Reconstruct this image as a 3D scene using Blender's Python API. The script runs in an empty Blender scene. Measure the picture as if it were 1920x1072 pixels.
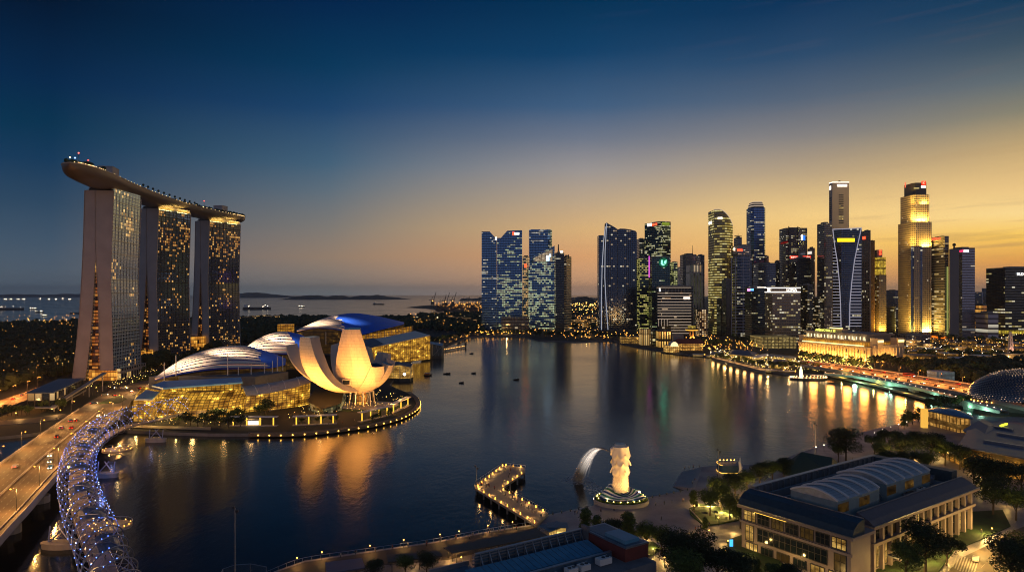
import bpy, bmesh, math, random
from math import sin, cos, pi, radians, sqrt, atan2, hypot, degrees, tan
from mathutils import Vector, Matrix
from mathutils.bvhtree import BVHTree
S = bpy.context.scene
COL = S.collection
R = random.Random(11)
# ------------------------------------------------------------------ camera, world, exposure
F = 1280.0; H = 90.0; CX = 960.0; HY = 552.0          # photo frame 1920x1072, focal in px, eye height, horizon row
cam_d = bpy.data.cameras.new("camera"); cam = bpy.data.objects.new("camera", cam_d); COL.objects.link(cam)
cam.location = (0, 0, H); cam.rotation_euler = (pi/2, 0, 0)
cam_d.lens = 24.0; cam_d.sensor_width = 36.0; cam_d.shift_y = 16/1920
cam_d.clip_start = 1.0; cam_d.clip_end = 200000
S.camera = cam
S.view_settings.view_transform = 'Standard'; S.view_settings.look = 'None'; S.view_settings.exposure = 0.0; S.view_settings.gamma = 1
S.cycles.use_light_tree = True; S.cycles.max_bounces = 5; S.cycles.diffuse_bounces = 2; S.cycles.glossy_bounces = 3
S.cycles.transparent_max_bounces = 16; S.cycles.sample_clamp_indirect = 4.0; S.cycles.sample_clamp_direct = 0; S.cycles.caustics_reflective = False
S.cycles.volume_bounces = 0; S.cycles.filter_width = 1.05

def lin(h):
    h = h.lstrip('#'); o = []
    for k in (0, 2, 4):
        c = int(h[k:k+2], 16)/255; o.append(c/12.92 if c <= .04045 else ((c+.055)/1.055)**2.4)
    return (*o, 1.0)

class NG:
    """small helper to wire shader nodes"""
    def __init__(s, tree): s.t = tree; s.n = tree.nodes; s.l = tree.links; s.n.clear()
    def new(s, kind, **kw):
        n = s.n.new(kind)
        for k, v in kw.items(): setattr(n, k, v)
        return n
    def link(s, a, b): s.l.new(a, b)
    def m(s, op, a, b=None, c=None, clamp=False):
        n = s.n.new('ShaderNodeMath'); n.operation = op; n.use_clamp = clamp
        for k, v in enumerate((a, b, c)):
            if v is None: continue
            if isinstance(v, (int, float)): n.inputs[k].default_value = v
            else: s.l.new(v, n.inputs[k])
        return n.outputs[0]
    def mix(s, f, a, b):
        n = s.n.new('ShaderNodeMix'); n.data_type = 'RGBA'
        for v, i in ((f, n.inputs[0]), (a, n.inputs[6]), (b, n.inputs[7])):
            if isinstance(v, (int, float)): i.default_value = v
            elif isinstance(v, tuple): i.default_value = v
            else: s.l.new(v, i)
        return n.outputs[2]
    def ramp(s, f, pts, interp='LINEAR'):
        n = s.n.new('ShaderNodeValToRGB'); n.color_ramp.interpolation = interp
        e = n.color_ramp.elements
        while len(e) > 1: e.remove(e[-1])
        e[0].position = pts[0][0]; e[0].color = pts[0][1]
        for p, c in pts[1:]:
            q = e.new(p); q.color = c
        s.l.new(f, n.inputs[0]); return n.outputs[0]
    def rng(s, v, a, b, c=0.0, d=1.0, smooth=False):
        n = s.n.new('ShaderNodeMapRange'); n.clamp = True
        if smooth: n.interpolation_type = 'SMOOTHSTEP'
        s.l.new(v, n.inputs[0])
        for k, x in enumerate((a, b, c, d)): n.inputs[k+1].default_value = x
        return n.outputs[0]

# dusk sky: colour by elevation at several compass bearings (the glow lies to the right of the view)
world = bpy.data.worlds.new("World"); S.world = world; world.use_nodes = True
g = NG(world.node_tree)
tc = g.new('ShaderNodeTexCoord'); sp = g.new('ShaderNodeSeparateXYZ'); g.link(tc.outputs['Generated'], sp.inputs[0])
X_, Y_, Z_ = sp.outputs
az = g.m('MULTIPLY', g.m('ARCTAN2', X_, Y_), 180/pi)
hyp = g.m('SQRT', g.m('ADD', g.m('MULTIPLY', X_, X_), g.m('MULTIPLY', Y_, Y_)))
el = g.m('MULTIPLY', g.m('ARCTAN2', Z_, hyp), 180/pi)
SKY = {
 -34: ((0,'#02162f'),(150,'#04284a'),(230,'#05324f'),(300,'#143959'),(380,'#2c4760'),(450,'#41566a'),(520,'#566472'),(551,'#5f7080')),
 -15: ((0,'#02244a'),(120,'#053659'),(200,'#1b4269'),(300,'#426078'),(350,'#5d6d7a'),(420,'#7e7a75'),(480,'#98826f'),(530,'#88807a'),(551,'#858c90')),
   6: ((0,'#023053'),(100,'#0f3f66'),(200,'#3f5d7e'),(260,'#6d7687'),(320,'#9a9492'),(380,'#bda587'),(430,'#dab17a'),(480,'#dfa570'),(530,'#d8a67e'),(551,'#c8a48c')),
  24: ((0,'#0b3358'),(100,'#2b4a6a'),(180,'#566476'),(250,'#85817f'),(320,'#b9a281'),(400,'#f6cf86'),(460,'#fcc870'),(520,'#e8a868'),(551,'#d8aa80')),
  37: ((0,'#143a58'),(80,'#3a4f60'),(150,'#5e6a70'),(210,'#85816f'),(280,'#c3a676'),(350,'#ebc585'),(400,'#ffdc92'),(440,'#ffce60'),(490,'#eca652'),(530,'#cc9468'),(551,'#c8a080')),
}
wob = g.new('ShaderNodeTexNoise'); wob.inputs['Scale'].default_value = 3.0
g.link(tc.outputs['Generated'], wob.inputs['Vector'])
elw = g.m('ADD', el, g.m('MULTIPLY', g.m('SUBTRACT', wob.outputs[0], .5), 1.2))
t = g.m('DIVIDE', elw, 40.0, clamp=True)
def sky_ramp(a, rows):
    pts = []
    for y, c in rows:
        e = degrees(math.atan((HY - y)/F*cos(radians(a)))); pts.append((e/40, lin(c)))
    pts.sort(key=lambda p: p[0])
    top = pts[-1][1]
    pts.append((1.0, (top[0]*.35, top[1]*.45, top[2]*.6, 1)))
    return g.ramp(t, pts)
ks = sorted(SKY); out = None
for i, a in enumerate(ks):
    c = sky_ramp(a, SKY[a])
    if out is None: out = c
    else: out = g.mix(g.rng(az, ks[i-1], a, smooth=False), out, c)
# fades back to the dark side of the sky behind and far right
back = g.ramp(t, [(0.0, (.24,.21,.24,1)), (.2, (.26,.245,.31,1)), (.5, (.12,.16,.26,1)), (1.0, (.022,.055,.12,1))])
out = g.mix(g.rng(az, 75, 150), out, back)
out = g.mix(g.rng(az, -140, -60, 1, 0), out, back)
# thin streaks of dusk cloud, low on the bright side
cm = g.new('ShaderNodeCombineXYZ')
g.link(g.m('MULTIPLY', az, .10), cm.inputs[0]); g.link(g.m('ADD', g.m('MULTIPLY', el, 1.5), g.m('MULTIPLY', az, -.05)), cm.inputs[1])
cn = g.new('ShaderNodeTexNoise'); cn.inputs['Scale'].default_value = 1.0; cn.inputs['Detail'].default_value = 4
g.link(cm.outputs[0], cn.inputs['Vector'])
cl = g.m('MULTIPLY', g.rng(cn.outputs[0], .56, .66), g.m('MULTIPLY', g.rng(az, 2, 36), g.m('MULTIPLY', g.rng(el, .6, 2.2), g.rng(el, 3.2, 8.5, 1, .12))))
out = g.mix(g.m('MULTIPLY', cl, .34), out, lin('#97705c'))
bg = g.new('ShaderNodeBackground'); g.link(out, bg.inputs[0]); bg.inputs[1].default_value = 1.06
wo = g.new('ShaderNodeOutputWorld'); g.link(bg.outputs[0], wo.inputs[0])

# ------------------------------------------------------------------ helpers
def G(px, py, z=2.0):                                  # photo pixel -> point on the level z
    D = (H - z)*F/(py - HY); return Vector(((px - CX)*D/F, D, z))
def A(px, py, Y): return Vector(((px - CX)*Y/F, Y, H - (py - HY)*Y/F))
def xAt(px, Y): return (px - CX)*Y/F
def zAt(py, Y): return H - (py - HY)*Y/F

class MB:
    def __init__(s): s.v = []; s.f = []; s.uv = []; s.mi = []
    def poly(s, pts, uv=None, mi=0):
        b = len(s.v); s.v += [tuple(p) for p in pts]; s.f.append(tuple(range(b, b+len(pts)))); s.uv.append(uv); s.mi.append(mi); return s
    def box(s, x0, y0, z0, x1, y1, z1, mi=0, M=None):
        P = [(x0,y0,z0),(x1,y0,z0),(x1,y1,z0),(x0,y1,z0),(x0,y0,z1),(x1,y0,z1),(x1,y1,z1),(x0,y1,z1)]
        if M is not None: P = [M @ Vector(p) for p in P]
        b = len(s.v); s.v += [tuple(p) for p in P]
        for q in ((3,2,1,0),(4,5,6,7),(0,1,5,4),(1,2,6,5),(2,3,7,6),(3,0,4,7)):
            s.f.append(tuple(b+k for k in q)); s.uv.append(None); s.mi.append(mi)
        return s
    def beam(s, a, b_, w, h, mi=0):                    # rectangular bar from a to b, centred
        a = Vector(a); b_ = Vector(b_); d = (b_-a); L = d.length
        if L < 1e-6: return s
        d /= L; up = Vector((0,0,1)) if abs(d.z) < .95 else Vector((1,0,0))
        sd = d.cross(up).normalized(); up = sd.cross(d)
        M = Matrix((( d.x, sd.x, up.x, a.x),(d.y, sd.y, up.y, a.y),(d.z, sd.z, up.z, a.z),(0,0,0,1)))
        return s.box(0, -w/2, -h/2, L, w/2, h/2, mi, M)
    def prism(s, foot, z0, z1, mi=0, top=None, topmi=None, cap=True, u0=0.0, bot=True):
        n = len(foot); area = sum(foot[i][0]*foot[(i+1)%n][1]-foot[(i+1)%n][0]*foot[i][1] for i in range(n))
        if area < 0: foot = foot[::-1]
        zt = (lambda x, y: z1) if top is None else top
        zb = (lambda x, y: z0) if not callable(z0) else z0
        u = u0
        for i in range(n):
            a = foot[i]; b = foot[(i+1) % n]; L = hypot(b[0]-a[0], b[1]-a[1])
            za, zb_ = zt(*a[:2]), zt(*b[:2])
            s.poly([(a[0],a[1],zb(*a[:2])),(b[0],b[1],zb(*b[:2])),(b[0],b[1],zb_),(a[0],a[1],za)], [(u,zb(*a[:2])),(u+L,zb(*b[:2])),(u+L,zb_),(u,za)], mi)
            u += L
        if cap:
            tm = mi if topmi is None else topmi
            s.poly([(p[0],p[1],zt(*p[:2])) for p in foot], [(0,-50)]*n, tm)
            if bot: s.poly([(p[0],p[1],zb(*p[:2])) for p in foot[::-1]], [(0,-50)]*n, tm)
        return s
    def tube(s, pts, r, n=6, mi=0, closed=False, cap=True):
        pts = [Vector(p) for p in pts]; m = len(pts)
        rr = r if isinstance(r, (list, tuple)) else [r]*m
        b = len(s.v); up = None
        for i, p in enumerate(pts):
            d = (pts[(i+1) % m] - pts[i-1]) if closed else (pts[min(i+1, m-1)] - pts[max(i-1, 0)])
            d = d.normalized() if d.length > 1e-9 else Vector((0,0,1))
            if up is None: up = Vector((0,0,1)) if abs(d.z) < .9 else Vector((1,0,0))
            sd = d.cross(up)
            if sd.length < 1e-6: sd = d.orthogonal()
            sd.normalize(); up = sd.cross(d).normalized()
            for k in range(n):
                a = 2*pi*k/n; s.v.append(tuple(p + rr[i]*(cos(a)*sd + sin(a)*up)))
        for i in range(m if closed else m-1):
            j = (i+1) % m
            for k in range(n):
                k2 = (k+1) % n
                s.f.append((b+i*n+k, b+i*n+k2, b+j*n+k2, b+j*n+k)); s.uv.append(None); s.mi.append(mi)
        if cap and not closed:
            s.f.append(tuple(b+k for k in range(n))[::-1]); s.uv.append(None); s.mi.append(mi)
            s.f.append(tuple(b+(m-1)*n+k for k in range(n))); s.uv.append(None); s.mi.append(mi)
        return s
    def ball(s, c, r, n=6, m=4, mi=0, sz=1.0):
        c = Vector(c); b = len(s.v)
        s.v.append((c.x, c.y, c.z - r*sz))
        for j in range(1, m):
            a = -pi/2 + pi*j/m
            for k in range(n):
                q = 2*pi*k/n; s.v.append((c.x + r*cos(a)*cos(q), c.y + r*cos(a)*sin(q), c.z + r*sin(a)*sz))
        s.v.append((c.x, c.y, c.z + r*sz)); e = len(s.v)-1
        fs = []
        for k in range(n):
            k2 = (k+1) % n
            fs.append((b, b+1+k2, b+1+k)); fs.append((e, e-n+k, e-n+k2))
            for j in range(m-2): fs.append((b+1+j*n+k, b+1+j*n+k2, b+1+(j+1)*n+k2, b+1+(j+1)*n+k))
        for q in fs: s.f.append(q); s.uv.append(None); s.mi.append(mi)
        return s
    def octa(s, c, r, mi=0):
        x, y, z = c; b = len(s.v)
        s.v += [(x+r,y,z),(x-r,y,z),(x,y+r,z),(x,y-r,z),(x,y,z+r),(x,y,z-r)]
        for q in ((0,2,4),(2,1,4),(1,3,4),(3,0,4),(2,0,5),(1,2,5),(3,1,5),(0,3,5)):
            s.f.append(tuple(b+k for k in q)); s.uv.append(None); s.mi.append(mi)
        return s
    def grid(s, fn, nu, nv, mi=0, uvs=None, flip=False, closeu=False):    # surface from fn(i/nu, j/nv)
        b = len(s.v)
        for j in range(nv+1):
            for i in range(nu+1): s.v.append(tuple(fn(i/nu, j/nv)))
        w = nu+1
        for j in range(nv):
            for i in range(nu):
                q = (b+j*w+i, b+j*w+i+1, b+(j+1)*w+i+1, b+(j+1)*w+i)
                if flip: q = q[::-1]
                s.f.append(q); s.mi.append(mi)
                if uvs:
                    c = [(i,j),(i+1,j),(i+1,j+1),(i,j+1)]
                    if flip: c = c[::-1]
                    s.uv.append([(p[0]/nu*uvs[0], p[1]/nv*uvs[1]) for p in c])
                else: s.uv.append(None)
        return s
    def build(s, name, mats, parent=None, smooth=False, local=False):
        """link what was collected as one mesh; world coordinates unless local"""
        if not isinstance(mats, (list, tuple)): mats = [mats]
        off = Vector((0,0,0))
        if parent is not None and not local:
            p = parent
            while p is not None: off += p.location; p = p.parent
        me = bpy.data.meshes.new(name)
        vs = s.v if off.length == 0 else [(x-off.x, y-off.y, z-off.z) for x, y, z in s.v]
        me.from_pydata(vs, [], s.f)
        for m in mats: me.materials.append(m)
        uvl = me.uv_layers.new(name="UVMap").data
        k = 0
        for fi, f in enumerate(s.f):
            q = s.uv[fi]
            if q is None:
                a, b, c = (Vector(s.v[f[0]]), Vector(s.v[f[1]]), Vector(s.v[f[2]]))
                n = (b-a).cross(c-a)
                if n.length > 0: n.normalize()
                if abs(n.z) > .75: q = [(s.v[i][0], s.v[i][1]) for i in f]
                else:
                    tx = Vector((-n.y, n.x, 0)); tx = tx.normalized() if tx.length > 0 else Vector((1,0,0))
                    q = [(s.v[i][0]*tx.x + s.v[i][1]*tx.y, s.v[i][2]) for i in f]
            for uv in q: uvl[k].uv = uv; k += 1
        me.polygons.foreach_set('material_index', s.mi)
        if smooth: me.polygons.foreach_set('use_smooth', [True]*len(s.f))
        me.update()
        o = bpy.data.objects.new(name, me); COL.objects.link(o)
        if parent is not None: o.parent = parent
        return o

def tag(o, label=None, cat=None, group=None, kind=None):
    if label: o['label'] = label
    if cat: o['category'] = cat
    if group: o['group'] = group
    if kind: o['kind'] = kind
    return o
def thing(name, label, cat, loc=(0,0,0), group=None, rz=0):
    o = bpy.data.objects.new(name, None); COL.objects.link(o); o.location = loc; o.rotation_euler.z = rz
    o.empty_display_size = .1
    return tag(o, label, cat, group)
def dup(o, loc=None, label=None, rz=None, parent=None, sc=None):
    c = o.copy(); COL.objects.link(c); c.parent = parent
    for ch in list(o.children): dup(ch, parent=c)
    if loc is not None: c.location = loc
    if label: c['label'] = label
    if rz is not None: c.rotation_euler.z = rz
    if sc is not None: c.scale = sc if isinstance(sc, (tuple, list)) else (sc, sc, sc)
    return c
def light(kind, loc, power, color, parent=None, size=.5, aim=None, spot=60, blend=.5, sy=None):
    d = bpy.data.lights.new('lamp_light', kind); d.energy = power; d.color = color[:3]
    if kind == 'AREA':
        d.size = size
        if sy: d.shape = 'RECTANGLE'; d.size_y = sy
    else: d.shadow_soft_size = size
    if kind == 'SPOT': d.spot_size = radians(spot); d.spot_blend = blend
    o = bpy.data.objects.new('lamp_light', d); COL.objects.link(o)
    loc = Vector(loc)
    if aim is not None: o.rotation_euler = (Vector(aim) - loc).to_track_quat('-Z', 'Y').to_euler()
    if parent is not None:
        off = Vector((0,0,0)); p = parent
        while p is not None: off += p.location; p = p.parent
        loc = loc - off; o.parent = parent
    o.location = loc
    return o
def bulbs(name, m, parent, pts, r):
    """one small lamp mesh, then a copy per place"""
    off = Vector((0,0,0)); p = parent
    while p is not None: off += p.location; p = p.parent
    b = MB(); b.octa((0,0,0), r); o = b.build(name, m, parent, local=True)
    for k, q in enumerate(pts):
        c = o if k == 0 else o.copy()
        if k: COL.objects.link(c)
        c.location = Vector(q) - off
ORD = ['first','second','third','fourth','fifth','sixth','seventh','eighth','ninth','tenth','eleventh','twelfth','thirteenth','fourteenth','fifteenth','sixteenth','seventeenth','eighteenth','nineteenth','twentieth']
def nth(i):
    if i < 20: return ORD[i]
    T = {2:'twenty',3:'thirty',4:'forty',5:'fifty',6:'sixty',7:'seventy',8:'eighty',9:'ninety'}
    n = i+1; r = n % 10
    if n < 100: return (T[n//10] + '-' + ORD[r-1]) if r else {20:'twentieth',30:'thirtieth',40:'fortieth',50:'fiftieth',60:'sixtieth',70:'seventieth',80:'eightieth',90:'ninetieth'}[n]
    return 'hundred and ' + nth(i-100) if n > 100 else 'hundredth'

# ------------------------------------------------------------------ materials
def mat(name):
    m = bpy.data.materials.new(name); m.use_nodes = True; return m, NG(m.node_tree)
def bsdf(g, base=(.5,.5,.5,1), rough=.6, metal=0.0, em=None, es=0.0, bump=None, spec=None, alpha=None):
    b = g.new('ShaderNodeBsdfPrincipled'); o = g.new('ShaderNodeOutputMaterial'); g.link(b.outputs[0], o.inputs[0])
    def put(k, v):
        if v is None: return
        if isinstance(v, (int, float, tuple)): b.inputs[k].default_value = v
        else: g.link(v, b.inputs[k])
    put('Base Color', base); put('Roughness', rough); put('Metallic', metal); put('Alpha', alpha)
    if spec is not None: put('Specular IOR Level', spec)
    if em is not None: put('Emission Color', em); put('Emission Strength', es)
    if bump is not None: g.link(bump, b.inputs['Normal'])
    return b
def plain(name, col, rough=.6, var=.25, scale=.5, metal=0.0, bump=0.0, bscale=None, detail=3):
    m, g = mat(name); c = lin(col) if isinstance(col, str) else (*col, 1.0)
    tcn = g.new('ShaderNodeTexCoord'); n = g.new('ShaderNodeTexNoise'); n.inputs['Scale'].default_value = scale; n.inputs['Detail'].default_value = detail
    g.link(tcn.outputs['Object'], n.inputs['Vector'])
    lo = tuple(x*(1-var) for x in c[:3])+(1,); hi = tuple(min(1, x*(1+var)) for x in c[:3])+(1,)
    col_ = g.mix(g.rng(n.outputs[0], .3, .7), lo, hi)
    bo = None
    if bump:
        n2 = g.new('ShaderNodeTexNoise'); n2.inputs['Scale'].default_value = bscale or scale*4; g.link(tcn.outputs['Object'], n2.inputs['Vector'])
        bn = g.new('ShaderNodeBump'); bn.inputs['Strength'].default_value = bump; g.link(n2.outputs[0], bn.inputs['Height']); bo = bn.outputs[0]
    bsdf(g, col_, g.rng(n.outputs[0], .3, .7, rough*.9, min(1, rough*1.1)), metal, bump=bo)
    return m
_em = {}
def emit(name, col, s, sample=False):
    k = (name, col, s)
    if k in _em: return _em[k]
    m, g = mat(name); e = g.new('ShaderNodeEmission'); e.inputs[0].default_value = lin(col); e.inputs[1].default_value = s
    o = g.new('ShaderNodeOutputMaterial'); g.link(e.outputs[0], o.inputs[0])
    m.cycles.emission_sampling = 'FRONT_BACK' if sample else 'NONE'
    _em[k] = m; return m

def facade(name, wall='#33373c', glass='#0b1a2a', cw=3.0, fh=3.8, lit=.2, c1='#ffd98a', c2='#fff0c8', es=2.0, wu=.12, wv=.3, run=.25, seed=0.0, rough=.12, wallrough=.6,
           band=0.0, metal=.8, clump=.5):
    """curtain wall on metre UVs: floors, mullions and a share of lit windows"""
    m, g = mat(name)
    uv = g.new('ShaderNodeUVMap'); s2 = g.new('ShaderNodeSeparateXYZ'); g.link(uv.outputs[0], s2.inputs[0])
    u = g.m('DIVIDE', g.m('ADD', s2.outputs[0], 1000.0), cw); v = g.m('DIVIDE', g.m('ADD', s2.outputs[1], 100.0), fh)
    fu, fv = g.m('FRACT', u), g.m('FRACT', v); iu, iv = g.m('FLOOR', u), g.m('FLOOR', v)
    wmask = g.m('MULTIPLY', g.m('MULTIPLY', g.m('GREATER_THAN', fu, wu/2), g.m('LESS_THAN', fu, 1-wu/2)), g.m('GREATER_THAN', fv, wv))
    roof = g.m('LESS_THAN', s2.outputs[1], -40.0)
    wmask = g.m('MULTIPLY', wmask, g.m('SUBTRACT', 1.0, roof))
    cx = g.new('ShaderNodeCombineXYZ'); g.link(g.m('ADD', iu, seed*17.3), cx.inputs[0]); g.link(g.m('ADD', iv, seed*5.7), cx.inputs[1])
    wn = g.new('ShaderNodeTexWhiteNoise', noise_dimensions='2D'); g.link(cx.outputs[0], wn.inputs[0])
    rx = g.new('ShaderNodeCombineXYZ'); g.link(g.m('ADD', g.m('MULTIPLY', iu, run), seed*3.1), rx.inputs[0]); g.link(g.m('ADD', g.m('MULTIPLY', iv, .9), seed), rx.inputs[1])
    rn = g.new('ShaderNodeTexNoise', noise_dimensions='2D'); rn.inputs['Scale'].default_value = 1.0; rn.inputs['Detail'].default_value = 1.0
    g.link(rx.outputs[0], rn.inputs['Vector'])
    big = g.new('ShaderNodeTexNoise', noise_dimensions='2D'); big.inputs['Scale'].default_value = .06; big.inputs['Detail'].default_value = 1
    g.link(cx.outputs[0], big.inputs['Vector'])
    sc = g.m('ADD', g.m('MULTIPLY', rn.outputs[0], .84), g.m('ADD', g.m('MULTIPLY', wn.outputs[0], .16), g.m('MULTIPLY', g.m('SUBTRACT', big.outputs[0], .5), clump)))
    # score is ~ .5 mean; pick the threshold for the wanted share
    thr = .5 + (.5 - lit)*.50
    on = g.m('GREATER_THAN', sc, thr)
    w2 = g.new('ShaderNodeTexWhiteNoise', noise_dimensions='3D'); c3 = g.new('ShaderNodeCombineXYZ'); g.link(iu, c3.inputs[0]); g.link(iv, c3.inputs[1]); c3.inputs[2].default_value = seed+9
    g.link(c3.outputs[0], w2.inputs[0])
    dim = g.rng(w2.outputs[0], 0, 1, .25, 1.0)
    # rooms show ceiling-bright, floor-dark
    ceil = g.rng(fv, wv, 1.0, .55, 1.15)
    E = g.m('MULTIPLY', g.m('MULTIPLY', on, wmask), g.m('MULTIPLY', g.m('MULTIPLY', dim, ceil), es))
    gl = lin(glass); mg = sum(gl[:3])/3; gl = tuple(x*.72+mg*.28 for x in gl[:3]); k = .50/max(.02, max(gl)) if metal else 1; k = min(k, 9)
    wl_ = tuple(min(.8, x*2.0) for x in lin(wall)[:3])+(1,)
    base = g.mix(wmask, wl_, (min(1, gl[0]*k+.03), min(1, gl[1]*k+.05), min(1, gl[2]*k+.07), 1))
    ec = g.mix(w2.outputs[0], lin(c1), lin(c2))
    ro = g.mix(wmask, (wallrough,)*3+(1,), (rough,)*3+(1,))
    bsdf(g, base, ro, g.m('MULTIPLY', wmask, metal), ec, E)
    m.cycles.emission_sampling = 'NONE'
    return m

def glow_glass(name, c1, c2, frame, cw, fh, es, seed=0.0, fr=.14, hot=.5, tilt=0.0, lo=.25):
    """glazing with one continuous lit hall behind it: mullions, transoms and soft pools of lamp light"""
    m, g = mat(name)
    uv = g.new('ShaderNodeUVMap'); s2 = g.new('ShaderNodeSeparateXYZ'); g.link(uv.outputs[0], s2.inputs[0])
    u, v = s2.outputs[0], s2.outputs[1]
    fu = g.m('FRACT', g.m('DIVIDE', g.m('ADD', u, 1000.0), cw)); fv = g.m('FRACT', g.m('DIVIDE', g.m('ADD', v, 100.0), fh))
    ok = g.m('MULTIPLY', g.m('GREATER_THAN', fu, fr), g.m('GREATER_THAN', fv, fr*1.3))
    c = g.new('ShaderNodeCombineXYZ'); g.link(g.m('MULTIPLY', u, .14), c.inputs[0]); g.link(g.m('MULTIPLY', v, .22), c.inputs[1]); c.inputs[2].default_value = seed
    n = g.new('ShaderNodeTexNoise'); n.inputs['Scale'].default_value = 1.0; n.inputs['Detail'].default_value = 5; n.inputs['Roughness'].default_value = .65; g.link(c.outputs[0], n.inputs['Vector'])
    lv = g.rng(n.outputs[0], .34, .66, lo, 1.0); hs = g.m('MULTIPLY', g.rng(n.outputs[0], .60, .72), hot*4)
    E = g.m('MULTIPLY', g.m('MULTIPLY', g.m('ADD', lv, hs), es), g.m('ADD', g.m('MULTIPLY', ok, .8), .2))
    bsdf(g, lin(frame), .35, 0.0, g.mix(lv, lin(c1), lin(c2)), E)
    m.cycles.emission_sampling = 'NONE'; return m
# ------------------------------------------------------------------ materials of the place
M_conc = plain('pale_concrete', (.40,.36,.33), .7, .12, .2)
M_concd = plain('grey_concrete', (.16,.16,.17), .75, .2, .3)
M_dark = plain('dark_metal', (.03,.032,.036), .45, .2, .5)
M_steel = plain('brushed_steel', (.34,.35,.38), .32, .12, 1.0, metal=.75)
M_white = plain('white_panel', (.74,.70,.66), .5, .06, .2)
M_roofgrey = plain('grey_roof_sheet', (.17,.18,.20), .5, .15, .25)
M_blueroof = plain('blue_roof_membrane', (.02,.11,.80), .42, .15, .15)
M_slate = plain('slate_blue_roof', (.07,.13,.19), .45, .25, .6)
M_asph = plain('asphalt', (.062,.058,.055), .75, .3, .35, bump=.1)
M_paint = plain('road_paint', (.34,.32,.28), .6, .2, 2)
M_soil = plain('dark_ground', (.022,.026,.022), .9, .5, .02)
M_grass = plain('mown_grass', (.022,.05,.012), .9, .5, .3, bump=.3, bscale=3)
M_pave = None
M_brick = plain('red_brown_render', (.17,.035,.028), .7, .2, .5)
M_wood = plain('timber_boards', (.20,.14,.09), .7, .25, .8)
M_glassd = plain('dark_glass', (.012,.02,.028), .08, .3, .3)
M_skin = plain('skin', (.35,.2,.13), .6, .1, 5)
M_leaf = plain('tree_leaves', (.070,.105,.020), .75, .6, .9)  # leaf colour raised to carry the lamplight of the lit crowns
M_leafd = plain('dark_leaves', (.022,.040,.014), .8, .6, .7)
M_bark = plain('bark', (.07,.05,.035), .85, .3, 2)
E_warm = emit('warm_bulb', '#ffb347', 14.0)
E_warm2 = emit('amber_bulb', '#ff9a2e', 9.0)
E_white = emit('white_bulb', '#fff0d0', 14.0)
E_gold = emit('golden_light', '#ffc24a', 3.0)
E_red = emit('red_light', '#ff2a1a', 5.0)
E_blue = emit('blue_led', '#5b86ff', 9.0)

def pave_mat():
    m, g = mat('stone_paving')
    tcn = g.new('ShaderNodeTexCoord'); br = g.new('ShaderNodeTexBrick'); br.inputs['Scale'].default_value = .55
    br.inputs['Color1'].default_value = (.33,.29,.30,1); br.inputs['Color2'].default_value = (.28,.245,.26,1); br.inputs['Mortar'].default_value = (.16,.14,.15,1)
    br.inputs['Mortar Size'].default_value = .02; g.link(tcn.outputs['Object'], br.inputs['Vector'])
    n = g.new('ShaderNodeTexNoise'); n.inputs['Scale'].default_value = .09; n.inputs['Detail'].default_value = 6; g.link(tcn.outputs['Object'], n.inputs['Vector'])
    bsdf(g, g.mix(g.rng(n.outputs[0], .35, .7, 0, .5), br.outputs[0], (.20,.175,.19,1)), g.rng(n.outputs[0], .3, .7, .35, .7))
    return m
M_pave = pave_mat()

def water_mat():
    m, g = mat('bay_water')
    tcn = g.new('ShaderNodeTexCoord'); mp = g.new('ShaderNodeMapping'); g.link(tcn.outputs['Object'], mp.inputs[0]); mp.inputs['Scale'].default_value = (1, .55, 1)
    mp.inputs['Rotation'].default_value = (0, 0, .25)
    n1 = g.new('ShaderNodeTexNoise'); n1.inputs['Scale'].default_value = .42; n1.inputs['Detail'].default_value = 3.0; g.link(mp.outputs[0], n1.inputs['Vector'])
    n2 = g.new('ShaderNodeTexNoise'); n2.inputs['Scale'].default_value = .055; n2.inputs['Detail'].default_value = 2.0; g.link(mp.outputs[0], n2.inputs['Vector'])
    pat = g.new('ShaderNodeTexNoise'); pat.inputs['Scale'].default_value = .006; pat.inputs['Detail'].default_value = 4.0; g.link(tcn.outputs['Object'], pat.inputs['Vector'])
    hgt = g.m('ADD', g.m('MULTIPLY', n1.outputs[0], .55), g.m('MULTIPLY', n2.outputs[0], 1.2))
    b = g.new('ShaderNodeBump'); b.inputs['Distance'].default_value = 1.0; g.link(hgt, b.inputs['Height'])
    g.link(g.rng(pat.outputs[0], .35, .65, .09, .19), b.inputs['Strength'])
    bsdf(g, (.0012,.010,.016,1), g.rng(pat.outputs[0], .35, .65, .12, .19), bump=b.outputs[0]).inputs['IOR'].default_value = 1.33
    return m
M_water = water_mat()

def struct(name, mb, mats, kind='structure', **k):
    o = mb.build(name, mats, **k); o['kind'] = kind; return o
mb = MB(); W = 90000
mb.poly([(-W,-3000,0),(W,-3000,0),(W,W,0),(-W,W,0)]); struct('water', mb, M_water)

# land: bayfront shore, its far coast, and the bank this side of the bay
def land(name, pts, z, m, side=None):
    mb = MB(); P = [(p[0], p[1]) for p in pts]
    mb.prism(P, -4.0, z, 1, topmi=0, bot=False)
    return struct(name, mb, [m, side or M_concd])
far_shore = [(-700,800),(0,818),(60,812),(150,796),(240,806),(300,809),(395,812),(470,812),(540,812),(600,808),(650,802),(700,794),(745,782),(772,768),(780,757),(776,746),(762,735),(742,727),(730,721),(738,712),
 (752,690),(768,676),(790,664),(815,653),(840,645),(862,637),(878,631),(905,629),(985,630),(1008,637),(1080,640),(1120,638),(1150,637),(1165,643),(1200,650),(1240,656),(1290,664),(1330,667),(1365,676),(1400,685),
 (1436,694),(1470,699),(1500,701),(1540,699),(1575,705),(1640,720),(1745,750),(1850,764),(2100,785),(3200,860)]
fs = [G(x, y, 2) for x, y in far_shore]
fs += [Vector((2600, 900, 0)), Vector((20000, 6000, 0)), Vector((30000, 40000, 0))]
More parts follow.
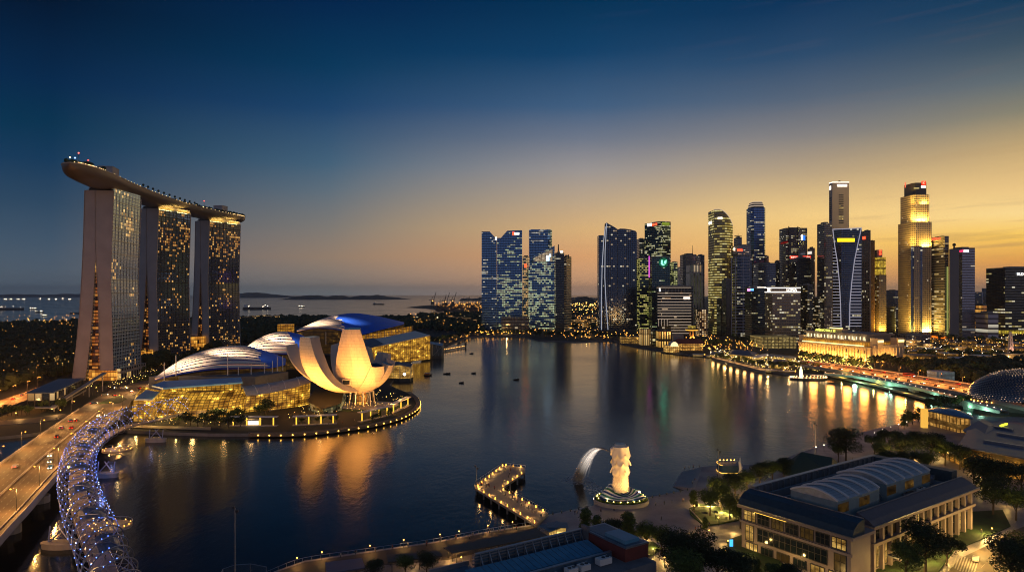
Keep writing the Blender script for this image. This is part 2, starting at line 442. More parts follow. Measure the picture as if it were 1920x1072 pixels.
coast = [(1900,554.6),(1300,555.5),(1120,558),(1060,563),(1000,567),(950,576),(900,586),(830,590),(700,592),(600,594),(480,598),(430,600),(300,602),(160,604),(60,608),(0,609),(-200,609),(-700,606)]
fs += [G(x, y, 2) for x, y in coast]
o = land('ground', fs, 2.0, M_soil)
near_shore = [(2600,800),(1850,780),(1765,772),(1735,778),(1715,788),(1640,804),(1590,816),(1560,828),(1500,848),(1455,866),(1439,869),(1316,874),(1300,915),(1214,932),(1140,938),(1113,947),(1028,964),(1006,981),(915,995),(816,1014),(678,1034),(571,1050),(515,1070),(470,1090),(380,1130),(250,1300)]
ns = [G(x, y, 2) for x, y in near_shore] + [Vector((-60,90,0)), Vector((-60,-60,0)), Vector((900,-60,0)), Vector((1500,300,0))]
o = land('near_ground', ns, 2.0, M_pave); o.name = 'plaza_ground'
# islands and hills on the sea horizon
def ridge(name, x0, x1, Y, depth, hs, z=0, m=None):
    mb = MB(); n = len(hs)-1
    def fn(a, b):
        i = min(int(a*n), n-1); f = a*n-i; h = hs[i]*(1-f)+hs[i+1]*f
        return (x0+(x1-x0)*a + 0, Y+depth*b, z + h*sin(pi*b)**.7*(1+.18*sin(a*57)+.12*sin(a*131+b*5)) - 1)
    mb.grid(fn, 90, 10); return struct(name, mb, m or M_hill, smooth=True)
M_hill = plain('wooded_hills', (.02,.032,.03), .9, .3, .001)
ridge('hill', xAt(508,12000), xAt(628,12000), 12000, 1800, [0,25,60,70,45,38,70,30])
ridge('hill', xAt(628,12000), xAt(745,12000), 12200, 1800, [30,48,64,58,72,46,34,20,0])
ridge('hill', xAt(380,19000), xAt(525,19000), 19000, 2500, [30,85,130,105,60,0])
ridge('hill', xAt(-60,24000), xAt(240,24000), 24000, 2500, [60,90,70,100,80,70,60])
ridge('hill', xAt(855,9000), xAt(1130,9000), 9500, 1500, [30,40,36,40,30,36,50,40])
ridge('hill', xAt(1085,6200), xAt(1125,6200), 6300, 900, [15,50,62,30])
ridge('hill', xAt(1120,7000), xAt(2300,7000), 7400, 1500, [30,40,30,40,32,38,30,36,30])
# port peninsula
land('port_ground', [G(x, y, 2) for x, y in ((762,576),(800,578),(835,583),(880,586),(960,584),(1000,575),(980,566),(860,568),(790,573))], 2.0, M_soil)
# ------------------------------------------------------------------ three-tower hotel with a boat-shaped roof deck
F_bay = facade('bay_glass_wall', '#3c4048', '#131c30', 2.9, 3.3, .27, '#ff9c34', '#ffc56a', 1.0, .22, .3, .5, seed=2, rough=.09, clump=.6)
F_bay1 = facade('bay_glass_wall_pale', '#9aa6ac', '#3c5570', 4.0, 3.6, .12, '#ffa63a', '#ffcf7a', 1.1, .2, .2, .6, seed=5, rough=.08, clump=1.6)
F_atrium = facade('atrium_rooms', '#3a2416', '#24120a', 3.0, 3.4, .45, '#ff7a24', '#ffa84a', .6, .10, .35, .3, seed=8)
M_fin = plain('warm_grey_fin_wall', (.37,.345,.35), .6, .1, .08)
zs_in = [(197,17.6),(133,17.3),(108,15.6),(75,13.8),(39,13.4),(2,12.0)]
P_R0 = [(197,0),(145,1.8),(108,3.0),(75,2.2),(39,1.2),(2,0)]              # bay face
P_R1 = [(197,17.4),(145,17.2),(133,17.0),(108,15.6),(75,13.9),(39,13.4),(2,12.2)]
P_L0 = [(197,17.7),(133,17.6),(108,18.7),(75,20.6),(39,23.4),(2,27.5)]
P_L1 = [(197,27.5),(145,28.8),(108,30.4),(75,32.2),(39,35.2),(2,39.6)]
def interp(P, z):
    P = sorted(P)
    for (a, b), (c, d) in zip(P, P[1:]):
        if z <= c: return b + (d-b)*max(0, (z-a))/(c-a)
    return P[-1][1]
HOT = []
def hotel_tower(p0, p1, splay, label, fbay, topglow, k):
    p0 = Vector((*p0, 0)); p1 = Vector((*p1, 0)); d = (p1-p0); L = d.length; d.normalize(); u = Vector((-d.y, d.x, 0))
    if u.x > 0: u = -u
    c = (p0+p1)/2 + u*15
    root = thing('hotel_tower', label, 'tower', (c.x, c.y, 2.0), 'hotel towers under the boat-shaped deck')
    Z = [2+ (197-2)*i/26 for i in range(27)]
    def pt(a, b, z):   # a along, b across
        q = p0 + d*a + u*b; return (q.x, q.y, z)
    sq = lambda b, z: 17.5 + (b-17.5)*(1 if b < 17.5 else splay)
    def slab(f0, f1, nm, z0=2):
        w = MB(); gl = MB()
        for za, zb in zip(Z, Z[1:]):
            a0, b0, a1, b1 = sq(interp(f0, za), za), sq(interp(f0, zb), zb), sq(interp(f1, za), za), sq(interp(f1, zb), zb)
            for x, fl in ((0, 0), (L, 1)):         # end walls
                q = [pt(x, a0, za), pt(x, a1, za), pt(x, b1, zb), pt(x, b0, zb)]; w.poly(q[::-1] if fl else q)
            gl.poly([pt(.8, a0+.0, za), pt(.8, b0, zb), pt(L-.8, b0, zb), pt(L-.8, a0, za)][::-1], [(0,za),(0,zb),(L,zb),(L,za)][::-1])
            gl.poly([pt(.8, a1, za), pt(L-.8, a1, za), pt(L-.8, b1, zb), pt(.8, b1, zb)][::-1], [(0,za),(L,za),(L,zb),(0,zb)][::-1])
            # fin wall thickness standing proud of the glass
            for x0, x1 in ((-.5, .8), (L-.8, L+.5)):
                for e0, e1, s_ in ((a0, b0, -.5), (a1, b1, .5)):
                    w.poly([pt(x0, e0+s_, za), pt(x1, e0+s_, za), pt(x1, e1+s_, zb), pt(x0, e1+s_, zb)])
                    w.poly([pt(x0, e0, za), pt(x0, e0+s_, za), pt(x0, e1+s_, zb), pt(x0, e1, zb)])
                    w.poly([pt(x1, e0, za), pt(x1, e0+s_, za), pt(x1, e1+s_, zb), pt(x1, e1, zb)])
        t0, t1 = sq(interp(f0, 197), 197), sq(interp(f1, 197), 197)
        w.poly([pt(0, t0, 197), pt(L, t0, 197), pt(L, t1, 197), pt(0, t1, 197)])
        w.build('fin_wall', M_fin, root); gl.build('curtain_wall', fbay, root)
        # floor lines and mullions as real ledges on the bay face
        if f0 is P_R0:
            ld = MB()
            for i in range(14):
                z = 10 + i*13.6
                if z < 196: ld.beam(pt(.8, sq(interp(f0, z), z)-.25, z), pt(L-.8, sq(interp(f0, z), z)-.25, z), .5, .5)
            for j in range(1, 9):
                x = L*j/9
                ld.tube([pt(x, sq(interp(f0, z), z)-.2, z) for z in Z[::2]], .22, 4, cap=False)
            ld.build('glazing_bars', M_steel if fbay is F_bay1 else M_dark, root)
    slab(P_R0, P_R1, 'east'); slab(P_L0, P_L1, 'west')
    # rooms behind the gap between the two leaning slabs
    at = MB()
    for i in range(19):
        za, zb = 2+ i*7, 2+(i+1)*7
        if zb > 134: zb = 134
        r0, r1 = sq(interp(P_R1, za), za), sq(interp(P_R1, zb), zb); l0, l1 = sq(interp(P_L0, za), za), sq(interp(P_L0, zb), zb)
        at.poly([pt(5, r0, za), pt(5, l0, za), pt(5, l1, zb), pt(5, r1, zb)], [(r0,za),(l0,za),(l1,zb),(r1,zb)])
    at.build('atrium_wall', F_atrium, root)
    # head of the tower: recessed plant floor carrying the deck
    hd = MB()
    for x0, x1 in ((3, L-3),):
        q = [pt(x0, 2.5, 0)[:2], pt(x1, 2.5, 0)[:2], pt(x1, 25, 0)[:2], pt(x0, 25, 0)[:2]]
        hd.prism(q, 197, 200.5)
    hd.build('plant_floor', M_dark, root)
    for j in range(6):
        x = 2 + (L-4)*j/5
        for q0, q1 in ((pt(x, 1, 197), pt(x, 6, 203.5)), (pt(x, 26, 197), pt(x, 21, 203))): st = MB(); st.beam(q0, q1, .5, .5); st.build('roof_brace', M_steel, root)
    cr = MB()
    q = [pt(1, .3, 0)[:2], pt(L-1, .3, 0)[:2], pt(L-1, 2.2, 0)[:2], pt(1, 2.2, 0)[:2]]
    cr.prism(q, 197, 201.5 if not topglow else 200.5)
    cr.build('parapet', F_bay1 if not topglow else M_conc, root)
    if topglow:
        for a, b in ((4, L*.45), (L*.6, L-4)):
            lt = MB(); lt.beam(pt(a, -.1, 197.6), pt(b, -.1, 197.6), .3, 1.1); lt.build('light_strip', emit('gold_strip','#ffc24a',1.3), root)
            l = light('AREA', pt((a+b)/2, -2.5, 196.0), 3500, (1,.62,.15), root, size=(b-a), sy=1.0, aim=pt((a+b)/2, 1.5, 203))
    HOT.append((root, p0, d, u, L, pt))
    return root
def base_block(tower, a0, a1, b0, b1, h, fm, nm='annex'):
    root, p0, d, u, L, pt = tower
    mb = MB(); mb.prism([pt(a0,b0,0)[:2], pt(a1,b0,0)[:2], pt(a1,b1,0)[:2], pt(a0,b1,0)[:2]], 2, h, 0); mb.build(nm, fm, root)
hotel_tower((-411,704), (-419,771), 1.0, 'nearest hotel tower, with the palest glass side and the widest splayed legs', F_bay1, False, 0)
hotel_tower((-439,847), (-425,903), 1.0, 'middle hotel tower, dark glass dotted with lit rooms and a golden strip under the deck', F_bay, True, 1)
hotel_tower((-437,985), (-413,1038), .97, 'farthest hotel tower, its dark glass thickly dotted with lit rooms', F_bay, True, 2)
F_annex = facade('annex_arcade', '#8d8378', '#1a1712', 6.0, 9.0, .5, '#ffbe5e', '#ffd890', 1.2, .45, .30, .4, seed=3)
F_lobby = facade('lobby_glass', '#7a4a1e', '#5a3512', 3.0, 5.0, .93, '#ff9a2c', '#ffb84a', 1.1, .10, .12, .2, seed=4, clump=.2)
base_block(HOT[0], 2, 66, -6, -.6, 13, F_annex); base_block(HOT[0], -4, 4, -3, 22, 12, F_lobby, 'lobby')
base_block(HOT[1], -30, -2, 6, 34, 22, F_lobby, 'lobby'); base_block(HOT[2], -34, -3, 4, 30, 30, F_lobby, 'lobby')

# boat-shaped deck across the three towers
cl = [(620,-402,0),(626,-403.5,7.5),(636,-406,12),(650,-409,15.5),(680,-416,18.5),(737,-429,19.5),(800,-439,19.5),(874,-446,19.5),(940,-446,19),(1011,-438,18),(1040,-430,15.5),(1056,-425,12),(1065,-421.5,7),(1070,-419,0)]
def deckc(t):
    x = t*(len(cl)-1); i = min(int(x), len(cl)-2); f = x-i
    p0, p1, p2, p3 = cl[max(i-1,0)], cl[i], cl[i+1], cl[min(i+2, len(cl)-1)]
    cr = lambda k: .5*((2*p1[k]) + (-p0[k]+p2[k])*f + (2*p0[k]-5*p1[k]+4*p2[k]-p3[k])*f*f + (-p0[k]+3*p1[k]-3*p2[k]+p3[k])*f**3)
    return Vector((cr(1), cr(0), 0)), max(.05, cr(2))
def deckf(t):
    c, w = deckc(t); a, _ = deckc(max(0, t-.01)); b, _ = deckc(min(1, t+.01)); d = (b-a).normalized(); n = Vector((d.y, -d.x, 0))
    return c, w, n                                     # n points to the bay
sky = thing('roof_deck', 'long boat-shaped deck lying across the tops of the three hotel towers', 'sky deck', (-446, 874, 197))
M_hull = plain('bronze_grey_hull', (.17,.145,.135), .42, .1, .1, metal=.35)
mb = MB()
def hull(a, b):
    c, w, n = deckf(a); ang = pi*b; dep = 11.0*min(1, w/15)**.8
    p = c + n*(w*cos(ang)); return (p.x, p.y, 209.5 - dep*sin(ang)**.62)
mb.grid(hull, 84, 16); mb.build('hull', M_hull, sky, smooth=True)
mb = MB(); mb.grid(lambda a, b: (lambda c, w, n: tuple((c+n*w*(1-2*b)).xy)+(209.3,))(*deckf(a)), 84, 4); mb.build('deck', M_wood, sky)
mb = MB()
for s in (1, -1):
    mb.tube([(lambda c, w, n: tuple((c+n*w*s).xy)+(209.9,))(*deckf(i/90)) for i in range(91)], .55, 5)
mb.build('rim', M_conc, sky, smooth=True)
mb = MB()
for i in range(4, 88):
    c, w, n = deckf(i/90); p = c + n*(w-1.0)
    if R.random() < .75: mb.octa((p.x, p.y, 211.0), .42, 0)
    if R.random() < .35: q = c + n*(w-5-6*R.random()); mb.octa((q.x, q.y, 212.3), .5, 0)
tag(mb.build('rim_lights', emit('deck_bulb', '#ffcf8a', 5.0), sky), kind='stuff')
# planting along the deck
mb = MB()
for i in range(360):
    t = R.choice([R.uniform(.06,.28), R.uniform(.50,.88), R.uniform(.60,.80), R.uniform(.86,.95)]); c, w, n = deckf(t)
    p = c + n*(w-2-R.random()*10); r = R.uniform(1.0, 2.3)
    if .28 < t < .6 and R.random() < .6: continue
    mb.ball((p.x, p.y, 210.2+r*R.uniform(.6,1.5)), r, 5, 3)
tag(mb.build('planting', M_leafd, sky), kind='stuff')
for i in range(11):
    c, w, n = deckf(.43+i*.017); p = c + n*(w-3); mb = MB(); mb.tube([(p.x,p.y,209.3),(p.x,p.y,213.5)], .15, 4); mb.ball((p.x,p.y,214.3), 1.5, 6, 4); mb.build('pool_palm', M_leafd, sky)
def deck_box(t, off, L, Wd, z1, label, m=M_conc, nm='lift_house'):
    c, w, n = deckf(t); d = Vector((-n.y, n.x, 0)); p = c + n*off
    root = MB(); q = [p+n*a*Wd/2+d*b*L/2 for a, b in ((-1,-1),(1,-1),(1,1),(-1,1))]
    root.prism([(v.x, v.y) for v in q], 209.3, z1); root.prism([(v.x, v.y) for v in [p+(v-p)*1.03 for v in q]], z1, z1+.5)
    o = root.build(nm, m, sky)
    if label: o['label'] = label
deck_box(.355, 2, 20, 14, 222, 'larger grey lift house nearer the pointed bow', M_fin); deck_box(.70, 4, 14, 14, 221, 'smaller grey lift house near the far end', M_fin)
deck_box(.44, 10, 34, 5, 213.2, None, plain('maroon_canopy', (.09,.02,.025), .6), 'pool_canopy'); deck_box(.40, 12, 40, 6, 212, None, M_roofgrey, 'pool_canopy')
for t, off, z, cc in ((.06, 6, 219, '#ff5a4a'), (.30, -4, 222, '#ff4a3a'), (.09, 2, 215, '#7fb0ff'), (.025, 0, 214, '#ffd9a0'), (.66, -2, 224, '#ff4a3a')):
    c, w, n = deckf(t); p = c + n*off; mb = MB(); mb.tube([(p.x,p.y,209.3),(p.x,p.y,z)], .18, 4); m2 = mb.build('mast', M_dark, sky)
    mb = MB(); mb.octa((p.x,p.y,z+.5), .8); mb.build('beacon', emit('beacon'+cc[1:], cc, 6.0), m2)
# ------------------------------------------------------------------ generic makers: lamps, cars, people, trees
def lamp_proto(h=9.0, arm=1.8, bulb=E_warm, br=.34, style='arm', pm=None):
    r = thing('street_lamp', 'lamp', 'street lamp', (0,0,0)); mb = MB(); mb.tube([(0,0,0),(0,0,h)], [.14,.08], 5)
    if style == 'arm': mb.tube([(0,0,h),(arm*.6,0,h+.35),(arm,0,h+.3)], .06, 4)
    mb.build('pole', pm or M_dark, r, local=True)
    hd = MB()
    if style == 'arm': hd.box(arm-.5,-.2,h+.2,arm+.4,.2,h+.38); bp = (arm, 0, h+.1)
    else: hd.tube([(0,0,h),(0,0,h+.12)], .3, 6); bp = (0,0,h+.35)
    hd.build('lamp_head', M_dark, r, local=True)
    b = MB(); b.ball(bp, br, 6, 4); b.build('bulb', bulb, r, local=True)
    return r
LP_road = lamp_proto(9, 1.8, E_warm2, .30)
LP_post = lamp_proto(4.2, 0, E_warm, .30, 'post')
LP_white = lamp_proto(5.0, 0, E_white, .32, 'post')
protos_used = set()
def place(proto, loc, label, group=None, rz=0, sc=None):
    o = dup(proto, loc, label, rz, sc=sc)
    if group: o['group'] = group
    elif 'group' in o: del o['group']
    return o
PROTOS = [LP_road, LP_post, LP_white]

def car_proto(col, nm, tall=1.45, L=4.4, kind='car', taxi=False):
    r = thing('parked_car' if kind == 'car' else kind, nm, kind); w = 1.8 if kind != 'bus' else 2.5
    mb = MB()
    if kind == 'bus': mb.box(-L/2,-w/2,.4,L/2,w/2,3.0); 
    else:
        prof = [(-L/2,.35),(L/2,.35),(L/2,.75),(L*.47,.88),(L*.24,.95),(L*.10,tall),(-L*.25,tall),(-L*.40,.98),(-L/2,.92)]
        a = [(x,-w/2,z) for x, z in prof]; b = [(x, w/2,z) for x, z in prof]
        mb.poly(a); mb.poly(b[::-1])
        for i in range(len(prof)): j = (i+1) % len(prof); mb.poly([a[i], b[i], b[j], a[j]])
    mb.build('body', col, r, local=True)
    gl = MB()
    if kind == 'bus': gl.box(-L*.47,-w/2-.02,1.5,L*.47,w/2+.02,2.5)
    else:
        q = [(L*.215,.98),(L*.10,tall-.1),(-L*.24,tall-.1),(-L*.36,1.0)]
        gl.prism([(0,0)]*0 or [(-.01,-.01),(.01,-.01),(.01,.01)], .5, .51)
        gl = MB(); a = [(x,-w/2-.015,z) for x, z in q]; b = [(x, w/2+.015,z) for x, z in q]
        gl.poly(a[::-1]); gl.poly(b)
        for i in range(4): j = (i+1) % 4; gl.poly([a[i], a[j], b[j], b[i]])
    gl.build('window', M_glassd, r, local=True)
    for sx in (-.31, .31):
        for sy in (-1, 1):
            m2 = MB(); m2.tube([(L*sx, sy*(w/2-.2), .34),(L*sx, sy*(w/2+.02), .34)], .34, 8); m2.build('wheel', M_dark, r, local=True)
    for sy in (-1, 1):
        m2 = MB(); m2.ball((L/2+.05, sy*w*.33, .68), .20, 5, 3); m2.build('headlight', emit('headlight', '#ffe3b0', 22.0), r, local=True)
        m2 = MB(); m2.box(-L/2-.06, sy*w*.36-.2, .68, -L/2+.02, sy*w*.36+.2, .86); m2.build('tail_light', emit('tail_light', '#ff2412', 9.0), r, local=True)
    return r
car_cols = [(plain('car_paint_white','#c9c9c4',.25,.03), 'white car'), (plain('car_paint_black','#101114',.2,.03), 'black car'), (plain('car_paint_silver','#80858a',.25,.03,metal=.6), 'silver car'),
            (plain('car_paint_red','#7a1410',.25,.03), 'red car'), (plain('car_paint_blue','#12406e',.25,.03), 'blue taxi')]
CARS = [car_proto(m, n) for m, n in car_cols]; BUS = car_proto(plain('bus_paint','#8e2a1e',.35,.05), 'bus', kind='bus', L=11)
PROTOS += CARS + [BUS]

def person_proto(top, bottom, pose=0):
    """one continuous skinned body in a standing or strolling pose"""
    sp = .16 if pose == 1 else .09
    J = [((0,0,.95),.15),((0,0,1.2),.15),((0,0,1.42),.16),((0,0,1.53),.065),((0,.01,1.66),.10),((0,0,1.74),.085),
         ((.09,sp*.3,.9),.10),((.10,sp,.50),.075),((.10,sp*.6,.09),.05),((.10,sp*.6+.12,.04),.045),
         ((-.09,-sp*.3,.9),.10),((-.10,-sp*.6,.50),.075),((-.10,-sp*1.4,.09),.05),((-.10,-sp*1.4+.12,.04),.045),
         ((.19,0,1.40),.065),((.24,-sp,1.13),.048),((.22,-sp*.4+.08,.90),.036),((-.19,0,1.40),.065),((-.24,sp*.6,1.13),.048),((-.22,sp+.06,.90),.036)]
    E = [(0,1),(1,2),(2,3),(3,4),(4,5),(0,6),(6,7),(7,8),(8,9),(0,10),(10,11),(11,12),(12,13),(2,14),(14,15),(15,16),(2,17),(17,18),(18,19)]
    mb = MB()
    for a, b in E: mb.tube([J[a][0], J[b][0]], [J[a][1], J[b][1]], 6)
    me = bpy.data.meshes.new('person'); bm = bmesh.new(); vs = [bm.verts.new(j[0]) for j in J]
    for a, b in E: bm.edges.new((vs[a], vs[b]))
    bm.to_mesh(me); bm.free()
    o = bpy.data.objects.new('person', me); COL.objects.link(o)
    md = o.modifiers.new('skin', 'SKIN'); sv = me.skin_vertices[0].data
    for k, j in enumerate(J): sv[k].radius = (j[1], j[1]*.8)
    sv[0].use_root = True
    dg = bpy.context.evaluated_depsgraph_get(); ev = o.evaluated_get(dg); m2 = bpy.data.meshes.new_from_object(ev)
    bpy.data.objects.remove(o)
    m2.materials.append(top); m2.materials.append(bottom); m2.materials.append(M_skin); m2.materials.append(M_dark)
    for p in m2.polygons:
        z = p.center.z; p.material_index = 3 if z > 1.68 or z < .07 else 2 if z > 1.5 or (abs(p.center.x) > .2 and z < 1.2) else 0 if z > .93 else 1
    o = bpy.data.objects.new('person', m2); COL.objects.link(o); tag(o, 'person', 'person')
    return o
cl_ = lambda n, c: plain(n, c, .8, .05)
PEOPLE = [person_proto(cl_('white_shirt','#a7a39a'), cl_('navy_trousers','#141a2c')), person_proto(cl_('red_shirt','#7c1d18'), cl_('black_trousers','#101010'), 1),
          person_proto(cl_('blue_shirt','#1c3d70'), cl_('khaki_trousers','#6a5a40')), person_proto(cl_('black_shirt','#121214'), cl_('denim','#1b2940'), 1)]
PDESC = ['person in a white shirt and navy trousers', 'person in a red shirt and black trousers', 'person in a blue shirt and khaki trousers', 'person in black with dark jeans']
PROTOS += PEOPLE

def tree_proto(h=11, cr=4.5, n=900, leaf=.5, m=None, shape='round', trunk=.35, lobes=9, seed=1, hollow=.35):
    rr = random.Random(seed); r = thing('tree', 'tree', 'tree'); tb = MB()
    top = h*.55; tb.tube([(0,0,-.2),(rr.uniform(-.2,.2),rr.uniform(-.2,.2),h*.3),(rr.uniform(-.4,.4),rr.uniform(-.4,.4),top)], [trunk, trunk*.75, trunk*.4], 6)
    L = []
    for i in range(lobes):
        a = 2*pi*i/lobes*2.4 + rr.uniform(-.4,.4); q = rr.random()**.6
        if shape == 'round': z = h*(.50 + .42*rr.random()); rad = cr*q*sqrt(max(.1, 1-((z-h*.68)/(h*.4))**2))
        elif shape == 'flat': z = h*(.72+.2*rr.random()); rad = cr*q
        elif shape == 'tall': z = h*(.30+.64*(i+.5)/lobes); rad = cr*.5*q*(1.3-z/h)
        else: z = h*(.62+.3*rr.random()); rad = cr*.5*q
        s = cr*rr.uniform(.36,.58)*(.6 if shape == 'flat' else 1)
        c = Vector((cos(a)*rad*.75, sin(a)*rad*.75, z)); L.append((c, s))
        zb = h*rr.uniform(.25,.5); tb.tube([(0,0,zb), (c.x*.55, c.y*.55, zb+(c.z-zb)*.6), tuple(c)], [trunk*.38, trunk*.25, trunk*.08], 4, cap=False)
    tb.build('trunk', M_bark, r, local=True)
    cb = MB()
    for i in range(n):
        c, s = L[rr.randrange(len(L))]
        d = Vector((rr.gauss(0,1), rr.gauss(0,1), rr.gauss(0,.8))).normalized(); rad = s*(hollow + (1-hollow)*rr.random()**.4)*(1+.25*rr.random())
        p = c + Vector((d.x*rad, d.y*rad, d.z*rad*.72))
        t1 = Vector((rr.uniform(-1,1), rr.uniform(-1,1), rr.uniform(-.5,.5))).normalized(); t2 = (d.cross(t1)+Vector((rr.uniform(-.4,.4),)*3)).normalized()
        l = leaf*rr.uniform(.6,1.4)
        cb.poly([p - t1*l*.5, p + t2*l*.42, p + t1*l*.6, p - t2*l*.38])
    cb.build('crown', m or M_leaf, r, local=True)
    return r
T_near = [tree_proto(12, 5.5, 5200, .42, M_leafd, 'round', .4, 13, 3), tree_proto(11, 5.0, 4600, .42, M_leaf, 'round', .35, 11, 4), tree_proto(12, 3.6, 4000, .40, M_leaf, 'tall', .3, 10, 5), tree_proto(9.5, 6.2, 4200, .42, M_leafd, 'flat', .35, 12, 6)]
T_mid = [tree_proto(11, 5.5, 420, 1.15, M_leafd, 'round', .4, 8, 13), tree_proto(10, 4.8, 380, 1.1, M_leaf, 'round', .35, 7, 14), tree_proto(11, 4.0, 340, 1.0, M_leaf, 'tall', .3, 8, 15)]
T_far = [tree_proto(12, 7, 110, 2.6, M_leafd, 'round', .5, 6, 23, .6), tree_proto(11, 6, 100, 2.4, M_leaf, 'round', .5, 5, 24, .6)]
def palm_proto(h, seed):
    rr = random.Random(seed); r = thing('palm_tree', 'palm', 'palm tree'); tb = MB(); tb.tube([(0,0,0),(.2,.1,h*.5),(.1,0,h)], [.25,.2,.16], 5); tb.build('trunk', M_bark, r, local=True)
    cb = MB()
    for i in range(15):
        a = 2*pi*i/15 + rr.uniform(-.2,.2); up = rr.uniform(.1,1.1); P = []
        for k in range(6):
            f = k/5; rad = 3.3*f; P.append(Vector((cos(a)*rad, sin(a)*rad, h+up*2*f - 3.0*f*f)))
        sd = Vector((-sin(a), cos(a), 0))
        for k in range(5):
            w0, w1 = .55*sin(pi*(k+.4)/6), .55*sin(pi*(k+1.4)/6.4)
            cb.poly([P[k]-sd*w0-Vector((0,0,.2)), P[k], P[k+1], P[k+1]-sd*w1-Vector((0,0,.2))]); cb.poly([P[k], P[k]+sd*w0-Vector((0,0,.2)), P[k+1]+sd*w1-Vector((0,0,.2)), P[k+1]])
    cb.build('crown', M_leaf, r, local=True); return r
PALM = palm_proto(9, 31)
PROTOS += T_near + T_mid + T_far + [PALM]
for k, p in enumerate(PROTOS): pass

# ------------------------------------------------------------------ shopping halls with three ribbed roofs
def lerp(a, b, t): return a+(b-a)*t
def curve(P, t):
    x = t*(len(P)-1); i = min(int(x), len(P)-2); f = x-i
    p0, p1, p2, p3 = P[max(i-1,0)], P[i], P[i+1], P[min(i+2, len(P)-1)]
    return .5*((2*p1) + (p2-p0)*f + (2*p0-5*p1+4*p2-p3)*f*f + (3*p1-p0-3*p2+p3)*f**3)
M_rib = plain('ivory_roof_rib', (.84,.76,.66), .5, .06, .1)
def ribbed_roof(label, front, back, bulge, nrib, send, light_p, tipx=0):
    Fp = [A(x, y, Y) for x, y, Y in front]; Bp = [A(x, y, Y) for x, y, Y in back]
    root = thing('ribbed_roof_hall', label, 'hall', (Fp[1].x, Fp[1].y, 2), 'halls with ribbed shell roofs')
    def S_(s, t):
        a, b = curve(Fp, s), curve(Bp, s); p = a.lerp(b, t); p.z += bulge*4*t*(1-t)*sin(pi*min(1, s*1.1+.08)); return p
    mb = MB(); mb.grid(lambda s, t: S_(s, t), 48, 20); mb.build('roof', M_blueroof, root, smooth=True)
    mb = MB()
    for (s0, t0, s1, t1) in [(i/24, 0, (i+1)/24, 0) for i in range(24)] + [(1, i/8, 1, (i+1)/8) for i in range(8)] + [((i+1)/24, 1, i/24, 1) for i in range(24)]:
        p, q = S_(s0, t0), S_(s1, t1); zb = 12
        if min(p.z, q.z) > zb: mb.poly([(p.x,p.y,zb),(q.x,q.y,zb),(q.x,q.y,q.z-1.0),(p.x,p.y,p.z-1.0)])
    mb.build('wall', F_dimhall, root)
    for k in range(nrib):
        t = (k+.35)/nrib; se = send(t); P = [S_(s/30*se, t) + Vector((0,0,1.1)) for s in range(31)]
        w = [max(.22, .40*(S_(s/30*se, min(1, t+.5/nrib)) - S_(s/30*se, max(0, t-.5/nrib))).length*(1-.25*(s/30)**4)) for s in range(31)]
        rb = MB(); 
        nP = []
        for i in range(31):
            a = S_(max(0,i/30*se-.02), t); b = S_(i/30*se+.02, t); d = (b-a).normalized(); tt = (S_(i/30*se, min(1,t+.03)) - S_(i/30*se, max(0,t-.03))).normalized()
            nP.append((P[i], tt*w[i]*.95, d.cross(tt).normalized()))
        for i in range(30):
            (p, a, n), (q, b, n2) = nP[i], nP[i+1]; up = Vector((0,0,.55))
            rb.poly([p-a, q-b, q+up, p+up]); rb.poly([p+up, q+up, q+b, p+a]); rb.poly([p+a, q+b, q-b, p-a])
        rb.build('roof_rib', M_rib, root, smooth=False)
        ls = MB(); ls.tube([S_(i/16*se*.97+.005, min(.99, t+.5/nrib))+Vector((0,0,.45)) for i in range(17)], .17, 4); ls.build('light_strip', E_rib, root)  # added glowing strips between the ribs to brighten their flanks
    for s_, t_, pw in ((.22,.35,1),(.5,.55,1.2)):
        p = S_(s_, t_); light('SPOT', p+Vector((-4,-22,38)), light_p*240000*pw, (1,.68,.44), root, 1.5, aim=p, spot=62, blend=1)  # added spots hung above the shell, without fittings, to brighten the ribs
    return root, S_
E_rib = emit('rib_fill_glow', '#ffae66', 1.4, True)
F_dimhall = glow_glass('dim_hall_glass', '#7a4a14', '#c08a30', '#241a10', 4, 5, .16, 7, .2, .5, lo=.02)
F_hall = glow_glass('golden_hall_glass', '#e07a14', '#ffb83a', '#4a3010', 3.2, 3.6, .62, 6, .22, .3)
jag = lambda a, b: (lambda t: a + (b-a)*t + .03*sin(t*40))
hallA, SA = ribbed_roof('nearest ribbed shell roof, behind the flat blue canopy of the glass front',
  [(290,713,540),(335,702,545),(400,693,556),(460,691,570),(505,690,590),(535,684,610)],
  [(291,712,546),(345,674,590),(400,655,625),(455,649,655),(500,658,670),(536,672,668)], 2.5, 8, jag(.78,.68), 1)
hallB, SB = ribbed_roof('middle ribbed shell roof, partly hidden by the folded petals',
  [(452,662,690),(480,661,694),(510,663,700),(540,664,710),(565,660,722),(585,652,735)],
  [(452,661,696),(485,636,740),(515,624,775),(540,622,795),(566,628,810),(586,640,815)], 1.5, 7, jag(.74,.62), 1)
hallC, SC = ribbed_roof('farthest and largest ribbed shell roof, above the long golden colonnade',
  [(556,622,900),(590,616,902),(630,618,905),(670,628,910),(715,618,950),(757,608,990)],
  [(557,621,906),(600,601,960),(635,590,1010),(668,587,1050),(710,593,1080),(758,604,1090)], 2.0, 9, jag(.52,.34), 1)

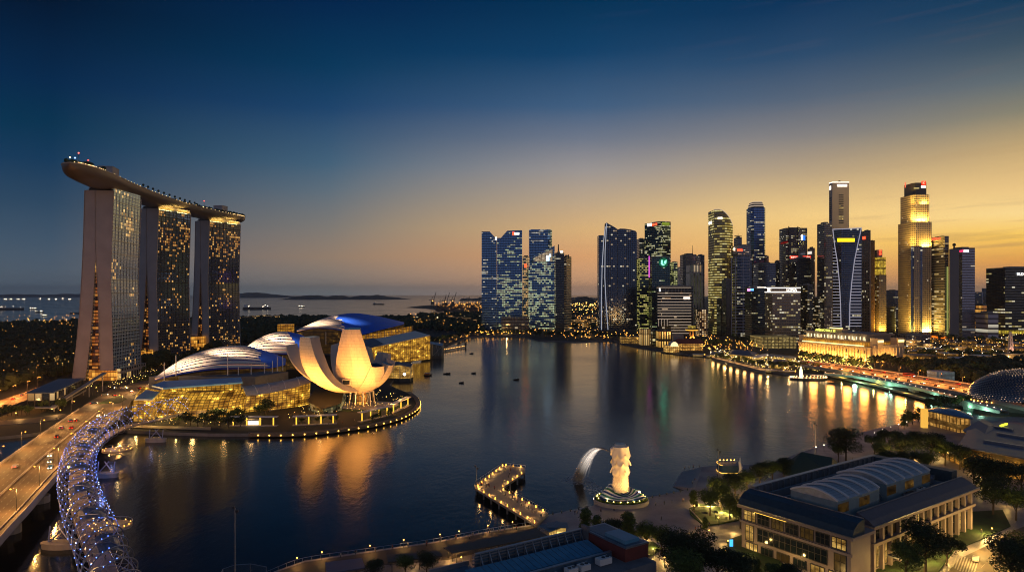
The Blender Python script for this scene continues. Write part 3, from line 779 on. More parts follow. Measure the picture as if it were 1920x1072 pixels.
# masts along the front of the halls
for k, (x, y0, y1, Y) in enumerate([(308,712,679,540),(330,708,666,545),(427,706,662,552),(447,704,687,556),(471,700,682,560),(496,698,680,566),(511,695,676,572),(520,690,669,578),(530,688,667,584),(575,662,640,700),(611,640,622,860)]):
    b, t = A(x, y0+6, Y), A(x, y1, Y); mb = MB(); mb.tube([b, t], [.45,.3], 6); o = mb.build('mast', M_white)
    tag(o, f'slender white mast rising before the ribbed roofs, {nth(k)} counting from the road end', 'mast', 'masts before the ribbed roofs')

# bowed glass front under a flat blue canopy
front = thing('glass_fronted_mall', 'bowed golden glass front under a flat blue canopy, facing the light-studded footbridge', 'shopping mall', (-262, 530, 2))
F_gold = glow_glass('golden_bowed_glass', '#b05c0c', '#ffc244', '#3a2808', 3.4, 1.7, 1.15, 12, .2, 1.0, lo=.10)
def ribbon(mb, a, b, mi=0, uvlen=True):                # wall between two polylines (lower a, upper b)
    u = 0
    for i in range(len(a)-1):
        L = (Vector(a[i+1])-Vector(a[i])).length
        mb.poly([a[i], a[i+1], b[i+1], b[i]], [(u, a[i][2]), (u+L, a[i+1][2]), (u+L, b[i+1][2]), (u, b[i][2])], mi); u += L
bot = [G(x, y, 2) for x, y in ((246,772),(270,779),(305,784),(345,786),(385,785),(425,781),(455,775),(470,768))]
def lift(P, back, z): return [Vector((p.x*(1) - 0, p.y+back, z)) for p in P]
mb = MB(); L0 = bot; L1 = lift(bot, 2, 8); L2 = lift(bot, 7, 14); L3 = lift(bot, 15, 19)
ribbon(mb, L0, L1); ribbon(mb, L1, L2); ribbon(mb, L2, L3); mb.build('glass_wall', F_gold, front)
mb = MB(); a = [A(304,724,533), A(360,723,528), A(452,721,530)]; b = [A(304,713,533), A(360,713,528), A(452,711,530)]
ribbon(mb, [p-Vector((0,0,4)) for p in a], b); mb.build('upper_glazing', F_gold, front)
mb = MB()
def slab_px(mb, pts, z0, z1, mi=0): mb.prism([(p.x, p.y) for p in pts], z0, z1, mi)
zr = 26.0
slab_px(mb, [G(x, y, zr) for x, y in ((285,722),(306,714),(452,707),(455,716),(306,727))], 25.0, zr); mb.build('canopy', plain('blue_canopy', (.22,.55,.85), .4, .1), front)
mb = MB(); slab_px(mb, [G(x, y, 18) for x, y in ((252,748),(276,728),(306,727),(286,748))], 17.2, 18); mb.build('side_roof', plain('grey_blue_canopy', (.4,.55,.75), .4, .1), front)
mb = MB(); wl = [G(x, y, 17) for x, y in ((250,750),(286,750),(306,730),(300,722))]
ribbon(mb, [Vector((p.x,p.y,2)) for p in wl], wl); mb.build('side_wall', F_gold, front)
mb = MB(); slab_px(mb, [Vector((-290,545,0)), Vector((-205,545,0)), Vector((-190,580,0)), Vector((-275,600,0))], 2, 24.5); mb.build('hall_block', M_concd, front)
# second stretch: grey barrel canopy with glazed wall under it
wing = thing('glazed_mall_wing', 'curving mall wing with a ribbed grey canopy over golden glazing', 'shopping mall', (-210, 560, 2))
ca = [A(450,724,520), A(480,721,528), A(515,716,538), A(550,709,550), A(575,702,562)]; cb = [A(462,741,508), A(490,738,514), A(522,732,522), A(556,724,532), A(582,716,545)]
mb = MB()
def vault(s, t): 
    p = curve(cb, s).lerp(curve(ca, s), t); p.z += 1.8*sin(pi*t); return p
mb.grid(vault, 24, 6); mb.grid(lambda s, t: vault(s, t)-Vector((0,0,.6)), 24, 6, flip=True); mb.build('canopy', plain('grey_canopy_sheet', (.5,.48,.46), .5, .1), wing, smooth=True)
mb = MB()
for i in range(6): mb.tube([vault(i/5, j/6)+Vector((0,0,.25)) for j in range(7)], .3, 4)
mb.build('canopy_ribs', M_white, wing)
mb = MB(); top = [curve(cb, i/12)-Vector((0,0,.5)) for i in range(13)]; ribbon(mb, [Vector((p.x, p.y-3, 3)) for p in top], [Vector((p.x,p.y-1.5,10)) for p in top]); ribbon(mb, [Vector((p.x,p.y-1.5,10)) for p in top], top)
mb.build('glass_wall', F_gold, wing)
# third stretch behind the petals
col = thing('colonnade_hall', 'long golden colonnade below the farthest ribbed roof', 'hall', (-200, 960, 2))
def wall_px(mb, xa, ya, Ya, xb, yb, Yb, h, mi=0):
    a, b = A(xa, ya, Ya), A(xb, yb, Yb); ribbon(mb, [a-Vector((0,0,h)), b-Vector((0,0,h))], [a, b])
mb = MB(); wall_px(mb, 668, 631, 905, 772, 611, 985, 18); mb.build('glass_wall', F_hall, col)
mb = MB()
for i in range(16):
    p = A(668,631,905).lerp(A(772,611,985), i/15); d = Vector((.6,-.9,0)).normalized()*3.5
    mb.beam(p+d+Vector((0,0,.5)), p+d*1.2-Vector((0,0,17)), .6, .6); 
    if i < 15:
        q = A(668,631,905).lerp(A(772,611,985), (i+.5)/15); mb.beam(p+d, q+d*1.3-Vector((0,0,9)), .4, .4)
mb.build('colonnade', plain('golden_column', (.6,.45,.25), .5, .1), col)
terr = MB()
a0, a1, b0, b1 = A(680,640,880), A(778,620,965), A(692,652,845), A(806,628,925)
terr.poly([a0, b0, b1, a1]); terr.poly([a0-Vector((0,0,.8)), a1-Vector((0,0,.8)), b1-Vector((0,0,.8)), b0-Vector((0,0,.8))]); terr.poly([b0, b0-Vector((0,0,.8)), b1-Vector((0,0,.8)), b1]); terr.build('canopy', M_rib, col)
mb = MB(); ribbon(mb, [Vector((b0.x,b0.y+3,2)), Vector((b1.x,b1.y+3,2))], [b0+Vector((0,3,-.9)), b1+Vector((0,3,-.9))]); mb.build('lower_glass_wall', F_gold, col)
mb = MB(); mb.poly([A(660,642,870), A(676,655,835), A(720,645,850), A(700,633,890)]); mb.build('entrance_canopy', M_roofgrey, col)
mb = MB(); slab_px(mb, [A(655,650,960), A(680,650,905), A(770,650,985), A(760,640,1090), A(600,640,1000)], 2, 30); mb.build('hall_block', M_concd, col)
o = MB(); o.box(xAt(520,900), 900, 2, xAt(545,900), 915, zAt(608,900)); o = o.build('framed_pavilion', F_hall); tag(o, 'small golden framed block between the trees behind the halls', 'building')

# ------------------------------------------------------------------ petal-shaped museum
def petal_mat():
    m, g = mat('petal_panel'); uv = g.new('ShaderNodeUVMap'); br = g.new('ShaderNodeTexBrick'); br.inputs['Scale'].default_value = .10; br.inputs['Mortar Size'].default_value = .02; br.inputs['Mortar Smooth'].default_value = .4
    br.inputs['Color1'].default_value = (.80,.72,.60,1); br.inputs['Color2'].default_value = (.77,.69,.57,1); br.inputs['Mortar'].default_value = (.62,.55,.45,1); g.link(uv.outputs[0], br.inputs['Vector'])
    bsdf(g, br.outputs[0], .5); return m
M_petal = petal_mat()
M_petalshade = plain('petal_side_shade', (.38,.37,.38), .5, .06, .12)  # greyer copy of the panel, shade of the unlit sides put into colour
mus = thing('petal_museum', 'giant museum of folded white petals lit amber, on the rounded promenade point', 'museum', (-118, 548, 2))
C0 = Vector((-120, 545, 14.5))
def petal(phi, R_, Ht, wmax, wtop, depth, th=1.45, skew=0, ex=1.0):
    o = Vector((cos(radians(phi)), sin(radians(phi)), 0)); sd = Vector((-o.y, o.x, 0)); N = 22
    out, inn = [], []
    def prof(s):
        a = s*th; r = 2 + (R_-2)*max(0, sin(a)/sin(min(th, pi/2)))**ex; z = (Ht)*(1-cos(a))/(1-cos(th)); return r, z
    rows = []
    for i in range(N+1):
        s = i/N; r, z = prof(s); r2, z2 = prof(min(1, s+.02)); r1, z1 = prof(max(0, s-.02)); t = Vector((r2-r1, z2-z1)).normalized(); nn = Vector((-t.y, t.x))  # inward/up normal
        w = wmax*(sin(pi*min(1, (s*.92+.10)))**.62) if s < .45 else None
        wm = wmax*(sin(pi*min(1, (.45*.92+.10)))**.62)
        if w is None: f = (s-.45)/.55; w = wm*(1-f**1.6) + wtop*f**1.6
        dp = depth*min(1, .25+1.1*s)
        base = C0 + o*r + Vector((0,0,z)) + sd*skew*s
        row = []
        for k in range(7):                              # outer convex face
            q = -1+2*k/6; row.append(base + sd*(w/2*q) - (o*nn.x*0 + Vector((0,0,0))) - (o*(-nn.x)*0) + (o*(-nn.x) + Vector((0,0,-nn.y)))*(w*.10*(1-q*q)))
        inw = o*nn.x + Vector((0,0,nn.y))
        a_, b_ = base + sd*(w*.30) + inw*dp, base - sd*(w*.30) + inw*dp
        rows.append((row, a_, b_))
    ob = MB(); sb = MB(); cp = MB()
    for i in range(N):
        (r0, a0, b0), (r1, a1, b1) = rows[i], rows[i+1]
        for k in range(6): ob.poly([r0[k], r0[k+1], r1[k+1], r1[k]])
        sb.poly([r0[6], a0, a1, r1[6]]); sb.poly([b0, r0[0], r1[0], b1]); sb.poly([a0, b0, b1, a1])
    r_, a_, b_ = rows[-1]; cp.poly(list(r_) + [a_, b_])
    pt_ = ob.build('petal', M_petal, mus, smooth=True); sb.build('petal_side', M_petalshade, pt_)
    cp.build('skylight', M_glassd, pt_)
    return rows
rows1 = petal(-95, 26, 49, 31, 13.5, 10, 1.35)
rows2 = petal(-128, 53, 44, 24, 12.5, 10, 1.54, ex=.72)
petal(-164, 57, 36, 20, 9, 8, 1.45)
petal(-48, 24, 20, 18, 12, 7, 1.2); petal(-12, 25, 20, 16, 10, 7, 1.2); petal(22, 26, 22, 16, 10, 7, 1.2); petal(58, 29, 26, 19, 10, 8, 1.2)
petal(98, 34, 30, 20, 11, 8, 1.25); petal(132, 42, 33, 20, 10, 8, 1.3)
# window hood low on the tallest petal
(r_, a_, b_) = rows1[9]; c = r_[2]; o = Vector((cos(radians(-95)), sin(radians(-95)), 0)); sdv = Vector((-o.y, o.x, 0))
mb = MB(); q = c + o*.6 - sdv*1; mb.box(q.x-3.4, q.y-1.8, q.z-2.2, q.x+3.4, q.y+2.0, q.z+2.4); w_ = mb.build('window_hood', M_petal, mus)
mb = MB(); mb.box(q.x-2.6, q.y-2.0, q.z-1.5, q.x+2.6, q.y-1.7, q.z+1.7); mb.build('window', M_glassd, w_)
mb = MB(); mb.tube([C0+Vector((0,0,-1.5)), C0+Vector((0,0,1.5))], [10, 5], 20); mb.build('bowl', M_petal, mus)
mb = MB()
for i in range(10):
    a = 2*pi*i/10; p = C0 + Vector((cos(a)*9, sin(a)*9, -1)); mb.tube([p, (p.x+cos(a)*1.5, p.y+sin(a)*1.5, 2)], [.8,.6], 6)
    q = 2*pi*(i+1)/10; mb.tube([(C0.x+cos(a)*6, C0.y+sin(a)*6, 13), (C0.x+cos(q)*6, C0.y+sin(q)*6, 2)], .22, 4); mb.tube([(C0.x+cos(q)*6, C0.y+sin(q)*6, 13), (C0.x+cos(a)*6, C0.y+sin(a)*6, 2)], .22, 4)
mb.build('column_cluster', M_steel, mus)
mb = MB(); mb.prism([(C0.x+4*cos(a*pi/6), C0.y+4*sin(a*pi/6)) for a in range(12)], 2, 13); mb.build('core', F_lobby, mus)
# faceted glass entrance beneath the petals
ent = thing('glass_entrance_pavilion', 'low faceted glass pavilion tucked under the petals', 'pavilion', (-140, 520, 2))
P = [G(578,768,2), G(606,776,2), G(640,770,2), G(648,752,2), G(610,742,2)]; mb = MB(); mb.prism([(p.x,p.y) for p in P], 2, 9, top=lambda x, y: 6+ (y-505)*.16); 
mb.build('glass_wall', facade('pavilion_glass', '#3c3a34', '#20241c', 2.2, 2.2, .5, '#8a9a70', '#ffd890', .45, .12, .12, .3, seed=21), ent)
mb = MB(); P2 = [p+(p-P[3])*.03 for p in P]; mb.prism([(p.x,p.y) for p in P2], lambda x, y: 6.05+(y-505)*.16, 9.6, top=lambda x, y: 6.5+(y-505)*.16); mb.build('roof', M_soil, ent)
for a, d, pw, aimz, sp in ((-100, 62, .8, 38, 46), (-86, 62, .8, 46, 46), (-122, 84, 1.1, 28, 46), (-134, 84, 1.1, 38, 46), (-52, 56, .45, 20, 56), (-165, 84, .18, 24, 50), (-20, 56, .3, 20, 56), (-128, 92, .8, 44, 42)):
    o = Vector((cos(radians(a)), sin(radians(a)), 0)); p = C0 + o*d; p.z = 2.8
    light('SPOT', p, 205000*pw, (1,.385,.07), mus, size=1.2, aim=C0+o*14+Vector((0,0,aimz-14)), spot=sp+15, blend=1)
bulbs('floodlight', E_gold, mus, [(C0.x+13*cos(pi*i/8), C0.y+13*sin(pi*i/8), 2.6) for i in range(16)], .5)
# garden and pond disc at the point
mb = MB(); mb.prism([(C0.x+34*cos(a*pi/16)+2, C0.y-6+27*sin(a*pi/16)) for a in range(32)], 2.0, 2.35); struct('lawn', mb, M_grass)
mb = MB(); mb.prism([(C0.x+26*cos(a*pi/16)+4, C0.y-4+19*sin(a*pi/16)) for a in range(32)], 2.35, 2.75); struct('path', mb, M_pave)
# ------------------------------------------------------------------ promenade edge
def along(P, step, start=0.0):
    """points every step metres along a polyline, with heading"""
    out = []; acc = -start
    for a, b in zip(P, P[1:]):
        L = (b-a).length; d = (b-a)/max(L, 1e-6)
        while acc <= L:
            if acc >= 0: out.append((a+d*acc, atan2(d.y, d.x)))
            acc += step
        acc -= L
    return out
edge = [G(x, y, 2) for x, y in far_shore[6:17]]
dk = thing('boardwalk', 'curved timber boardwalk edging the museum promontory, its rim dotted with round lights', 'boardwalk', tuple(edge[3]))
mb = MB()
def offs(P, d):
    o = []
    for i, p in enumerate(P):
        a, b = P[max(i-1,0)], P[min(i+1,len(P)-1)]; t = (b-a).normalized(); o.append(p + Vector((t.y, -t.x, 0))*d)
    return o
def smoothP(P, k=6): return [curve(P, i/((len(P)-1)*k)) for i in range((len(P)-1)*k+1)]
es_ = smoothP(edge[1:]); out_ = offs(es_, 3.5)
for i in range(len(es_)-1):
    a, b, c, d = es_[i], es_[i+1], out_[i+1], out_[i]; up = Vector((0,0,.3)); dn = Vector((0,0,-1.3))
    mb.poly([a+up, b+up, c+up, d+up][::-1]); mb.poly([d+dn, c+dn, c+up, d+up][::1]); mb.poly([d+dn, a+dn, b+dn, c+dn])
mb.build('deck', M_wood, dk)
mb = MB(); mb.tube([p+Vector((0,0,1.3)) for p in offs(es_, 3.2)], .06, 4)
for p, h in along(offs(es_, 3.2), 6): mb.tube([p+Vector((0,0,.3)), p+Vector((0,0,1.3))], .05, 4)
mb.build('railing', M_steel, dk)
pts = along(offs(es_, 3.62), 7.2, 1)
b0 = MB(); b0.ball((0,0,0), .42, 6, 4); b0 = b0.build('rim_light', emit('rim_bulb', '#ffc04a', 8.0), None)
tag(b0, 'x', 'light', 'round lights on the curved boardwalk rim')
for k, (p, h) in enumerate(pts):
    o = b0 if k == 0 else b0.copy()
    if k: COL.objects.link(o)
    o.location = (p.x, p.y, 1.6); o['label'] = f'round amber light on the curved boardwalk rim, {nth(k)} from the footbridge end'
# walkway lights and low wall nearer the footbridge
mb = MB(); q = [G(x, y, 2.6) for x, y in ((236,800),(300,803),(395,806))]; q2 = [G(x, y, 2.6) for x, y in ((236,795),(300,798),(395,800))]
for i in range(2): mb.poly([q[i], q[i+1], q2[i+1], q2[i]])
struct('promenade', mb, plain('sandy_paving', (.42,.33,.2), .7, .1, .3))
for k, x in enumerate((255,290,330,370)): light('POINT', G(x, 799, 2)+Vector((0,0,4)), 900, (1,.62,.2), None, .3)

# pergolas with lit posts
def pergola(pxs, py0, h, label, n=4):
    a, b = G(pxs[0], py0[0], 2.3), G(pxs[1], py0[1], 2.3); r = thing('pergola', label, 'pergola', tuple((a+b)/2), 'pergolas with lit posts on the promenade')
    d = (b-a).normalized(); s = Vector((-d.y, d.x, 0)); e = d*2.5
    mb = MB(); c = [(a-e-s*2).xy, (b+e-s*2).xy, (b+e+s*2.2).xy, (a-e+s*2.2).xy]; mb.prism([tuple(v) for v in c], 2.3+h, 2.3+h+.5); mb.build('canopy', M_white, r)
    mb = MB(); mb.prism([tuple(v) for v in c], 2.0, 2.32); mb.build('plinth', M_conc, r)
    for i in range(n):
        p = a.lerp(b, i/(n-1)); mb = MB(); mb.box(p.x-.35, p.y-.35, 2.3, p.x+.35, p.y+.35, 2.3+h); po = mb.build('post', M_conc, r)
        ls = MB(); ls.box(p.x-.42, p.y-.5, 2.5, p.x+.42, p.y-.36, 2.3+h-.3); ls.build('light_strip', emit('post_uplight_glow', '#ffc640', 1.6), po)  # added glowing strip stands for the uplight on the post
    return r
pergola((438,513), (797,797), 5.5, 'pergola beside the shining white kiosk, nearest the light-studded footbridge')
pergola((556,625), (796,793), 5.5, 'long pergola with lit posts below the faceted glass pavilion')
pergola((679,726), (789,778), 6.0, 'pergola with lit posts right of the museum columns')
pergola((738,765), (772,759), 6.0, 'pergola at the very tip of the rounded promontory', 3)
kp = G(477, 796, 2.3); mb = MB(); mb.box(kp.x-4, kp.y-2, 2.3, kp.x+4, kp.y+2, 5.6); k_ = thing('kiosk', 'small brightly lit white kiosk under the nearest pergola', 'kiosk', tuple(kp)); mb.build('wall', M_white, k_)
mb = MB(); mb.box(kp.x-3.5, kp.y-2.12, 2.7, kp.x+3.5, kp.y-2.02, 5.2); mb.build('lit_window', emit('kiosk_window', '#ffe2b0', 3.0), k_)
mb = MB(); mb.box(kp.x-4.4, kp.y-2.5, 5.6, kp.x+4.4, kp.y+2.4, 5.95); mb.build('roof', M_white, k_)
# ramped terrace behind the pergolas
mb = MB(); p = [G(x, y, 2.3) for x, y in ((505,770),(560,760),(585,752),(580,745),(540,752),(500,762))]; mb.prism([(v.x, v.y) for v in p], 2, 7.5); tag(mb.build('terrace', M_conc), 'pale raised terrace walk below the glazed mall wing', 'terrace')

# ------------------------------------------------------------------ crystal pavilions in the water
def crystal(px0, px1, pyw, pyt, depth, label, gm, rm, lit):
    D = H*F/(pyw-HY); x0, x1 = xAt(px0, D), xAt(px1, D); w = x1-x0; ht = zAt(pyt, D); xm = (x0+x1)/2
    r = thing('faceted_pavilion', label, 'pavilion', (xm, D+depth/2, 0), 'faceted glass pavilions standing in the water')
    b = MB(); ft = [(x0+w*.04, D+3), (x0+w*.55, D), (x1-w*.06, D+2), (x1, D+depth*.6), (x1-w*.2, D+depth), (x0+w*.1, D+depth*.9)]
    b.prism(ft, -1, 3.6); b.build('hull_base', M_dark, r)
    g_ = MB(); n = len(ft); cx, cy = xm, D+depth/2
    mid = [(cx+(x-cx)*1.02, cy+(y-cy)*1.0, 3.6) for x, y in ft]; top = [(cx+(x-cx)*(.96 if i % 2 else 1.06), cy+(y-cy)*.95, ht*(.78 + (.10 if i % 2 else -.04))) for i, (x, y) in enumerate(ft)]
    u = 0
    for i in range(n):
        j = (i+1) % n; L = hypot(mid[j][0]-mid[i][0], mid[j][1]-mid[i][1])
        g_.poly([mid[i], mid[j], top[j]], [(u,3),(u+L,3),(u+L,18)]); g_.poly([mid[i], top[j], top[i]], [(u,3),(u+L,18),(u,18)]); u += L
    g_.build('glass_wall', gm, r)
    rf = MB(); ap = (cx-w*.12, cy, ht)
    for i in range(n): rf.poly([top[i], top[(i+1) % n], ap])
    rf.build('roof', rm, r)
    br = MB()
    for i in range(n):
        j = (i+1) % n; br.tube([mid[i], top[j]], .22, 4); br.tube([mid[i], top[i]], .22, 4); br.tube([top[i], top[j]], .22, 4)
        for k in (.33, .66): br.tube([Vector(mid[i]).lerp(Vector(mid[j]), k), Vector(top[i]).lerp(Vector(top[j]), 1-k)], .12, 4)
    br.build('bracing', M_steel, r)
    return r
F_cry = glow_glass('amber_crystal_glass', '#c07820', '#ffc860', '#3a2a12', 2.5, 2.5, .8, 31, .12, .2)
F_cryd = glow_glass('dark_crystal_glass', '#203040', '#4a6478', '#202c36', 3, 3, .05, 33, .12, .1)
crystal(722, 771, 716, 679, 22, 'faceted glass pavilion glowing amber in the water beside the museum', F_cry, M_roofgrey, True)
crystal(788, 830, 672, 641, 26, 'dark faceted glass pavilion standing in the bay beyond the museum', F_cryd, plain('pale_blue_glass_roof', (.30,.42,.50), .25, .1, .2), False)
fl = G(760, 700, 12); mb = MB(); mb.ball(tuple(fl+Vector((0,-6,0))), 1.4, 6, 4); o = mb.build('floodlight', emit('flare', '#fff0c8', 12.0)); tag(o, 'bright white floodlight on the amber pavilion in the water', 'floodlight')
# jetty with lamps behind the dark pavilion
jt = thing('jetty', 'low lamp-lined jetty reaching into the bay beyond the dark pavilion', 'jetty', tuple(G(850, 652, 2)))
mb = MB(); a, b = G(828, 657, 2.5), G(873, 649, 2.5); mb.beam(a, b, 6, .8); mb.build('deck', M_wood, jt)
mb = MB()
for i in range(7): p = a.lerp(b, i/6); mb.tube([(p.x,p.y,-1),(p.x,p.y,2.3)], .6, 6)
mb.build('pile_row', M_dark, jt)
bulbs('deck_light', emit('jetty_bulb', '#ffb45a', 6.0), jt, [a.lerp(b, i/15)+Vector((0,-2.6,1.2)) for i in range(16)], .6)
p = G(873, 652, 0); mb = MB(); mb.tube([(p.x,p.y,-1),(p.x,p.y,9)], 1.0, 6); mb.tube([(p.x,p.y,5),(p.x,p.y,8)], 2.0, 6); tag(mb.build('mooring_dolphin', M_dark), 'dark mooring post at the end of the lamp-lined jetty', 'mooring post')

# ------------------------------------------------------------------ double-helix footbridge
hp = [(222,1160,8),(206,1105,8),(190,1055,8),(171,1012,8),(156,972,8),(146,932,8),(145,897,8),(153,864,8),(173,836,8),(205,813,8),(247,797,8),(292,787,8),(345,777,7)]
HP = [G(x, y, z) for x, y, z in hp]; HPc = [curve(HP, i/320) for i in range(321)]
for p in HPc: p.z = 8
cum = [0]
for a, b in zip(HPc, HPc[1:]): cum.append(cum[-1] + (b-a).length)
LH = cum[-1]
def hat(s):
    s = min(max(s, 0), LH); i = 0
    import bisect
    i = min(max(bisect.bisect_right(cum, s)-1, 0), len(HPc)-2); f = (s-cum[i])/(cum[i+1]-cum[i]); p = HPc[i].lerp(HPc[i+1], f)
    a, b = HPc[max(i-2,0)], HPc[min(i+3,len(HPc)-1)]; d = (b-a); d.z = 0; d.normalize(); return p, d, Vector((-d.y, d.x, 0))
hx = thing('helix_footbridge', 'curving footbridge wrapped in steel spirals studded with blue lights', 'footbridge', tuple(HPc[160]))
RO, RI, PITCH = 6.9, 5.7, 42.0
NS = 4
M_helix = plain('polished_steel_tube', (.24,.28,.46), .35, .05, 1, metal=.5)
def hpos(s, ph, r):
    p, d, n = hat(s); return p + Vector((0,0,4.6)) + n*(r*cos(ph)) + Vector((0,0,r*sin(ph)))
def helix_strand(k, N, r, hand, rad, step=1.3):
    P = []; s = 0
    while s <= LH: P.append(hpos(s, hand*2*pi*s/PITCH + 2*pi*k/N, r)); s += step
    return P
for k in range(NS):
    P = helix_strand(k, NS, RO, 1, .17); mb = MB(); mb.tube(P, .2, 5); mb.build('outer_spiral', M_helix, hx, smooth=True)
for k in range(NS):
    P = helix_strand(k, NS, RI, -1, .12, 1.8); mb = MB(); mb.tube(P, .12, 4); mb.build('inner_spiral', M_helix, hx)
lb, lw = MB(), MB(); s = 0
for k in range(NS):
    s = 0
    while s < LH:
        ph = 2*pi*s/PITCH + 2*pi*k/NS
        if sin(ph) > -.12 and R.random() < .94 and not (s < 62 and cos(ph) < -.2):
            p = hpos(s, ph, RO+.28); (lb if R.random() < .92 else lw).octa(tuple(p), .17)
        s += 1.6
tag(lb.build('blue_leds', emit('blue_led', '#5f86ff', 5.5), hx), kind='stuff'); tag(lw.build('white_leds', emit('white_led', '#cfe0ff', 7.0), hx), kind='stuff')
st = MB(); s = 2
while s < LH:
    for k in range(NS):
        ph = 2*pi*s/PITCH + 2*pi*k/NS; st.tube([hpos(s, ph, RO), hpos(s+3, -2*pi*(s+3)/PITCH + 2*pi*((k*2) % NS)/NS, RI)], .05, 3)
    s += 6.5
tag(st.build('strut', M_helix, hx), kind='stuff')
dkb = MB()
for i in range(0, 320):
    a, b = HPc[i], HPc[i+1]; _, _, n0 = hat(cum[i]); _, _, n1 = hat(cum[i+1]); w = 3.1
    for z0, z1 in ((0, -.5),):
        dkb.poly([a-n0*w, b-n1*w, b+n1*w, a+n0*w]); dn = Vector((0,0,-.5)); dkb.poly([a-n0*w+dn, a+n0*w+dn, b+n1*w+dn, b-n1*w+dn])
        dkb.poly([a-n0*w, a-n0*w+dn, b-n1*w+dn, b-n1*w]); dkb.poly([a+n0*w, b+n1*w, b+n1*w+dn, a+n0*w+dn])
dkb.build('deck', plain('bridge_planks', (.26,.20,.17), .6, .15, .6), hx)
rl = MB()
for sd in (-1, 1): rl.tube([HPc[i] + hat(cum[i])[2]*3.0*sd + Vector((0,0,1.2)) for i in range(0, 321, 4)], .06, 4)
rl.build('railing', M_steel, hx)
wl = MB(); s = 3
while s < LH:
    p, d, n = hat(s); sd = 1 if int(s/4.5) % 2 else -1; q = p + n*2.7*sd; wl.octa((q.x, q.y, 9.0), .18); s += 8
tag(wl.build('deck_lights', emit('deck_bulb_warm', '#ffc878', 9.0), hx), kind='stuff')
# canopy panels over parts of the deck
for s0, s1 in ((24, 40), (60, 74), (96, 110), (136, 150), (182, 194), (222, 236)):
    mb = MB()
    def cn(a, b, s0=s0, s1=s1):
        ph = pi*.28 + pi*.44*b; return hpos(s0+(s1-s0)*a, ph, 5.6)
    mb.grid(cn, 8, 5); mb.build('canopy_panel', plain('canopy_mesh', (.10,.13,.20), .35, .1), hx)
for i in range(9):
    p, d, n = hat(14+i*LH/9.2); light('POINT', p+Vector((0,0,4.5)), 170, (1,.72,.42) if i % 3 == 0 else (.35,.42,1), hx, .3)
for s_ in (60, 120, 185, 240): p, d, n = hat(s_); light('POINT', p - n*9 + Vector((0,0,2)), 1500, (.12,.25,1), hx, .5)
# oval viewing pods
def pod(px, py, rx, ry, lab):
    c = G(px, py, 7.8); ang = 0
    o = MB(); P = [(c.x+rx*cos(a*pi/16), c.y+ry*sin(a*pi/16)) for a in range(32)]; o.prism(P, 7.0, 7.85); q = o.build('viewing_pod', plain('pod_deck', (.34,.26,.18), .6, .1, .6), hx); q['label'] = lab
    r_ = MB(); r_.tube([(x, y, 9.1) for x, y in P], .09, 4, closed=True)
    for x, y in P[::2]: r_.tube([(x,y,7.8),(x,y,9.1)], .05, 4)
    r_.build('railing', M_steel, q)
    bulbs('pod_light', E_warm, q, [(c.x+(x-c.x)*.92, c.y+(y-c.y)*.92, 8.3) for x, y in P[::3]] + [(c.x+R.uniform(-.5,.5)*rx, c.y+R.uniform(-.5,.5)*ry, 8.2) for k in range(5)], .18); light('POINT', c+Vector((0,0,3)), 380, (1,.66,.28), hx, .3)
pod(207, 984, 7.2, 6.0, 'oval viewing pod beside the widest bend near the camera'); pod(220, 842, 7.5, 6.5, 'oval viewing pod halfway along the footbridge'); pod(172, 1120, 6, 6, 'oval viewing pod at the near end')
def vpier(px, py, s_, lab):
    c = G(px, py, 1.2); p, d, n = hat(s_); q = thing('bridge_pier', lab, 'bridge pier', tuple(c), 'concrete pontoon piers of the footbridge')
    mb = MB(); mb.prism([(c.x+6.5*cos(a*pi/8), c.y+2.6*sin(a*pi/8)) for a in range(16)], -1, 1.6); mb.prism([(c.x+6.8*cos(a*pi/8), c.y+2.8*sin(a*pi/8)) for a in range(16)], 1.6, 2.1); mb.build('pile_cap', M_conc, q)
    for a, b in ((-4, -4.5), (-3.6, 1.2), (3.6, -1.2), (4, 4.5)):
        mb = MB(); mb.tube([(c.x+a, c.y, 2), (c.x+b*.9, c.y+1, 7.4)], .28, 6); mb.build('strut', M_helix, q)
vpier(292, 824, 250, 'oval concrete pier with four struts at the mall end of the footbridge'); vpier(198, 889, 130, 'oval concrete pier beside the midpoint viewing pod'); vpier(112, 1020, 90, 'concrete pier left of the footbridge nearest the camera')

# ------------------------------------------------------------------ road bridge at the left
zb = 10.0
rb = thing('road_bridge', 'wide lamp-lit road bridge running beside the footbridge to the hotel towers', 'bridge', tuple(G(100, 900, zb)))
RE = [G(-80,1120,zb), G(0,1012,zb), G(58,948,zb), G(115,883,zb), G(175,822,zb), G(238,763,zb)]
LE = []
for i, p in enumerate(RE):
    a, b = RE[max(i-1,0)], RE[min(i+1,len(RE)-1)]; t_ = (b-a).normalized(); LE.append(p + Vector((-t_.y, t_.x, 0))*29.5)
RE = smoothP(RE, 5); LE = smoothP(LE, 5)
mb = MB()
for i in range(len(RE)-1): mb.poly([RE[i], RE[i+1], LE[i+1], LE[i]])
M_rbr = plain('lamp_tinted_asphalt', (.115,.085,.062), .7, .25, .12, bump=.05)  # warm lamp glow put into the asphalt's base colour
mb.build('roadway', M_rbr, rb)
def strip(P, Q, f0, f1, z, mb, i0=0, i1=None):
    for i in range(i0, (i1 or len(P)-1)):
        a, b, c, d = P[i].lerp(Q[i], f0), P[i+1].lerp(Q[i+1], f0), P[i+1].lerp(Q[i+1], f1), P[i].lerp(Q[i], f1)
        mb.poly([(v.x, v.y, zb+z) for v in (a, b, c, d)])
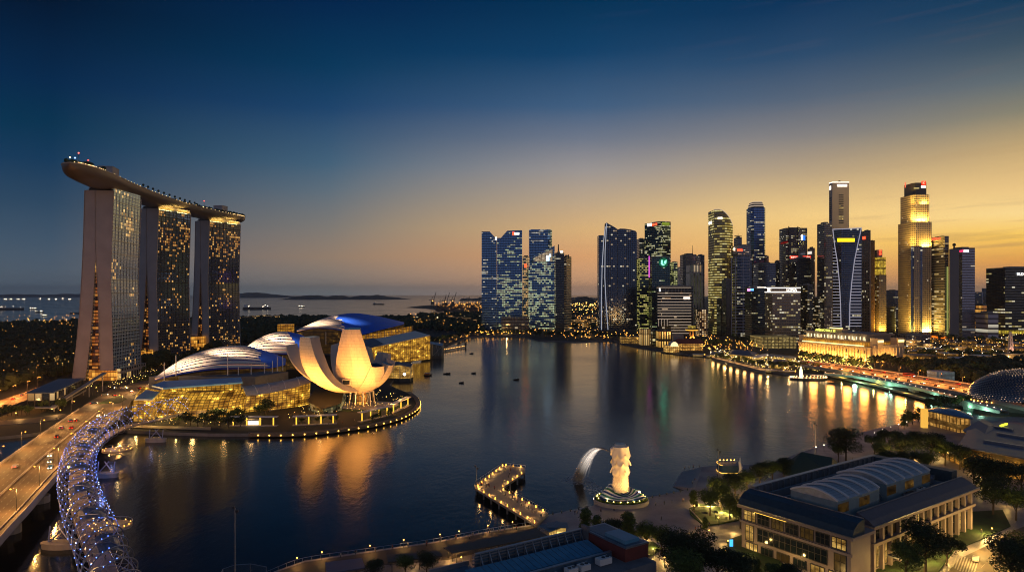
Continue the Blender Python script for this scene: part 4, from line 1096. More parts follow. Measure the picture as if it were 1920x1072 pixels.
def wallstrip(P, Q, f0, f1, z0, z1, mb):
    for i in range(len(P)-1):
        a, b, c, d = P[i].lerp(Q[i], f0), P[i+1].lerp(Q[i+1], f0), P[i+1].lerp(Q[i+1], f1), P[i].lerp(Q[i], f1)
        lo = [Vector((v.x, v.y, zb+z0)) for v in (a,b,c,d)]; hi = [Vector((v.x, v.y, zb+z1)) for v in (a,b,c,d)]
        mb.poly(hi); mb.poly([lo[0], lo[1], hi[1], hi[0]]); mb.poly([lo[2], lo[3], hi[3], hi[2]]); mb.poly(lo[::-1])
for f0, f1, z1, nm in ((0,.012,1.1,'parapet'),(.988,1.0,1.1,'parapet'),(.085,.10,.8,'kerb_barrier'),(.49,.505,.7,'median_barrier')): mb = MB(); wallstrip(RE, LE, f0, f1, .004, z1, mb); mb.build(nm, M_conc, rb)
mb = MB(); wallstrip(RE, LE, .002, .998, -2.2, -.02, mb); mb.build('girder', M_conc, rb)
mb = MB(); strip(RE, LE, .012, .085, .05, mb); mb.build('footway', plain('footway_paving', (.20,.17,.145), .7, .15, .5), rb)
mb = MB()
for f in (.20, .30, .40, .60, .70, .80):
    for i in range(0, len(RE)-1, 1):
        for h0, h1 in ((.05,.25),(.55,.75)):
            a, b = RE[i].lerp(LE[i], f), RE[i+1].lerp(LE[i+1], f); p, q = a.lerp(b, h0), a.lerp(b, h1); n = (LE[i]-RE[i]).normalized()*.11
            mb.poly([(v.x, v.y, zb+.012) for v in (p-n, q-n, q+n, p+n)])
for f in (.108, .482, .512, .97): strip(RE, LE, f, f+.006, .012, mb)
mb.build('lane_marking', M_paint, rb)
for k, (px, py) in enumerate(((28,1000),(84,942),(160,868))):
    c = G(px, py, 1); q = MB(); q.prism([(c.x+5*cos(a*pi/6)-6, c.y+4*sin(a*pi/6)+4) for a in range(12)], -1, 3); q.tube([(c.x-6,c.y+4,3),(c.x-6,c.y+4,8)], [1.6,2.6], 8); q.build('pier', M_conc, rb)
# raised junction on the far bank
jn = MB(); P = [G(x, y, zb-.03) for x, y in ((130,780),(168,752),(205,732),(232,722),(300,708),(312,716),(262,740),(246,752),(240,765))]; jn.prism([(p.x, p.y) for p in P], 2, zb-.03, 1, topmi=0); struct('road', jn, [M_rbr, M_concd])
mb = MB(); Q = [G(x, y, zb+.08) for x, y in ((182,757),(205,746),(226,741),(238,747),(224,755))]; mb.prism([(p.x, p.y) for p in Q], zb-.02, zb+.12); struct('traffic_island', mb, M_grass)
# left highway and riverside road
def flatroad(nm, pts, z, m=M_rbr):
    mb = MB(); P = [G(x, y, z) for x, y in pts]; mb.prism([(p.x, p.y) for p in P], 2, z, 1, topmi=0); return struct(nm, mb, [m, M_concd])
M_orange = plain('sodium_tinted_road', (.20,.12,.07), .6, .2, .1)  # orange sodium glow put into the road's base colour
flatroad('highway', [(-60,772),(-60,792),(0,768),(48,750),(90,730),(86,720),(52,733),(0,750)], 5.0, M_orange)
flatroad('road', [(-60,793),(0,796),(60,792),(110,786),(128,778),(120,775),(60,783),(0,788),(-60,786)], 2.3)
mb = MB()
for a_, b_ in (((-60,779),(84,724)), ((-60,786),(84,729))): mb.beam(G(*a_, 5.06), G(*b_, 5.06), .3, .05)
o = struct('road_marking', mb, M_paint)

def lamp_row(P, step, proto, labf, group, z=None, side=0, power=0, col=(1,.52,.16), start=0, off=0, lz=8):
    out = []
    for k, (p, h) in enumerate(along(P, step, start)):
        q = p + Vector((-sin(h), cos(h), 0))*off
        o = place(proto, (q.x, q.y, q.z if z is None else z), labf(k), group, rz=h+side)
        if power: light('POINT', (q.x+cos(h+side)*2, q.y+sin(h+side)*2, (q.z if z is None else z)+lz), power, col, None, .4)
        out.append(o)
    return out
lamp_row([p.lerp(q, .992) for p, q in zip(RE, LE)], 36, LP_road, lambda k: f'street lamp on the far parapet of the left road bridge, {nth(k)} from the near end', 'street lamps along the left road bridge', side=-pi/2, power=9500, col=(1,.46,.11), start=14)
lamp_row([p.lerp(q, .09) for p, q in zip(RE, LE)], 36, LP_road, lambda k: f'street lamp on the footbridge side of the left road bridge, {nth(k)} from the near end', 'street lamps along the left road bridge', side=pi/2, power=9500, col=(1,.46,.11), start=30)
def on_bridge(f, i, lane, k, col, lab, back=False):
    a, b = RE[i], RE[i+1]; p = RE[i].lerp(LE[i], lane); q = RE[i+1].lerp(LE[i+1], lane); h = atan2(q.y-p.y, q.x-p.x) + (pi if back else 0)
    pos = p.lerp(q, f); place(CARS[col] if col < 5 else BUS, (pos.x, pos.y, zb+.02), lab, 'cars on the left road bridge', rz=h)
on_bridge(.5, 12, .62, 0, 3, 'red car in the far carriageway of the left bridge, lone among empty lanes'); on_bridge(.2, 16, .72, 1, 0, 'white car in the far carriageway of the left bridge, beyond the red one')
on_bridge(.5, 20, .66, 1, 1, 'black car approaching the far end of the left bridge')
on_bridge(.3, 23, .25, 2, 2, 'silver car with bright headlights entering the left bridge, kerb side', True); on_bridge(.2, 23, .38, 3, 0, 'white car with bright headlights entering the left bridge, median side', True)
on_bridge(.7, 21, .80, 3, 4, 'blue taxi leaving the left bridge in its outermost lane')
for k in range(12):
    i, ln, c = 3+k*2-(k % 3), (.16,.26,.36,.58,.68,.78)[k % 6], (k*3+1) % 5
    on_bridge(.6, max(2, min(22, i)), ln+.03*(k//6), k, c, f'{["white","black","silver","red","blue"][c]} car on the left bridge, {nth(k)} of the scattered traffic from the near end', ln < .5)
for k, (x, y, c, r_) in enumerate(((214,742,1,2.4),(196,741,2,.5),(247,735,0,2.2),(262,729,3,2.5),(176,757,4,.9),(232,728,0,.3),(282,722,2,2.4),(209,728,1,.2))):
    p = G(x, y, zb); place(CARS[c], (p.x, p.y, zb+.02), f'{["white","black","silver","red","blue"][c]} car at the busy junction before the hotel, {nth(k)} along it', 'cars at the junction', rz=r_)
    if k % 2 == 0: light('POINT', p+Vector((0,0,7)), 9000, (1,.52,.16), None, .4)
for k, f in enumerate((.08,.2,.33,.5,.66,.8)):
    a = G(-60, 781, 5).lerp(G(86, 725, 5), f); place(CARS[k % 5], (a.x, a.y+(1 if k % 2 else -3), 5.05), f'{["white","black","silver","red","blue"][k%5]} car on the orange highway at the left edge, {nth(k)} along it', 'cars on the left highway', rz=atan2(G(86,725,5).y-G(-60,781,5).y, G(86,725,5).x-G(-60,781,5).x))
lamp_row([G(-60,776,5), G(0,751,5), G(50,734,5), G(86,719,5)], 30, LP_road, lambda k: f'street lamp along the orange highway at the left edge, {nth(k)} from the left', 'street lamps along the left highway', side=-pi/2, power=22000, col=(1,.36,.07))
lamp_row([G(-40,790,2), G(10,788,2), G(60,783,2), G(115,776,2)], 22, LP_post, lambda k: f'amber lamp post on the riverside road left of the bridge, {nth(k)} from the left', 'lamps on the riverside road', power=2500, lz=4)

# flat-roofed station building with ramped walkway
sb = thing('flat_roofed_pavilion', 'dark flat-roofed pavilion on legs, reached by a long sloping covered walkway', 'building', (-370, 550, 2))
rfp = [G(x, y, 17) for x, y in ((47,736),(101,735),(160,708),(109,710))]
mb = MB(); mb.prism([(p.x, p.y) for p in rfp], 16.2, 17); mb.build('roof', plain('roof_slate_blue', (.09,.12,.17), .4, .15, .2), sb)
inn = [sum(((Vector((p.x, p.y, 0))) for p in rfp), Vector())/4]; c = inn[0]; w4 = [c + (Vector((p.x,p.y,0))-c)*.93 for p in rfp]
mb = MB(); mb.prism([(p.x, p.y) for p in w4], 6, 16.2); mb.build('glass_wall', facade('station_glass', '#2b2622', '#0c0f12', 5, 10, .12, '#ffb050', '#ffd08a', .8, .14, .06, .4, seed=40), sb)
mb = MB(); mb.prism([(p.x, p.y) for p in [c + (Vector((p.x,p.y,0))-c)*1.03 for p in rfp]], 5.2, 6); mb.build('floor_slab', M_conc, sb)
for p in w4: mb = MB(); mb.tube([(p.x,p.y,2),(p.x,p.y,5.2)], .5, 6); mb.build('column', M_conc, sb)
wk = thing('covered_walkway', 'long sloping covered walkway climbing from the pavilion to the hotel lobby', 'walkway', (-330, 570, 2))
P = [G(98,765,5.6), G(116,750,8), G(156,725,12.5), G(196,699,18)]; mb = MB()
for a, b in zip(P, P[1:]): mb.beam(a, b, 3.4, 1.2)
mb.build('walkway_deck', M_conc, wk)
for f in (.25,.5,.75,.95): p = curve(P, f); mb = MB(); mb.tube([(p.x,p.y,2),(p.x,p.y,p.z)], .5, 6); mb.build('column', M_conc, wk)
# ------------------------------------------------------------------ business-district towers
BV = {}
def bvh_of(root):
    if root.name in BV: return BV[root.name]
    V, Fc = [], []
    for o in [root]+list(root.children_recursive):
        if o.type != 'MESH': continue
        off = Vector((0,0,0)); p = o
        while p is not None: off += p.location; p = p.parent
        b = len(V); V += [v.co + off for v in o.data.vertices]; Fc += [[b+i for i in q.vertices] for q in o.data.polygons]
    BV[root.name] = BVHTree.FromPolygons(V, Fc); return BV[root.name]
def on_face(root, px, py):
    d = Vector(((px-CX)/F, 1, -(py-HY)/F)).normalized(); h = bvh_of(root).ray_cast(Vector((0,0,H)), d)
    if h[0] is None: return A(px, py, root.location.y), Vector((0,-1,0))
    n = h[1].copy(); n.z = 0
    if n.length < .1: n = Vector((0,-1,0))
    n.normalize()
    if n.dot(d) > 0: n = -n
    return h[0], n
def panel(root, px, py, w, h, m, name='sign', proud=.6, thick=.5):
    """a flat board fixed on the wall seen at the given spot"""
    p, n = on_face(root, px, py); k = p.y/F; t = Vector((-n.y, n.x, 0)); W_, Hh = w*k/max(.35, abs(n.y)), h*k
    c = p + n*proud; mb = MB(); M = Matrix(((t.x, n.x, 0, c.x),(t.y, n.y, 0, c.y),(0,0,1,c.z),(0,0,0,1)))
    mb.box(-W_/2, -thick/2, -Hh/2, W_/2, thick/2, Hh/2, 0, M); return mb.build(name, m, root), p, n
def letters(root, px, py, text, hpx, m, width=None, name='lettering', proud=1.1):
    p, n = on_face(root, px, py); k = p.y/F
    cu = bpy.data.curves.new(name, 'FONT'); cu.body = text; cu.size = hpx*k*1.35; cu.align_x = 'CENTER'; cu.align_y = 'CENTER'; cu.extrude = .15
    cu.materials.append(m); o = bpy.data.objects.new(name, cu); COL.objects.link(o)
    dg = bpy.context.evaluated_depsgraph_get(); me = bpy.data.meshes.new_from_object(o.evaluated_get(dg)); bpy.data.objects.remove(o)
    me.materials.clear(); me.materials.append(m)
    o = bpy.data.objects.new(name, me); COL.objects.link(o); o.parent = root
    xs = [v.co.x for v in me.vertices]
    if width and xs: f = width*k/(max(xs)-min(xs)); 
    else: f = 1
    o.scale = (f, 1, 1)
    o.rotation_euler = (pi/2, 0, atan2(n.x, -n.y)); o.location = p + n*proud - root.location
    return o
def rot(P, a): return [(x*cos(a)-y*sin(a), x*sin(a)+y*cos(a)) for x, y in P]
def rect(w, d): return [(0,0),(w,0),(w,d),(0,d)]
NT = 0
def tower(label, pl, pr, top, Y, depth=38, yaw=0, m=None, foot=None, topf=None, z0=2.0, name='office_tower', cat='skyscraper', cap=None, parts=None, group=None, roofm=None):
    """a tower whose footprint is scaled and shifted so that it stands between two bearings; yaw turns it"""
    w = (pr-pl)*Y/F; P = foot(w) if callable(foot) else (foot or rect(1.0, depth/w)); P = [(x*w, y*w) for x, y in P] if not callable(foot) else P
    a = radians(yaw)
    lo, hi, sc = 0, 0, 1.0
    def proj(sc, dx):
        Q = rot([(x*sc, y) for x, y in P], a); my = min(q[1] for q in Q); Q = [(x+dx, y-my+Y) for x, y in Q]; px = [CX+x*F/y for x, y in Q]; return Q, min(px), max(px)
    dx = xAt(pl, Y)
    for _ in range(40):
        Q, l, r_ = proj(sc, dx); sc *= (1 + .7*((pr-pl)/(r_-l) - 1)); sc = max(sc, .15); dx += (pl-l)*Y/F
    Q, l, r_ = proj(sc, dx)
    zt = zAt(top, Y); cx = sum(q[0] for q in Q)/len(Q); cy = sum(q[1] for q in Q)/len(Q)
    root = thing(name, label, cat, (cx, cy, z0), group); mb = MB()
    mb.prism(Q, z0, zt, 0, top=topf(Q, zt) if topf else None, topmi=1); mb.build('wall', [m, roofm or M_roofgrey], root)
    root_info[root.name] = (Q, zt)
    if cap != 'none' and not topf:
        c = Vector((cx, cy)); pp = MB(); ring = [tuple(c+(Vector(q)-c)*.995) for q in Q]; inn_ = [tuple(c+(Vector(q)-c)*.94) for q in Q]
        for i in range(len(Q)):
            j = (i+1) % len(Q); a0, a1, b1, b0 = ring[i], ring[j], inn_[j], inn_[i]
            pp.poly([(*a0,zt),(*a1,zt),(*a1,zt+1.6),(*a0,zt+1.6)]); pp.poly([(*b1,zt),(*b0,zt),(*b0,zt+1.6),(*b1,zt+1.6)]); pp.poly([(*a0,zt+1.6),(*a1,zt+1.6),(*b1,zt+1.6),(*b0,zt+1.6)])
        pp.build('parapet', M_roofgrey, root)
        rr = random.Random(int(pl*7+top)); ph = MB(); q2 = [tuple(c+(Vector(q)-c)*rr.uniform(.45,.6)) for q in Q]; ph.prism(q2, zt, zt+rr.uniform(2.5,5)); ph.build('roof_plant', M_roofgrey, root)
    return root
root_info = {}
def stack(root, f, pl_z, z1, m, nm='upper_block', dx=0, dy=0):
    """a further block on the same plan, scaled about its centre"""
    Q, zt = root_info[root.name]; c = Vector((sum(q[0] for q in Q)/len(Q), sum(q[1] for q in Q)/len(Q))); fx, fy = f if isinstance(f, tuple) else (f, f)
    P = [(c.x+(q[0]-c.x)*fx+dx, c.y+(q[1]-c.y)*fy+dy) for q in Q]; mb = MB(); mb.prism(P, pl_z, z1, 0, topmi=1); return mb.build(nm, [m, M_roofgrey], root), P
def mast_on(root, px, y0, y1, Y, r=.6, m=None, nm='mast'):
    b = A(px, y0, Y); mb = MB(); mb.tube([b-Vector((0,0,4)), A(px, y1, Y)], [r, r*.5], 5); return mb.build(nm, m or M_dark, root)
def skyline_profile(label, pts, Y, depth, m, yaw=0, name='office_tower', cat='skyscraper', z0=2):
    """tower with a cut or sloping top: outline in the wall plane, extruded to its depth"""
    P = [(xAt(x, Y), zAt(y, Y)) for x, y in pts]; x0, x1 = min(p[0] for p in P), max(p[0] for p in P)
    root = thing(name, label, cat, ((x0+x1)/2, Y+depth/2, z0)); mb = MB(); n = len(P); s = depth*tan(radians(yaw))
    f = [(x, Y, z) for x, z in P]; b = [(x+s, Y+depth, z) for x, z in P]
    mb.poly(f, [(x-x0, z) for x, z in P]); mb.poly(b[::-1], [(x-x0, z) for x, z in P[::-1]])
    for i in range(n):
        j = (i+1) % n; vert = abs(P[i][0]-P[j][0]) < .5
        mb.poly([f[j], f[i], b[i], b[j]], [(0,P[j][1]),(0,P[i][1]),(depth,P[i][1]),(depth,P[j][1])] if vert else [(0,-50)]*4, 0 if vert else 1)
    mb.build('wall', [m, M_roofgrey], root); root_info[root.name] = ([(x0,Y),(x1,Y),(x1,Y+depth),(x0,Y+depth)], max(p[1] for p in P)); return root
Lw, Lc, Lo = '#ffe79a', '#fff6d8', '#ffb050'
FB = lambda n, **k: facade(n, **k)
OFF = dict(cw=4.2, fh=4.2, run=.14)
# --- left cluster by the sea
t1 = skyline_profile('leftmost dark blue tower of the far shore, flat top falling to a right-hand notch', [(903,618),(903,434),(918,434),(930,447),(931,447),(931,618)], 1700, 45, FB('blue_tower_a', wall='#0a1a2c', glass='#0a2a48', lit=.20, c1=Lw, c2=Lc, es=.7, wv=.4, seed=1, clump=.3, **OFF))
t2 = skyline_profile('dark blue twin tower with a red and white logo on its top right', [(932,618),(932,446),(939,446),(951,432.5),(979,431.5),(979,618)], 1705, 45, FB('blue_tower_b', wall='#0c2238', glass='#0b2f52', lit=.34, c1=Lw, c2='#e8ffb8', es=.7, wv=.4, seed=2, clump=.5, **OFF))
panel(t2, 962.5, 438, 4, 6, emit('sign_red','#ff4a2a',3.0)); panel(t2, 969, 438, 9, 4, emit('sign_white','#fff4e4',3.5)); panel(t1, 930, 447, 3, 5, emit('sign_white','#fff4e4',3.5), 'roof_light')
t3 = tower('dark blue tower with a gently rounded right shoulder, rising behind the slant-topped one', 991.5, 1035, 430, 1790, 45, 0, FB('blue_tower_c', wall='#0b1f33', glass='#0b2c4c', lit=.26, c1=Lw, c2=Lc, es=.7, wv=.4, seed=4, clump=.6, **OFF), foot=lambda w: [(0,0),(w*.8,0),(w*.93,5),(w,14),(w,45),(0,45)], cap='none')
t4 = skyline_profile('blue glass tower with a slanted, lit crown and pale blue screen', [(991,618),(991,493),(1000,493),(1000,481),(1040,460.5),(1040,618)], 1660, 42, FB('blue_tower_d', wall='#0c2238', glass='#0c304f', lit=.52, c1=Lw, c2='#eaffc0', es=.75, wv=.4, seed=5, clump=.4, **OFF))
mb = MB(); P = [A(1002,483,1659), A(1036,466,1659), A(1036,490,1659), A(1002,490,1659)]; mb.poly(P[::-1]); mb.poly([p+Vector((0,.6,0)) for p in P]); mb.build('lit_crown', glow_glass('crown_glass', '#b08a60', '#ffe6c0', '#6a5a48', 9, 60, .55, 3, .12, .1), t4)
panel(t4, 1027, 484, 6, 10, emit('sign_sky','#a8d8ff',3.0)); panel(t4, 1031.5, 479, 3, 5, emit('sign_sky','#a8d8ff',3.0))
t5 = tower('slim golden-lit block squeezed between two blue towers, with a red sign', 979.5, 993, 482, 1740, 30, 0, FB('amber_slim', wall='#20242c', glass='#10202c', lit=.66, c1='#ffdf8a', c2='#ffc070', es=.8, wv=.3, seed=6, **OFF))
panel(t5, 985.5, 498, 5, 7, emit('sign_red','#ff4a2a',3.0))
t6 = tower('dark slender tower with a rooftop mast and a white beacon', 1040, 1058, 475, 1640, 34, 0, FB('dark_slim', wall='#14161c', glass='#0a0d14', lit=.10, c1=Lw, c2=Lc, es=.8, wv=.4, seed=7, **OFF))
mast_on(t6, 1047, 474, 458, 1640, 2.2); panel(t6, 1053, 473, 5, 5, emit('sign_white','#fff4e4',3.5), 'beacon')
t7 = tower('tower of stepped balconies lit along its edges, right of the masted tower', 1056, 1071.5, 481, 1650, 40, -22, FB('balcony_tower', wall='#c89a78', glass='#151216', lit=.12, c1='#ffd8a0', c2=Lc, es=.8, wv=.62, wu=0.0, cw=9, fh=6.0, run=.2, seed=8))
mast_on(t7, 1066, 481, 477, 1650, 1.5)
p1 = tower('low pale podium at the foot of the leftmost blue towers', 940, 992, 594, 1640, 40, 0, FB('podium_a', wall='#4c4136', glass='#2a241c', lit=.25, c1='#ffcf80', c2=Lc, es=.8, wv=.5, cw=8, fh=8, seed=9), name='podium_building', cat='building', cap='none')
# --- sail pair
F_sail = FB('sail_glass', wall='#10141f', glass='#0a1526', lit=.17, c1='#ffcf8a', c2=Lc, es=.8, wv=.35, wu=.2, cw=5.0, fh=4.6, run=.5, seed=11, clump=.3)
t8 = skyline_profile('tall sail-shaped tower with a pointed left tip above curved white edge lines', [(1134,618),(1133,560),(1134,500),(1136,450),(1137.6,417),(1140,419),(1150,424.5),(1158,429.5),(1158,618)], 1600, 36, F_sail)
t8b = skyline_profile('broad companion of the sail tower, its roof curving down to the right', [(1158.5,618),(1158.5,430),(1163,428.5),(1172,428.8),(1183,430.5),(1192,433),(1194,436),(1194.6,618)], 1605, 36, F_sail)
mb = MB(); mb.prism([(xAt(1123,1610),1610),(xAt(1132,1610),1610),(xAt(1132,1610),1640),(xAt(1123,1610),1640)], 2, zAt(441,1610)); q = mb.build('side_fin', F_sail, t8)
for pts in (((1128,618),(1127.6,560),(1129,500),(1132,450),(1135,425)), ((1140,618),(1136.5,570),(1134,520),(1134.5,470),(1137.5,418))):
    mb = MB(); mb.tube([A(x, y, 1598) for x, y in pts], .9, 4); mb.build('edge_line', emit('edge_line','#d8dcec',.55), t8)
t9 = tower('plain dark tower behind the sail pair, left of the red-signed tower', 1194, 1210, 448.5, 1760, 36, 0, FB('dark_plain', wall='#20242e', glass='#131a26', lit=.08, c1=Lw, c2=Lc, es=.7, wv=.4, seed=12, **OFF))
# --- centre cluster
t10 = tower('tall corner tower with a white and red sign and an olive-lit right face', 1208.6, 1257.6, 416, 1650, 66, 30, FB('corner_tower', wall='#0f1512', glass='#0b1412', lit=.46, c1='#f6f08a', c2='#fffbd0', es=.8, wv=.45, wu=.1, seed=14, clump=.3, **OFF))
panel(t10, 1218.5, 421.5, 6, 5, emit('sign_white','#fff4e4',3.5)); panel(t10, 1226, 421, 9, 4, emit('sign_red','#ff4a2a',3.0)); panel(t10, 1248, 419.5, 16, 5, emit('olive_band','#8a9a30',.9), 'light_band')
t11 = tower('dark stepped tower carrying a glowing green emblem', 1216, 1256, 482, 1560, 40, 0, FB('dark_green', wall='#0a1216', glass='#081820', lit=.10, c1='#d8ff90', c2=Lc, es=.7, wv=.45, seed=15, **OFF))
mb = MB(); c, n = on_face(t11, 1244, 492); c = c + Vector((0,-.6,0)); mb.tube([c, c+Vector((0,-.4,0))], 11.5, 24); mb.build('emblem_disc', plain('emblem_green', (.0,.22,.14), .4, .05), t11)
for k, sgn in enumerate((((-5.5,5.5),(-6.5,-3),(-3,-7),(2,-7),(2,-4),(-2,-3.5),(-2,5.5)), ((6.5,6.5),(1.5,3),(.8,-2.5),(5.5,-3.5),(6.5,1)))):
    mb = MB(); a_ = [(c.x+x, c.y-.6, c.z+z) for x, z in sgn]; mb.poly(a_); mb.poly([(x, y-.5, z) for x, y, z in a_][::-1]); mb.build('emblem_mark', emit('sign_mint','#9affd8',1.5), t11)
light('POINT', c+Vector((0,-7,0)), 2500, (.05,1,.6), t11, 3)
panel(t11, 1217.5, 500, 2.2, 40, emit('pink_strip','#e05ad0',1.6), 'light_strip')
t12 = tower('stepped block with lime-lit floors right of the green emblem', 1256, 1270.5, 492, 1570, 40, 0, FB('lime_floors', wall='#10181a', glass='#0c1a1c', lit=.55, c1='#e8f06a', c2='#fff8b0', es=.8, wv=.45, seed=16, **OFF))
t13 = tower('dark block with yellow-lit floors left of the green emblem', 1194, 1216, 484, 1580, 40, 0, FB('yellow_floors', wall='#0f1416', glass='#0c1614', lit=.50, c1='#e8f06a', c2='#ffe890', es=.8, wv=.45, seed=17, **OFF))
t14 = tower('grey concrete tower with chamfered top corners and an antenna', 1275, 1306, 478, 1700, 40, 0, FB('grey_conc', wall='#5a5560', glass='#2a2c38', lit=.05, c1='#ffb050', c2=Lc, es=.7, wv=.5, wu=.3, seed=18, **OFF), foot=lambda w: [(w*.12,0),(w*.88,0),(w,10),(w,40),(0,40),(0,10)])
mast_on(t14, 1298.6, 476, 460, 1700, .8)
t15 = tower('grey tower block beside the chamfered one, with a flat top', 1305.5, 1321, 479, 1705, 40, 0, FB('grey_conc2', wall='#4c4a58', glass='#262a38', lit=.08, c1='#ffb050', c2=Lc, es=.8, wv=.5, wu=.3, seed=19, **OFF))
t16 = tower('blue-grey tower with tall white pilasters at its head', 1286, 1318, 497, 1620, 36, 0, FB('pilaster', wall='#6e7080', glass='#1a2034', lit=.07, c1='#ffb050', c2=Lc, es=.8, wv=.06, wu=.45, cw=7, fh=60, run=.2, seed=20))
t17 = tower('small block covered in warm lights at the waterfront, left of the yellow curved tower', 1304, 1326, 580, 1440, 30, 0, FB('warm_block', wall='#5e4030', glass='#3a2618', lit=.66, c1='#ffc070', c2='#ffe0b0', es=1.1, wv=.35, wu=.4, cw=5, fh=4.5, run=.9, seed=22), name='apartment_block', cat='building')
# striped block
F_str = FB('striped_block_glass', wall='#0d0b0c', glass='#0b0908', lit=.09, c1='#ffb45a', c2=Lc, es=.7, wv=.45, cw=6, fh=5.4, run=.3, seed=23)
t18 = tower('black office block ruled with white horizontal light lines', 1231.5, 1300, 537, 1380, 40, 0, F_str)
E_line = emit('line_light', '#e8cdb4', .62)
for k in range(17):
    y = 539 + k*5.35; x0, x1 = (1233, 1296)
    if y > 598 and y < 612: x0 = 1254
    if y > 612: x0, x1 = 1258, 1292
    if y > 632: break
    if k == 1: continue
    a, b = A(x0, y, 1379.3), A(x1, y, 1379.3); mb = MB(); mb.beam(a, b, .8, 1.1); mb.build('line_light', E_line, t18)
for x in (1235,1240,1245.5,1251): a, b = A(x, 598, 1379.2), A(x, 611, 1379.2); mb = MB(); mb.beam(a, b, .8, .8); mb.build('pilaster', E_line, t18)
for x in range(1248, 1294, 6): a, b = A(x, 541, 1379.2), A(x, 548, 1379.2); mb = MB(); mb.beam(a, b, .5, .5); mb.build('crown_mullion', M_conc, t18)
letters(t18, 1238, 543.5, 'SLS', 6.5, emit('sign_white','#fff4e4',3.5), 11); panel(t18, 1287.5, 559, 12, 4.5, emit('screen_white','#ffeede',2.2), 'lit_panel')
# --- right of centre
F_cur = FB('olive_curved', wall='#6b5d2e', glass='#241f0c', lit=.60, c1='#ffd94a', c2='#fff0a0', es=.8, wv=.5, wu=.06, cw=5.5, fh=5.6, run=.25, seed=25, clump=.9)
def curved(w): return [(0,6),(w*.15,1.5),(w*.35,0),(w*.6,1),(w*.8,6),(w*.95,16),(w,30),(w,44),(0,44)]
def topcut(Q, zt):
    x0, x1 = min(q[0] for q in Q), max(q[0] for q in Q)
    return lambda x, y: zt - (0 if x < x0+.22*(x1-x0) else ((x-(x0+.22*(x1-x0)))/(.78*(x1-x0)))**1.5*34)
t19 = tower('curved tower with glowing yellow floors and a roof sweeping down to the right', 1328, 1374, 393, 1500, 44, 0, F_cur, foot=lambda w: [(w*i/14, 16*(2*i/14-.85)**2*(1 if i > 6 else .5)) for i in range(15)]+[(w,50),(0,50)], topf=topcut)
panel(t19, 1332, 418, 6, 5, emit('sign_white','#fff4e4',3.5)); panel(t19, 1350, 409, 8, 3.5, emit('sign_white','#fff4e4',3.5))
Q, zt = root_info[t19.name]; mb = MB(); tf = topcut(Q, zt); mb.tube([(x, y, tf(x, y)+.8) for x, y in Q[:15]], .8, 4); mb.build('roof_edge', E_line, t19)
t20 = tower('plain dark box stepping down in front of the yellow curved tower', 1353, 1373, 525, 1440, 30, 0, FB('dark_box', wall='#2a2622', glass='#15130f', lit=.04, c1=Lw, c2=Lc, es=.7, wv=.45, seed=26, **OFF)); 
o = tower('lower dark wing beside the plain dark box', 1343.6, 1353.5, 562, 1438, 30, 0, FB('dark_wing', wall='#141210', glass='#0c0b0a', lit=.01, c1=Lw, c2=Lc, es=.7, wv=.45, seed=27, **OFF))
t21 = tower('tower with a red sign and white disc, behind the gridded round-topped one', 1374, 1408, 461, 1520, 36, 0, FB('red_sign_tower', wall='#55504e', glass='#23242c', lit=.10, c1='#ffb050', c2=Lc, es=.7, wv=.45, seed=28, **OFF))
mb = MB(); c, n = on_face(t21, 1377.5, 467); mb.tube([c+n*1, c+n*1.6], 4.2, 16); mb.build('sign_disc', emit('sign_cream','#ffd0a8',3.0), t21); panel(t21, 1387, 469, 10, 4, emit('sign_red','#ff4a2a',3.0))
t22 = tower('small tower under construction topped by crane arms, behind the red-signed tower', 1376, 1391, 446, 1600, 30, 0, FB('site_tower', wall='#38343a', glass='#20222a', lit=.03, c1=Lw, c2=Lc, es=.7, wv=.5, seed=29, **OFF))
mast_on(t22, 1384, 446, 438, 1600, .7, nm='crane_mast'); mb = MB(); mb.beam(A(1377,442,1600), A(1391,443,1600), 1.5, 1.5); mb.build('crane_jib', M_dark, t22)
F_grid = FB('grid_frame_glass', wall='#10182a', glass='#0b1526', lit=.12, c1=Lw, c2=Lc, es=.7, wv=.4, seed=30, **OFF)
t23 = tower('blue-grey tower ribbed with a white square grid under a rounded crown', 1374, 1412, 481, 1430, 36, 0, F_grid, foot=lambda w: [(0,8),(w*.15,2),(w*.5,0),(w*.85,2),(w,8),(w,36),(0,36)])
M_gridl = plain('white_grid_bar', (.42,.44,.54), .5, .05)
mb = MB(); Qf = [(xAt(1374,1430)-.4,1437.6),(xAt(1379.5,1430),1431.4),(xAt(1393,1430),1429.3),(xAt(1406.5,1430),1431.4),(xAt(1412,1430)+.4,1437.6)]
for k in range(26):
    z = zAt(484+k*5.6, 1430)
    if z < 4: break
    for a, b in zip(Qf, Qf[1:]): mb.beam((*a, z), (*b, z), .8, .9)
for q in Qf + [(xAt(1393,1430),1429.0)]: mb.beam((*q, 4), (*q, zAt(481,1430)), .9, .9)
mb.build('facade_grid', M_gridl, t23)
t24 = tower('tall octagonal blue tower with a banded white crown', 1399.6, 1435, 389, 1650, 44, 0, FB('octagon_blue', wall='#101c30', glass='#0a2244', lit=.17, c1=Lw, c2=Lc, es=.75, wv=.4, seed=31, clump=.3, **OFF), foot=lambda w: [(w*.16,0),(w*.84,0),(w,9),(w,38),(w*.84,46),(w*.16,46),(0,38),(0,9)], cap='none')
for k, (f, y0, y1, mm) in enumerate(((.86, 389, 386.5, M_dark), (.84, 386.5, 384.5, E_line), (.80, 384.5, 382, M_dark), (.78, 382, 380.3, E_line), (.72, 380.3, 378.6, M_dark), (.66, 378.6, 377, E_line))):
    stack(t24, f, zAt(y0,1650), zAt(y1,1650), mm, 'crown_band')
